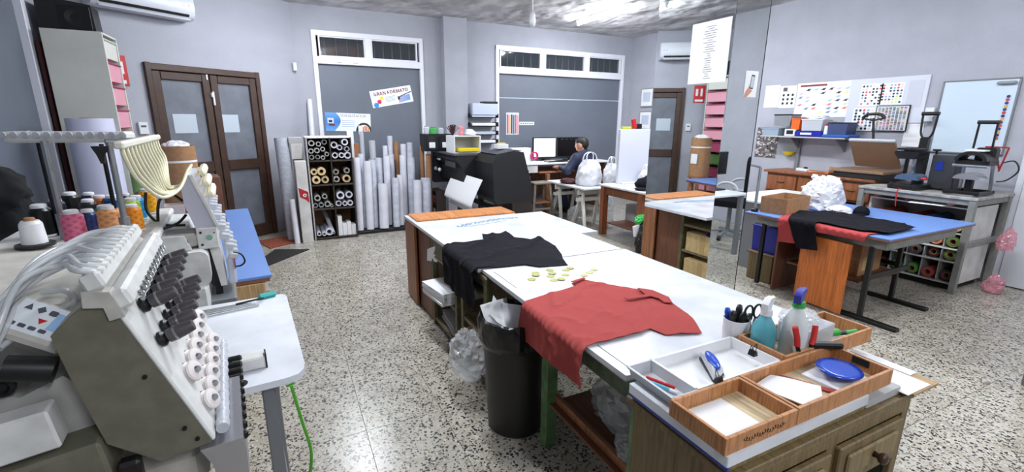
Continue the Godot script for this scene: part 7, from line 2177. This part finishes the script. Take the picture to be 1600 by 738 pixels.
	obj("lower_arm", sh().bar(Vector3(0, 0.03, 0), Vector3(0.06, 0.42, -0.04), 0.022, 0.022, 0.004), M.greymetal, t)
	obj("upper_arm", sh().bar(Vector3(0.06, 0.42, -0.04), Vector3(-0.14, 0.47, -0.16), 0.02, 0.02, 0.004), M.greymetal, t)
	obj("head", sh().lathe([Vector2(0.0, 0.035), Vector2(0.05, 0.03), Vector2(0.085, 0.0), Vector2(0.08, -0.004), Vector2(0.0, 0.02)], 24, T3(Vector3(-0.17, 0.455, -0.18), 0, 0, 15)), M.lampwhite, t)
	# white desk end seen between pillar and carton
	t = thing("white_desk", "white desk standing behind the open carton", "desk", Vector3(4.95, 0, -3.35))
	obj("desk_top", sh().box(Vector3(0, 0.735, 0), Vector3(1.10, 0.025, 0.55), 0.004), M.lampwhite, t)
	for x in [-0.5, 0.5]:
		obj("leg_frame", sh().box(Vector3(x, 0.36, 0), Vector3(0.04, 0.72, 0.45), 0.004), M.greymetal, t)

func press_table() -> void:
	var t := thing("press_table", "grey steel bench carrying the two heat presses", "bench", Vector3(5.85, 0, -2.28))
	obj("bench_top", sh().box(Vector3(0, 0.892, 0), Vector3(0.78, 0.026, 0.96), 0.003), M.benchtop, t)
	for x in [-0.36, 0.34]:
		for z in [-0.45, 0.45]:
			obj("leg", sh().box(Vector3(x, 0.44, z), Vector3(0.05, 0.88, 0.05), 0.004), M.framemetal, t)
	obj("front_rail", sh().box(Vector3(-0.36, 0.855, 0), Vector3(0.03, 0.05, 0.90), 0.003), M.framemetal, t)
	for y in [0.46, 0.85]:
		obj("side_rail", sh().box(Vector3(-0.01, y, 0.45), Vector3(0.68, 0.05, 0.03), 0.003), M.framemetal, t)
	# cubby of vinyl rolls
	t = thing("vinyl_cubby", "white cubby full of vinyl rolls under the press bench", "shelf", Vector3(5.82, 0, -2.26))
	obj("side", sh().box(Vector3(0, 0.43, 0.40), Vector3(0.56, 0.74, 0.02), 0.003), M.offwhite, t)
	obj("side", sh().box(Vector3(0, 0.43, -0.40), Vector3(0.56, 0.74, 0.02), 0.003), M.offwhite, t)
	for y in [0.07, 0.275, 0.40, 0.55, 0.79]:
		obj("shelf_board", sh().box(Vector3(0, y, 0), Vector3(0.56, 0.012, 0.79), 0.002), M.offwhite, t)
	for z in [-0.265, -0.13, 0.0, 0.135, 0.27]:
		obj("divider", sh().box(Vector3(0.0, 0.335, z), Vector3(0.54, 0.53, 0.008)), M.greyboard, t)
	obj("back", sh().box(Vector3(0.275, 0.43, 0), Vector3(0.01, 0.72, 0.78)), M.greyboard, t)
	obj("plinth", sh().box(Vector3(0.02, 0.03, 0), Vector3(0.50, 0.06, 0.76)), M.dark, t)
	var pal := [[Color(0.30, 0.58, 0.25), "bright green"], [Color(0.70, 0.28, 0.30), "brick red"], [Color(0.30, 0.20, 0.26), "plum"], [Color(0.34, 0.35, 0.38), "grey"], [Color(0.28, 0.16, 0.16), "maroon"], [Color(0.40, 0.52, 0.26), "moss green"], [Color(0.85, 0.55, 0.42), "peach"], [Color(0.80, 0.72, 0.55), "beige"], [Color(0.82, 0.36, 0.16), "orange"], [Color(0.62, 0.16, 0.20), "crimson"], [Color(0.35, 0.36, 0.22), "olive"], [Color(0.25, 0.40, 0.65), "blue"]]
	var rows := [[0.138, [3, 4, 0, 0, 1, 2]], [0.340, [10, 11, 3, 3, 4, 5]], [0.470, [2, 9, 7, 6, 6, 5]], [0.620, [8, 4, 9, 11, 10, 7]]]
	var row_name := ["bottom", "second", "third", "top"]
	for j in 4:
		for i in 6:
			var p: Array = pal[rows[j][1][i]]
			if j == 3 and i in [1, 4]:
				continue
			roll("vinyl_roll", "%s vinyl roll in the %s row of the cubby, %s from the left" % [p[1], row_name[j], ORD[i]], Vector3(5.545 + 0.01 * ((i * 7 + j * 3) % 4), rows[j][0], -2.59 + 0.1325 * i), Vector3(6.05, rows[j][0], -2.59 + 0.1325 * i), 0.050, pm(p[0], 0.4), "vinyl rolls in the cubby", 0.58, true)
	for k in 3:
		roll("vinyl_roll", ["orange vinyl roll laid on top of the cubby", "pink edged vinyl roll on top of the cubby", "red and blue vinyl roll on top of the cubby"][k], Vector3(5.525, 0.838, [-2.60, -2.00, -2.34][k]), Vector3(6.0, 0.838, [-2.60, -2.00, -2.34][k]), 0.034, pm([Color(0.85, 0.38, 0.16), Color(0.88, 0.62, 0.52), Color(0.62, 0.20, 0.26)][k], 0.4), "vinyl rolls in the cubby", 0.6, true)
	for k in 2:
		bag("pink_bag", ["clear bag with pink film hanging on the bench side", "pink film scrap at the bench foot"][k], "bag", [Vector3(5.98, 0.40, -1.70), Vector3(5.90, 0.005, -1.68)][k], [Vector3(0.08, 0.12, 0.06), Vector3(0.09, 0.10, 0.07)][k], M.pinkfilm, 121 + k)
	# swing press with grey box
	t = thing("swing_press", "black swing heat press with a tall lever and grey box", "heat press", Vector3(5.75, 0.905, -2.38))
	obj("base", sh().box(Vector3(-0.06, 0.025, -0.02), Vector3(0.36, 0.05, 0.26), 0.01), M.blackplastic, t)
	for z in [-0.12, 0.08]:
		obj("foot", sh().box(Vector3(-0.20, 0.03, z), Vector3(0.10, 0.06, 0.04), 0.01), M.blackplastic, t)
	obj("control_box", sh().box(Vector3(0.12, 0.18, 0.17), Vector3(0.20, 0.33, 0.20), 0.008), M.boxgrey, t)
	obj("display", sh().box(Vector3(0.0185, 0.235, 0.14), Vector3(0.004, 0.085, 0.06), 0.001), M.displaydeep, t)
	obj("cap_platen", sh().extr([Vector2(-0.10, 0.0), Vector2(0.10, 0.0), Vector2(0.085, 0.035), Vector2(0.04, 0.055), Vector2(-0.04, 0.055), Vector2(-0.085, 0.035)], -0.10, 0.10, T3(Vector3(-0.14, 0.10, 0.0), 90), true), M.steelblue, t)
	obj("red_tip", sh().cyl(Vector3(-0.20, 0.12, 0.11), Vector3(-0.20, 0.12, 0.15), 0.012, -1, 10), M.penred, t)
	obj("column", sh().box(Vector3(0.05, 0.20, -0.02), Vector3(0.08, 0.36, 0.08), 0.01), M.blackplastic, t)
	obj("arm", sh().box(Vector3(-0.06, 0.385, -0.04), Vector3(0.26, 0.05, 0.10), 0.012), M.blackplastic, t)
	obj("heater", sh().extr([Vector2(-0.10, 0.045), Vector2(-0.06, 0.0), Vector2(0.06, 0.0), Vector2(0.10, 0.045), Vector2(0.10, 0.075), Vector2(-0.10, 0.075)], -0.09, 0.09, T3(Vector3(-0.14, 0.30, -0.04), 90), true), M.darkmetal, t)
	obj("top_plate", sh().box(Vector3(-0.14, 0.395, -0.04), Vector3(0.20, 0.02, 0.17), 0.004), M.blackplastic, t)
	obj("silver_neck", sh().tube(bez([Vector3(-0.08, 0.10, -0.02), Vector3(-0.10, 0.18, -0.01), Vector3(-0.14, 0.24, 0.0), Vector3(-0.14, 0.30, 0.0)], 5), 0.018, 10), M.steel, t)
	obj("lever_foot", sh().box(Vector3(0.0, 0.45, -0.01), Vector3(0.07, 0.12, 0.07), 0.012), M.blackplastic, t)
	for s in [-1, 1]:
		obj("lever_arm", sh().tube(bez([Vector3(0, 0.48, -0.01 + s * 0.012), Vector3(0, 0.54, -0.01 + s * 0.045), Vector3(0, 0.62, -0.01 + s * 0.055), Vector3(0, 0.74, -0.01 + s * 0.06)], 6), 0.010, 8), M.blackplastic, t)
	obj("lever_grip", sh().cyl(Vector3(0, 0.735, -0.08), Vector3(0, 0.735, 0.06), 0.018, -1, 14), M.blackplastic, t)
	obj("adjust_knob", sh().lathe([Vector2(0, 0), Vector2(0.010, 0), Vector2(0.010, 0.03), Vector2(0.034, 0.035), Vector2(0.034, 0.05), Vector2(0, 0.052)], 16, T3(Vector3(0.06, 0.345, 0.08))), M.blackplastic, t)
	# cap press
	t = thing("cap_press", "grey and black cap heat press with an arched jaw", "heat press", Vector3(5.70, 0.905, -1.96))
	for z in [-0.10, 0.12]:
		obj("runner", sh().box(Vector3(-0.02, 0.025, z), Vector3(0.34, 0.03, 0.035), 0.006), M.darkmetal, t)
		obj("post", sh().bar(Vector3(0.10, 0.03, z), Vector3(0.06, 0.28, z * 0.9), 0.025, 0.025, 0.004), M.steel, t)
	for x in [-0.17, 0.12]:
		obj("cross_bar", sh().box(Vector3(x, 0.03, 0.01), Vector3(0.03, 0.03, 0.26), 0.006), M.darkmetal, t)
	var arc := []
	var arc2 := []
	for k in 13:
		var a := PI * k / 12.0
		arc.append(Vector2(cos(a) * 0.115, sin(a) * 0.085))
	for k in 13:
		var a := PI * (12 - k) / 12.0
		arc.append(Vector2(cos(a) * 0.085, sin(a) * 0.058))
	obj("upper_jaw", sh().extr(arc, -0.09, 0.09, T3(Vector3(-0.05, 0.315, 0.01), 90), true), M.blackplastic, t)
	obj("jaw_plate", sh().box(Vector3(-0.02, 0.405, 0.01), Vector3(0.16, 0.016, 0.14), 0.004), M.lampwhite, t)
	for k in 13:
		var a := PI * k / 12.0
		arc2.append(Vector2(cos(a) * 0.095, sin(a) * 0.055))
	obj("cap_form", sh().extr(arc2, -0.08, 0.08, T3(Vector3(-0.06, 0.15, 0.01), 90), true), M.steelplate, t)
	obj("form_post", sh().box(Vector3(-0.04, 0.09, 0.01), Vector3(0.06, 0.14, 0.05), 0.006), M.darkmetal, t)
	obj("spring_bar", sh().cyl(Vector3(-0.12, 0.27, -0.11), Vector3(-0.12, 0.27, 0.13), 0.014, -1, 12), M.steel, t)
	obj("jaw_beam", sh().box(Vector3(0.0, 0.30, 0.01), Vector3(0.20, 0.05, 0.24), 0.008), M.blackplastic, t)
	obj("hinge", sh().box(Vector3(0.06, 0.36, 0.05), Vector3(0.10, 0.14, 0.14), 0.012), M.blackplastic, t)
	for s in [-1, 1]:
		obj("lever_arm", sh().bar(Vector3(0.05, 0.42, 0.01 + s * 0.065), Vector3(0.05, 0.65, 0.01 + s * 0.062), 0.018, 0.014, 0.003), M.darkmetal, t)
	obj("lever_grip", sh().cyl(Vector3(0.05, 0.655, -0.065), Vector3(0.05, 0.655, 0.085), 0.017, -1, 14), M.blackplastic, t)
	obj("red_frame", sh().box(Vector3(0.13, 0.435, 0.08), Vector3(0.014, 0.014, 0.16), 0.003).bar(Vector3(0.13, 0.435, 0.16), Vector3(0.13, 0.22, 0.13), 0.012, 0.012, 0.003).bar(Vector3(0.13, 0.37, 0.09), Vector3(0.13, 0.24, 0.13), 0.012, 0.012, 0.003), M.printred, t)
	obj("power_cord", sh().tube(bez([Vector3(0.10, 0.30, 0.15), Vector3(0.12, 0.32, 0.22), Vector3(0.12, 0.24, 0.26), Vector3(0.12, 0.15, 0.20), Vector3(0.10, 0.13, 0.14)], 8), 0.006, 8), M.blackplastic, t)
	t = thing("red_cable", "red cable hanging over the bench edge", "cord", Vector3(5.455, 0.90, -2.40))
	obj("cord", sh().tube(bez([Vector3(0.06, 0.012, 0), Vector3(0.0, 0.010, 0.0), Vector3(-0.008, -0.05, 0.0), Vector3(-0.006, -0.16, 0.01)], 5), 0.005, 8), M.penred, t)
	tag(obj("vinyl_sheet", sh().cloth([Vector2(-0.02, -0.14), Vector2(0.16, -0.16), Vector2(0.14, 0.16), Vector2(0.0, 0.12)], 0.04, func(q: Vector2) -> Vector3: return Vector3(5.46 + q.x, 0.80 + 0.1 * q.x + wr(q, 200, 0.01, 2), -2.15 + q.y), 0.002), M.paper), "white sheet curling out over the cubby rolls", "sheet")

func mirror_side() -> void:
	# the office corner right of the photographer, seen only in the mirror
	var t := thing("office_desk", "white desk on grey legs reflected in the pillar mirror", "desk", Vector3(4.35, 0, -0.64))
	obj("desk_top", sh().box(Vector3(0.0, 0.735, 0), Vector3(0.95, 0.025, 0.56), 0.004), M.lampwhite, t)
	for x in [-0.42, 0.42]:
		for z in [-0.22, 0.22]:
			obj("leg", sh().box(Vector3(x, 0.36, z), Vector3(0.05, 0.72, 0.05), 0.004), M.greymetal, t)
	t = thing("monitor", "black monitor reflected in the pillar mirror", "monitor", Vector3(4.66, 0.748, -0.56), 180.0)
	obj("bezel", sh().box(Vector3(0, 0.32, 0), Vector3(0.34, 0.27, 0.03), 0.005), M.blackplastic, t)
	obj("screen", sh().box(Vector3(0, 0.32, 0.016), Vector3(0.31, 0.24, 0.002)), M.screendark, t)
	obj("stand", sh().box(Vector3(0, 0.08, 0), Vector3(0.05, 0.16, 0.03), 0.004).box(Vector3(0, 0.008, 0), Vector3(0.22, 0.016, 0.16), 0.004), M.blackplastic, t)
	t = thing("office_chair", "black office chair with grey star base reflected in the mirror", "chair", Vector3(5.42, 0, -0.22), 160.0)
	obj("seat", sh().slab(rrect(-0.24, -0.24, 0.24, 0.24, 0.08), 0.45, 0.53), M.blackcloth, t)
	obj("backrest", sh().extr(rrect(-0.22, 0.62, 0.22, 1.12, 0.08), -0.03, 0.03, T3(Vector3(0, 0, 0.24)), true), M.blackcloth, t)
	obj("back_stem", sh().box(Vector3(0, 0.56, 0.26), Vector3(0.06, 0.24, 0.03), 0.006), M.greymetal, t)
	obj("gas_lift", sh().cyl(Vector3(0, 0.08, 0), Vector3(0, 0.46, 0), 0.028, -1, 14), M.greymetal, t)
	for k in 5:
		var a := TAU * k / 5.0
		obj("star_leg", sh().bar(Vector3(0, 0.10, 0), Vector3(cos(a) * 0.30, 0.07, sin(a) * 0.30), 0.05, 0.03, 0.006), M.greymetal, t)
		obj("castor", sh().cyl(Vector3(cos(a) * 0.30, 0.032, sin(a) * 0.30 - 0.02), Vector3(cos(a) * 0.30, 0.032, sin(a) * 0.30 + 0.02), 0.03, -1, 14), M.blackplastic, t)
	for s in [-1, 1]:
		var lo := []
		for k in 17:
			var a := TAU * k / 16.0
			lo.append(Vector3(s * 0.28, 0.70 + 0.085 * sin(a), 0.02 + 0.13 * cos(a)))
		obj("arm_ring", sh().tube(lo, 0.018, 10), M.greyplastic, t)

func flesh(caps: Array, cell: float, blend: float) -> Sh:
	# tapered capsules [a, ra, b, rb] joined by a smooth minimum and meshed as surface nets
	var lo := Vector3.INF
	var hi := -Vector3.INF
	for c in caps:
		var R: float = max(c[1], c[3]) + blend + cell * 2.0
		for p in [c[0], c[2]]:
			lo = lo.min(p - Vector3.ONE * R)
			hi = hi.max(p + Vector3.ONE * R)
	var n := Vector3i(((hi - lo) / cell).ceil()) + Vector3i.ONE
	var N := n.x * n.y * n.z
	var f := PackedFloat32Array()
	f.resize(N)
	f.fill(1.0)
	for c in caps:
		var a: Vector3 = c[0]
		var b: Vector3 = c[2]
		var ra: float = c[1]
		var rb: float = c[3]
		var R: float = max(ra, rb) + blend * 1.5 + cell * 2.0
		var l := Vector3i(((a.min(b) - Vector3.ONE * R - lo) / cell).floor()).clamp(Vector3i.ZERO, n - Vector3i.ONE)
		var h := Vector3i(((a.max(b) + Vector3.ONE * R - lo) / cell).ceil()).clamp(Vector3i.ZERO, n - Vector3i.ONE)
		var ab := b - a
		var L2: float = max(ab.length_squared(), 1e-9)
		for k in range(l.z, h.z + 1):
			for j in range(l.y, h.y + 1):
				for i in range(l.x, h.x + 1):
					var p := lo + Vector3(i, j, k) * cell
					var t: float = clamp((p - a).dot(ab) / L2, 0.0, 1.0)
					var d: float = (p - a - ab * t).length() - lerp(ra, rb, t)
					var q := (k * n.y + j) * n.x + i
					var e := f[q]
					var m: float = max(blend - abs(d - e), 0.0) / blend
					f[q] = min(d, e) - m * m * blend * 0.25
	var s := Sh.new()
	var idx := {}
	var sy := n.x
	var sz := n.x * n.y
	var off := [0, 1, sy, sy + 1, sz, sz + 1, sz + sy, sz + sy + 1]
	var pos := [Vector3(0, 0, 0), Vector3(1, 0, 0), Vector3(0, 1, 0), Vector3(1, 1, 0), Vector3(0, 0, 1), Vector3(1, 0, 1), Vector3(0, 1, 1), Vector3(1, 1, 1)]
	var edges := [[0, 1], [2, 3], [4, 5], [6, 7], [0, 2], [1, 3], [4, 6], [5, 7], [0, 4], [1, 5], [2, 6], [3, 7]]
	for k in n.z - 1:
		for j in n.y - 1:
			for i in n.x - 1:
				var q := (k * n.y + j) * n.x + i
				var neg := 0
				for o in off:
					if f[q + o] < 0.0:
						neg += 1
				if neg == 0 or neg == 8:
					continue
				var c := Vector3.ZERO
				var m := 0
				for e in edges:
					var u := f[q + off[e[0]]]
					var w := f[q + off[e[1]]]
					if (u < 0.0) != (w < 0.0):
						c += pos[e[0]].lerp(pos[e[1]], u / (u - w))
						m += 1
				c /= m
				var g := Vector3(f[q + 1] + f[q + sy + 1] + f[q + sz + 1] + f[q + sz + sy + 1] - f[q] - f[q + sy] - f[q + sz] - f[q + sz + sy], f[q + sy] + f[q + sy + 1] + f[q + sz + sy] + f[q + sz + sy + 1] - f[q] - f[q + 1] - f[q + sz] - f[q + sz + 1], f[q + sz] + f[q + sz + 1] + f[q + sz + sy] + f[q + sz + sy + 1] - f[q] - f[q + 1] - f[q + sy] - f[q + sy + 1])
				idx[q] = s.vert(lo + (Vector3(i, j, k) + c) * cell, g.normalized())
	for k in range(1, n.z - 1):
		for j in range(1, n.y - 1):
			for i in range(1, n.x - 1):
				var q := (k * n.y + j) * n.x + i
				var a := f[q] < 0.0
				for ax in 3:
					var d: int = [1, sy, sz][ax]
					var b := f[q + d] < 0.0
					if a == b:
						continue
					var u: int = [sy, sz, 1][ax]
					var w: int = [sz, 1, sy][ax]
					var v4 := [q - u - w, q - w, q, q - u]
					if not (idx.has(v4[0]) and idx.has(v4[1]) and idx.has(v4[2]) and idx.has(v4[3])):
						continue
					var r := [idx[v4[0]], idx[v4[1]], idx[v4[2]], idx[v4[3]]]
					if a:
						s.ix.append_array([r[0], r[2], r[1], r[0], r[3], r[2]])
					else:
						s.ix.append_array([r[0], r[1], r[2], r[0], r[2], r[3]])
	return s

func person() -> void:
	var t := thing("person", "person in a navy jacket seated at the computer desk", "person", Vector3(4.52, 0, -6.42), 14.0)
	# local frame: facing -z, y from the floor
	var hip := Vector3(0, 0.53, 0.02)
	var chest := Vector3(0, 0.86, -0.05)
	var neck := Vector3(0, 1.035, -0.06)
	var head := Vector3(-0.01, 1.155, -0.095)
	var sl := Vector3(-0.17, 0.955, -0.05)
	var sr := Vector3(0.17, 0.955, -0.05)
	var el := Vector3(-0.33, 0.76, -0.10)
	var er := Vector3(0.25, 0.74, -0.17)
	var hl := Vector3(-0.30, 0.79, -0.33)
	var hr := Vector3(0.12, 0.79, -0.36)
	var kl := Vector3(-0.13, 0.50, -0.40)
	var kr := Vector3(0.13, 0.50, -0.40)
	var al := Vector3(-0.13, 0.09, -0.30)
	var ar := Vector3(0.13, 0.09, -0.30)
	var caps := [[hip + Vector3(-0.06, 0, 0), 0.115, hip + Vector3(0.06, 0, 0), 0.115], [hip, 0.125, chest, 0.125], [chest + Vector3(-0.06, 0.02, 0), 0.10, chest + Vector3(0.06, 0.02, 0), 0.10], [chest, 0.11, neck, 0.055], [neck, 0.052, head, 0.06], [sl, 0.055, el, 0.042], [sr, 0.055, er, 0.042], [el, 0.040, hl, 0.028], [er, 0.040, hr, 0.028], [sl, 0.06, sr, 0.06], [hip + Vector3(-0.09, -0.02, 0), 0.085, kl, 0.055], [hip + Vector3(0.09, -0.02, 0), 0.085, kr, 0.055], [kl, 0.052, al, 0.035], [kr, 0.052, ar, 0.035], [al + Vector3(0, -0.04, 0.02), 0.036, al + Vector3(0, -0.05, -0.13), 0.030], [ar + Vector3(0, -0.04, 0.02), 0.036, ar + Vector3(0, -0.05, -0.13), 0.030]]
	# head: skull, face, jaw, nose, ears; turned a little to the left
	var HB := Basis(Vector3.UP, deg_to_rad(28))
	for c in [[Vector3(0, 0.03, 0.02), 0.082, Vector3(0, 0.03, -0.02), 0.080], [Vector3(0, 0.02, -0.02), 0.072, Vector3(0, -0.055, -0.045), 0.045], [Vector3(0, 0.0, -0.09), 0.010, Vector3(0, -0.022, -0.104), 0.013], [Vector3(-0.078, 0.0, 0.0), 0.014, Vector3(-0.082, -0.03, 0.0), 0.010], [Vector3(0.078, 0.0, 0.0), 0.014, Vector3(0.082, -0.03, 0.0), 0.010]]:
		caps.append([head + HB * c[0], c[1], head + HB * c[2], c[3]])
	# hands: palm and five fingers each
	for s in [-1, 1]:
		var w: Vector3 = hl if s < 0 else hr
		var d := Vector3(0.12 * -s, -0.02, -1).normalized()
		var sd := Vector3(1, 0, 0)
		caps.append([w, 0.026, w + d * 0.075, 0.030])
		for k in 4:
			var r0: Vector3 = w + d * 0.075 + sd * (-0.030 + 0.020 * k)
			var len: float = [0.055, 0.068, 0.064, 0.050][k]
			caps.append([r0, 0.0095, r0 + d * len * 0.55 + Vector3(0, 0.006, 0), 0.009])
			caps.append([r0 + d * len * 0.55 + Vector3(0, 0.006, 0), 0.009, r0 + d * len + Vector3(0, -0.010, 0), 0.008])
		caps.append([w + d * 0.03 - sd * s * 0.028, 0.012, w + d * 0.075 - sd * s * 0.055, 0.010])
	obj("body", flesh(caps, 0.011, 0.03), M.skin, t)
	var jk := [[hip + Vector3(-0.05, 0.02, 0), 0.145, hip + Vector3(0.05, 0.02, 0), 0.145], [hip, 0.155, chest, 0.160], [chest + Vector3(-0.08, 0.03, 0), 0.125, chest + Vector3(0.08, 0.03, 0), 0.125], [chest, 0.14, neck + Vector3(0, -0.02, 0.01), 0.085], [sl, 0.085, sr, 0.085], [sl, 0.085, el, 0.068], [sr, 0.085, er, 0.068], [el, 0.066, hl + Vector3(0, 0, 0.05), 0.046], [er, 0.066, hr + Vector3(0, 0, 0.05), 0.046], [neck + Vector3(-0.07, 0.0, 0.06), 0.045, neck + Vector3(0.07, 0.0, 0.06), 0.045]]
	obj("jacket", flesh(jk, 0.016, 0.04), M.jacketnavy, t)
	obj("trousers", flesh([[hip + Vector3(-0.07, -0.02, 0), 0.128, hip + Vector3(0.07, -0.02, 0), 0.128], [hip + Vector3(-0.09, -0.02, 0), 0.10, kl, 0.072], [hip + Vector3(0.09, -0.02, 0), 0.10, kr, 0.072], [kl, 0.070, al + Vector3(0, 0.03, 0), 0.055], [kr, 0.070, ar + Vector3(0, 0.03, 0), 0.055]], 0.018, 0.03), M.jeans, t)
	obj("hair", flesh([[head + HB * Vector3(0, 0.05, 0.03), 0.088, head + HB * Vector3(0, 0.055, -0.025), 0.082], [head + HB * Vector3(0, 0.0, 0.045), 0.072, head + HB * Vector3(0, -0.04, 0.05), 0.05]], 0.010, 0.03), M.hair, t)
	for a in [al, ar]:
		obj("shoe", flesh([[a + Vector3(0, -0.035, 0.03), 0.050, a + Vector3(0, -0.048, -0.15), 0.040]], 0.012, 0.02), M.dark, t)
	var st := thing("desk_chair", "dark chair under the person at the computer desk", "chair", Vector3(4.52, 0, -6.42), 14.0)
	obj("seat", sh().slab(rrect(-0.21, -0.21, 0.21, 0.20, 0.05), 0.335, 0.37), M.darkshelf, st)
	for x in [-0.17, 0.17]:
		for z in [-0.17, 0.16]:
			obj("leg", sh().box(Vector3(x, 0.167, z), Vector3(0.035, 0.335, 0.035), 0.004), M.darkshelf, st)

const LAMP := 4.2

func _ready() -> void:
	camera_and_light()
	nz.seed = 7
	nz.frequency = 0.01
	nz.fractal_octaves = 3
	make_textures()
	make_materials()
	for q in [[4.4, -6.0, "ceiling tube lamp over the computer desk"], [4.1, -4.2, "ceiling tube lamp beyond the mirror pillar"], [4.0, -1.6, "ceiling tube lamp over the blue table"], [0.6, -5.7, "ceiling tube lamp before the brown door"], [0.9, -2.7, "ceiling tube lamp over the cutting table"], [0.9, 1.6, "ceiling tube lamp behind the photographer"], [4.4, 1.3, "added ceiling tube lamp over the office desk, brightening the mirror view"]]:  # last lamp is added, unseen, to brighten what the pillar mirror shows
		fluorescent(Vector3(q[0], HC, q[1]), q[2])
	room()
	mirror_pillar()
	centre_table()
	near_machine()
	far_machine()
	rolls_corner()
	printer_corner()
	desk_corner()
	left_corner()
	wall_papers()
	wall_shelf()
	dresser()
	blue_table()
	press_table()
	mirror_side()
	person()
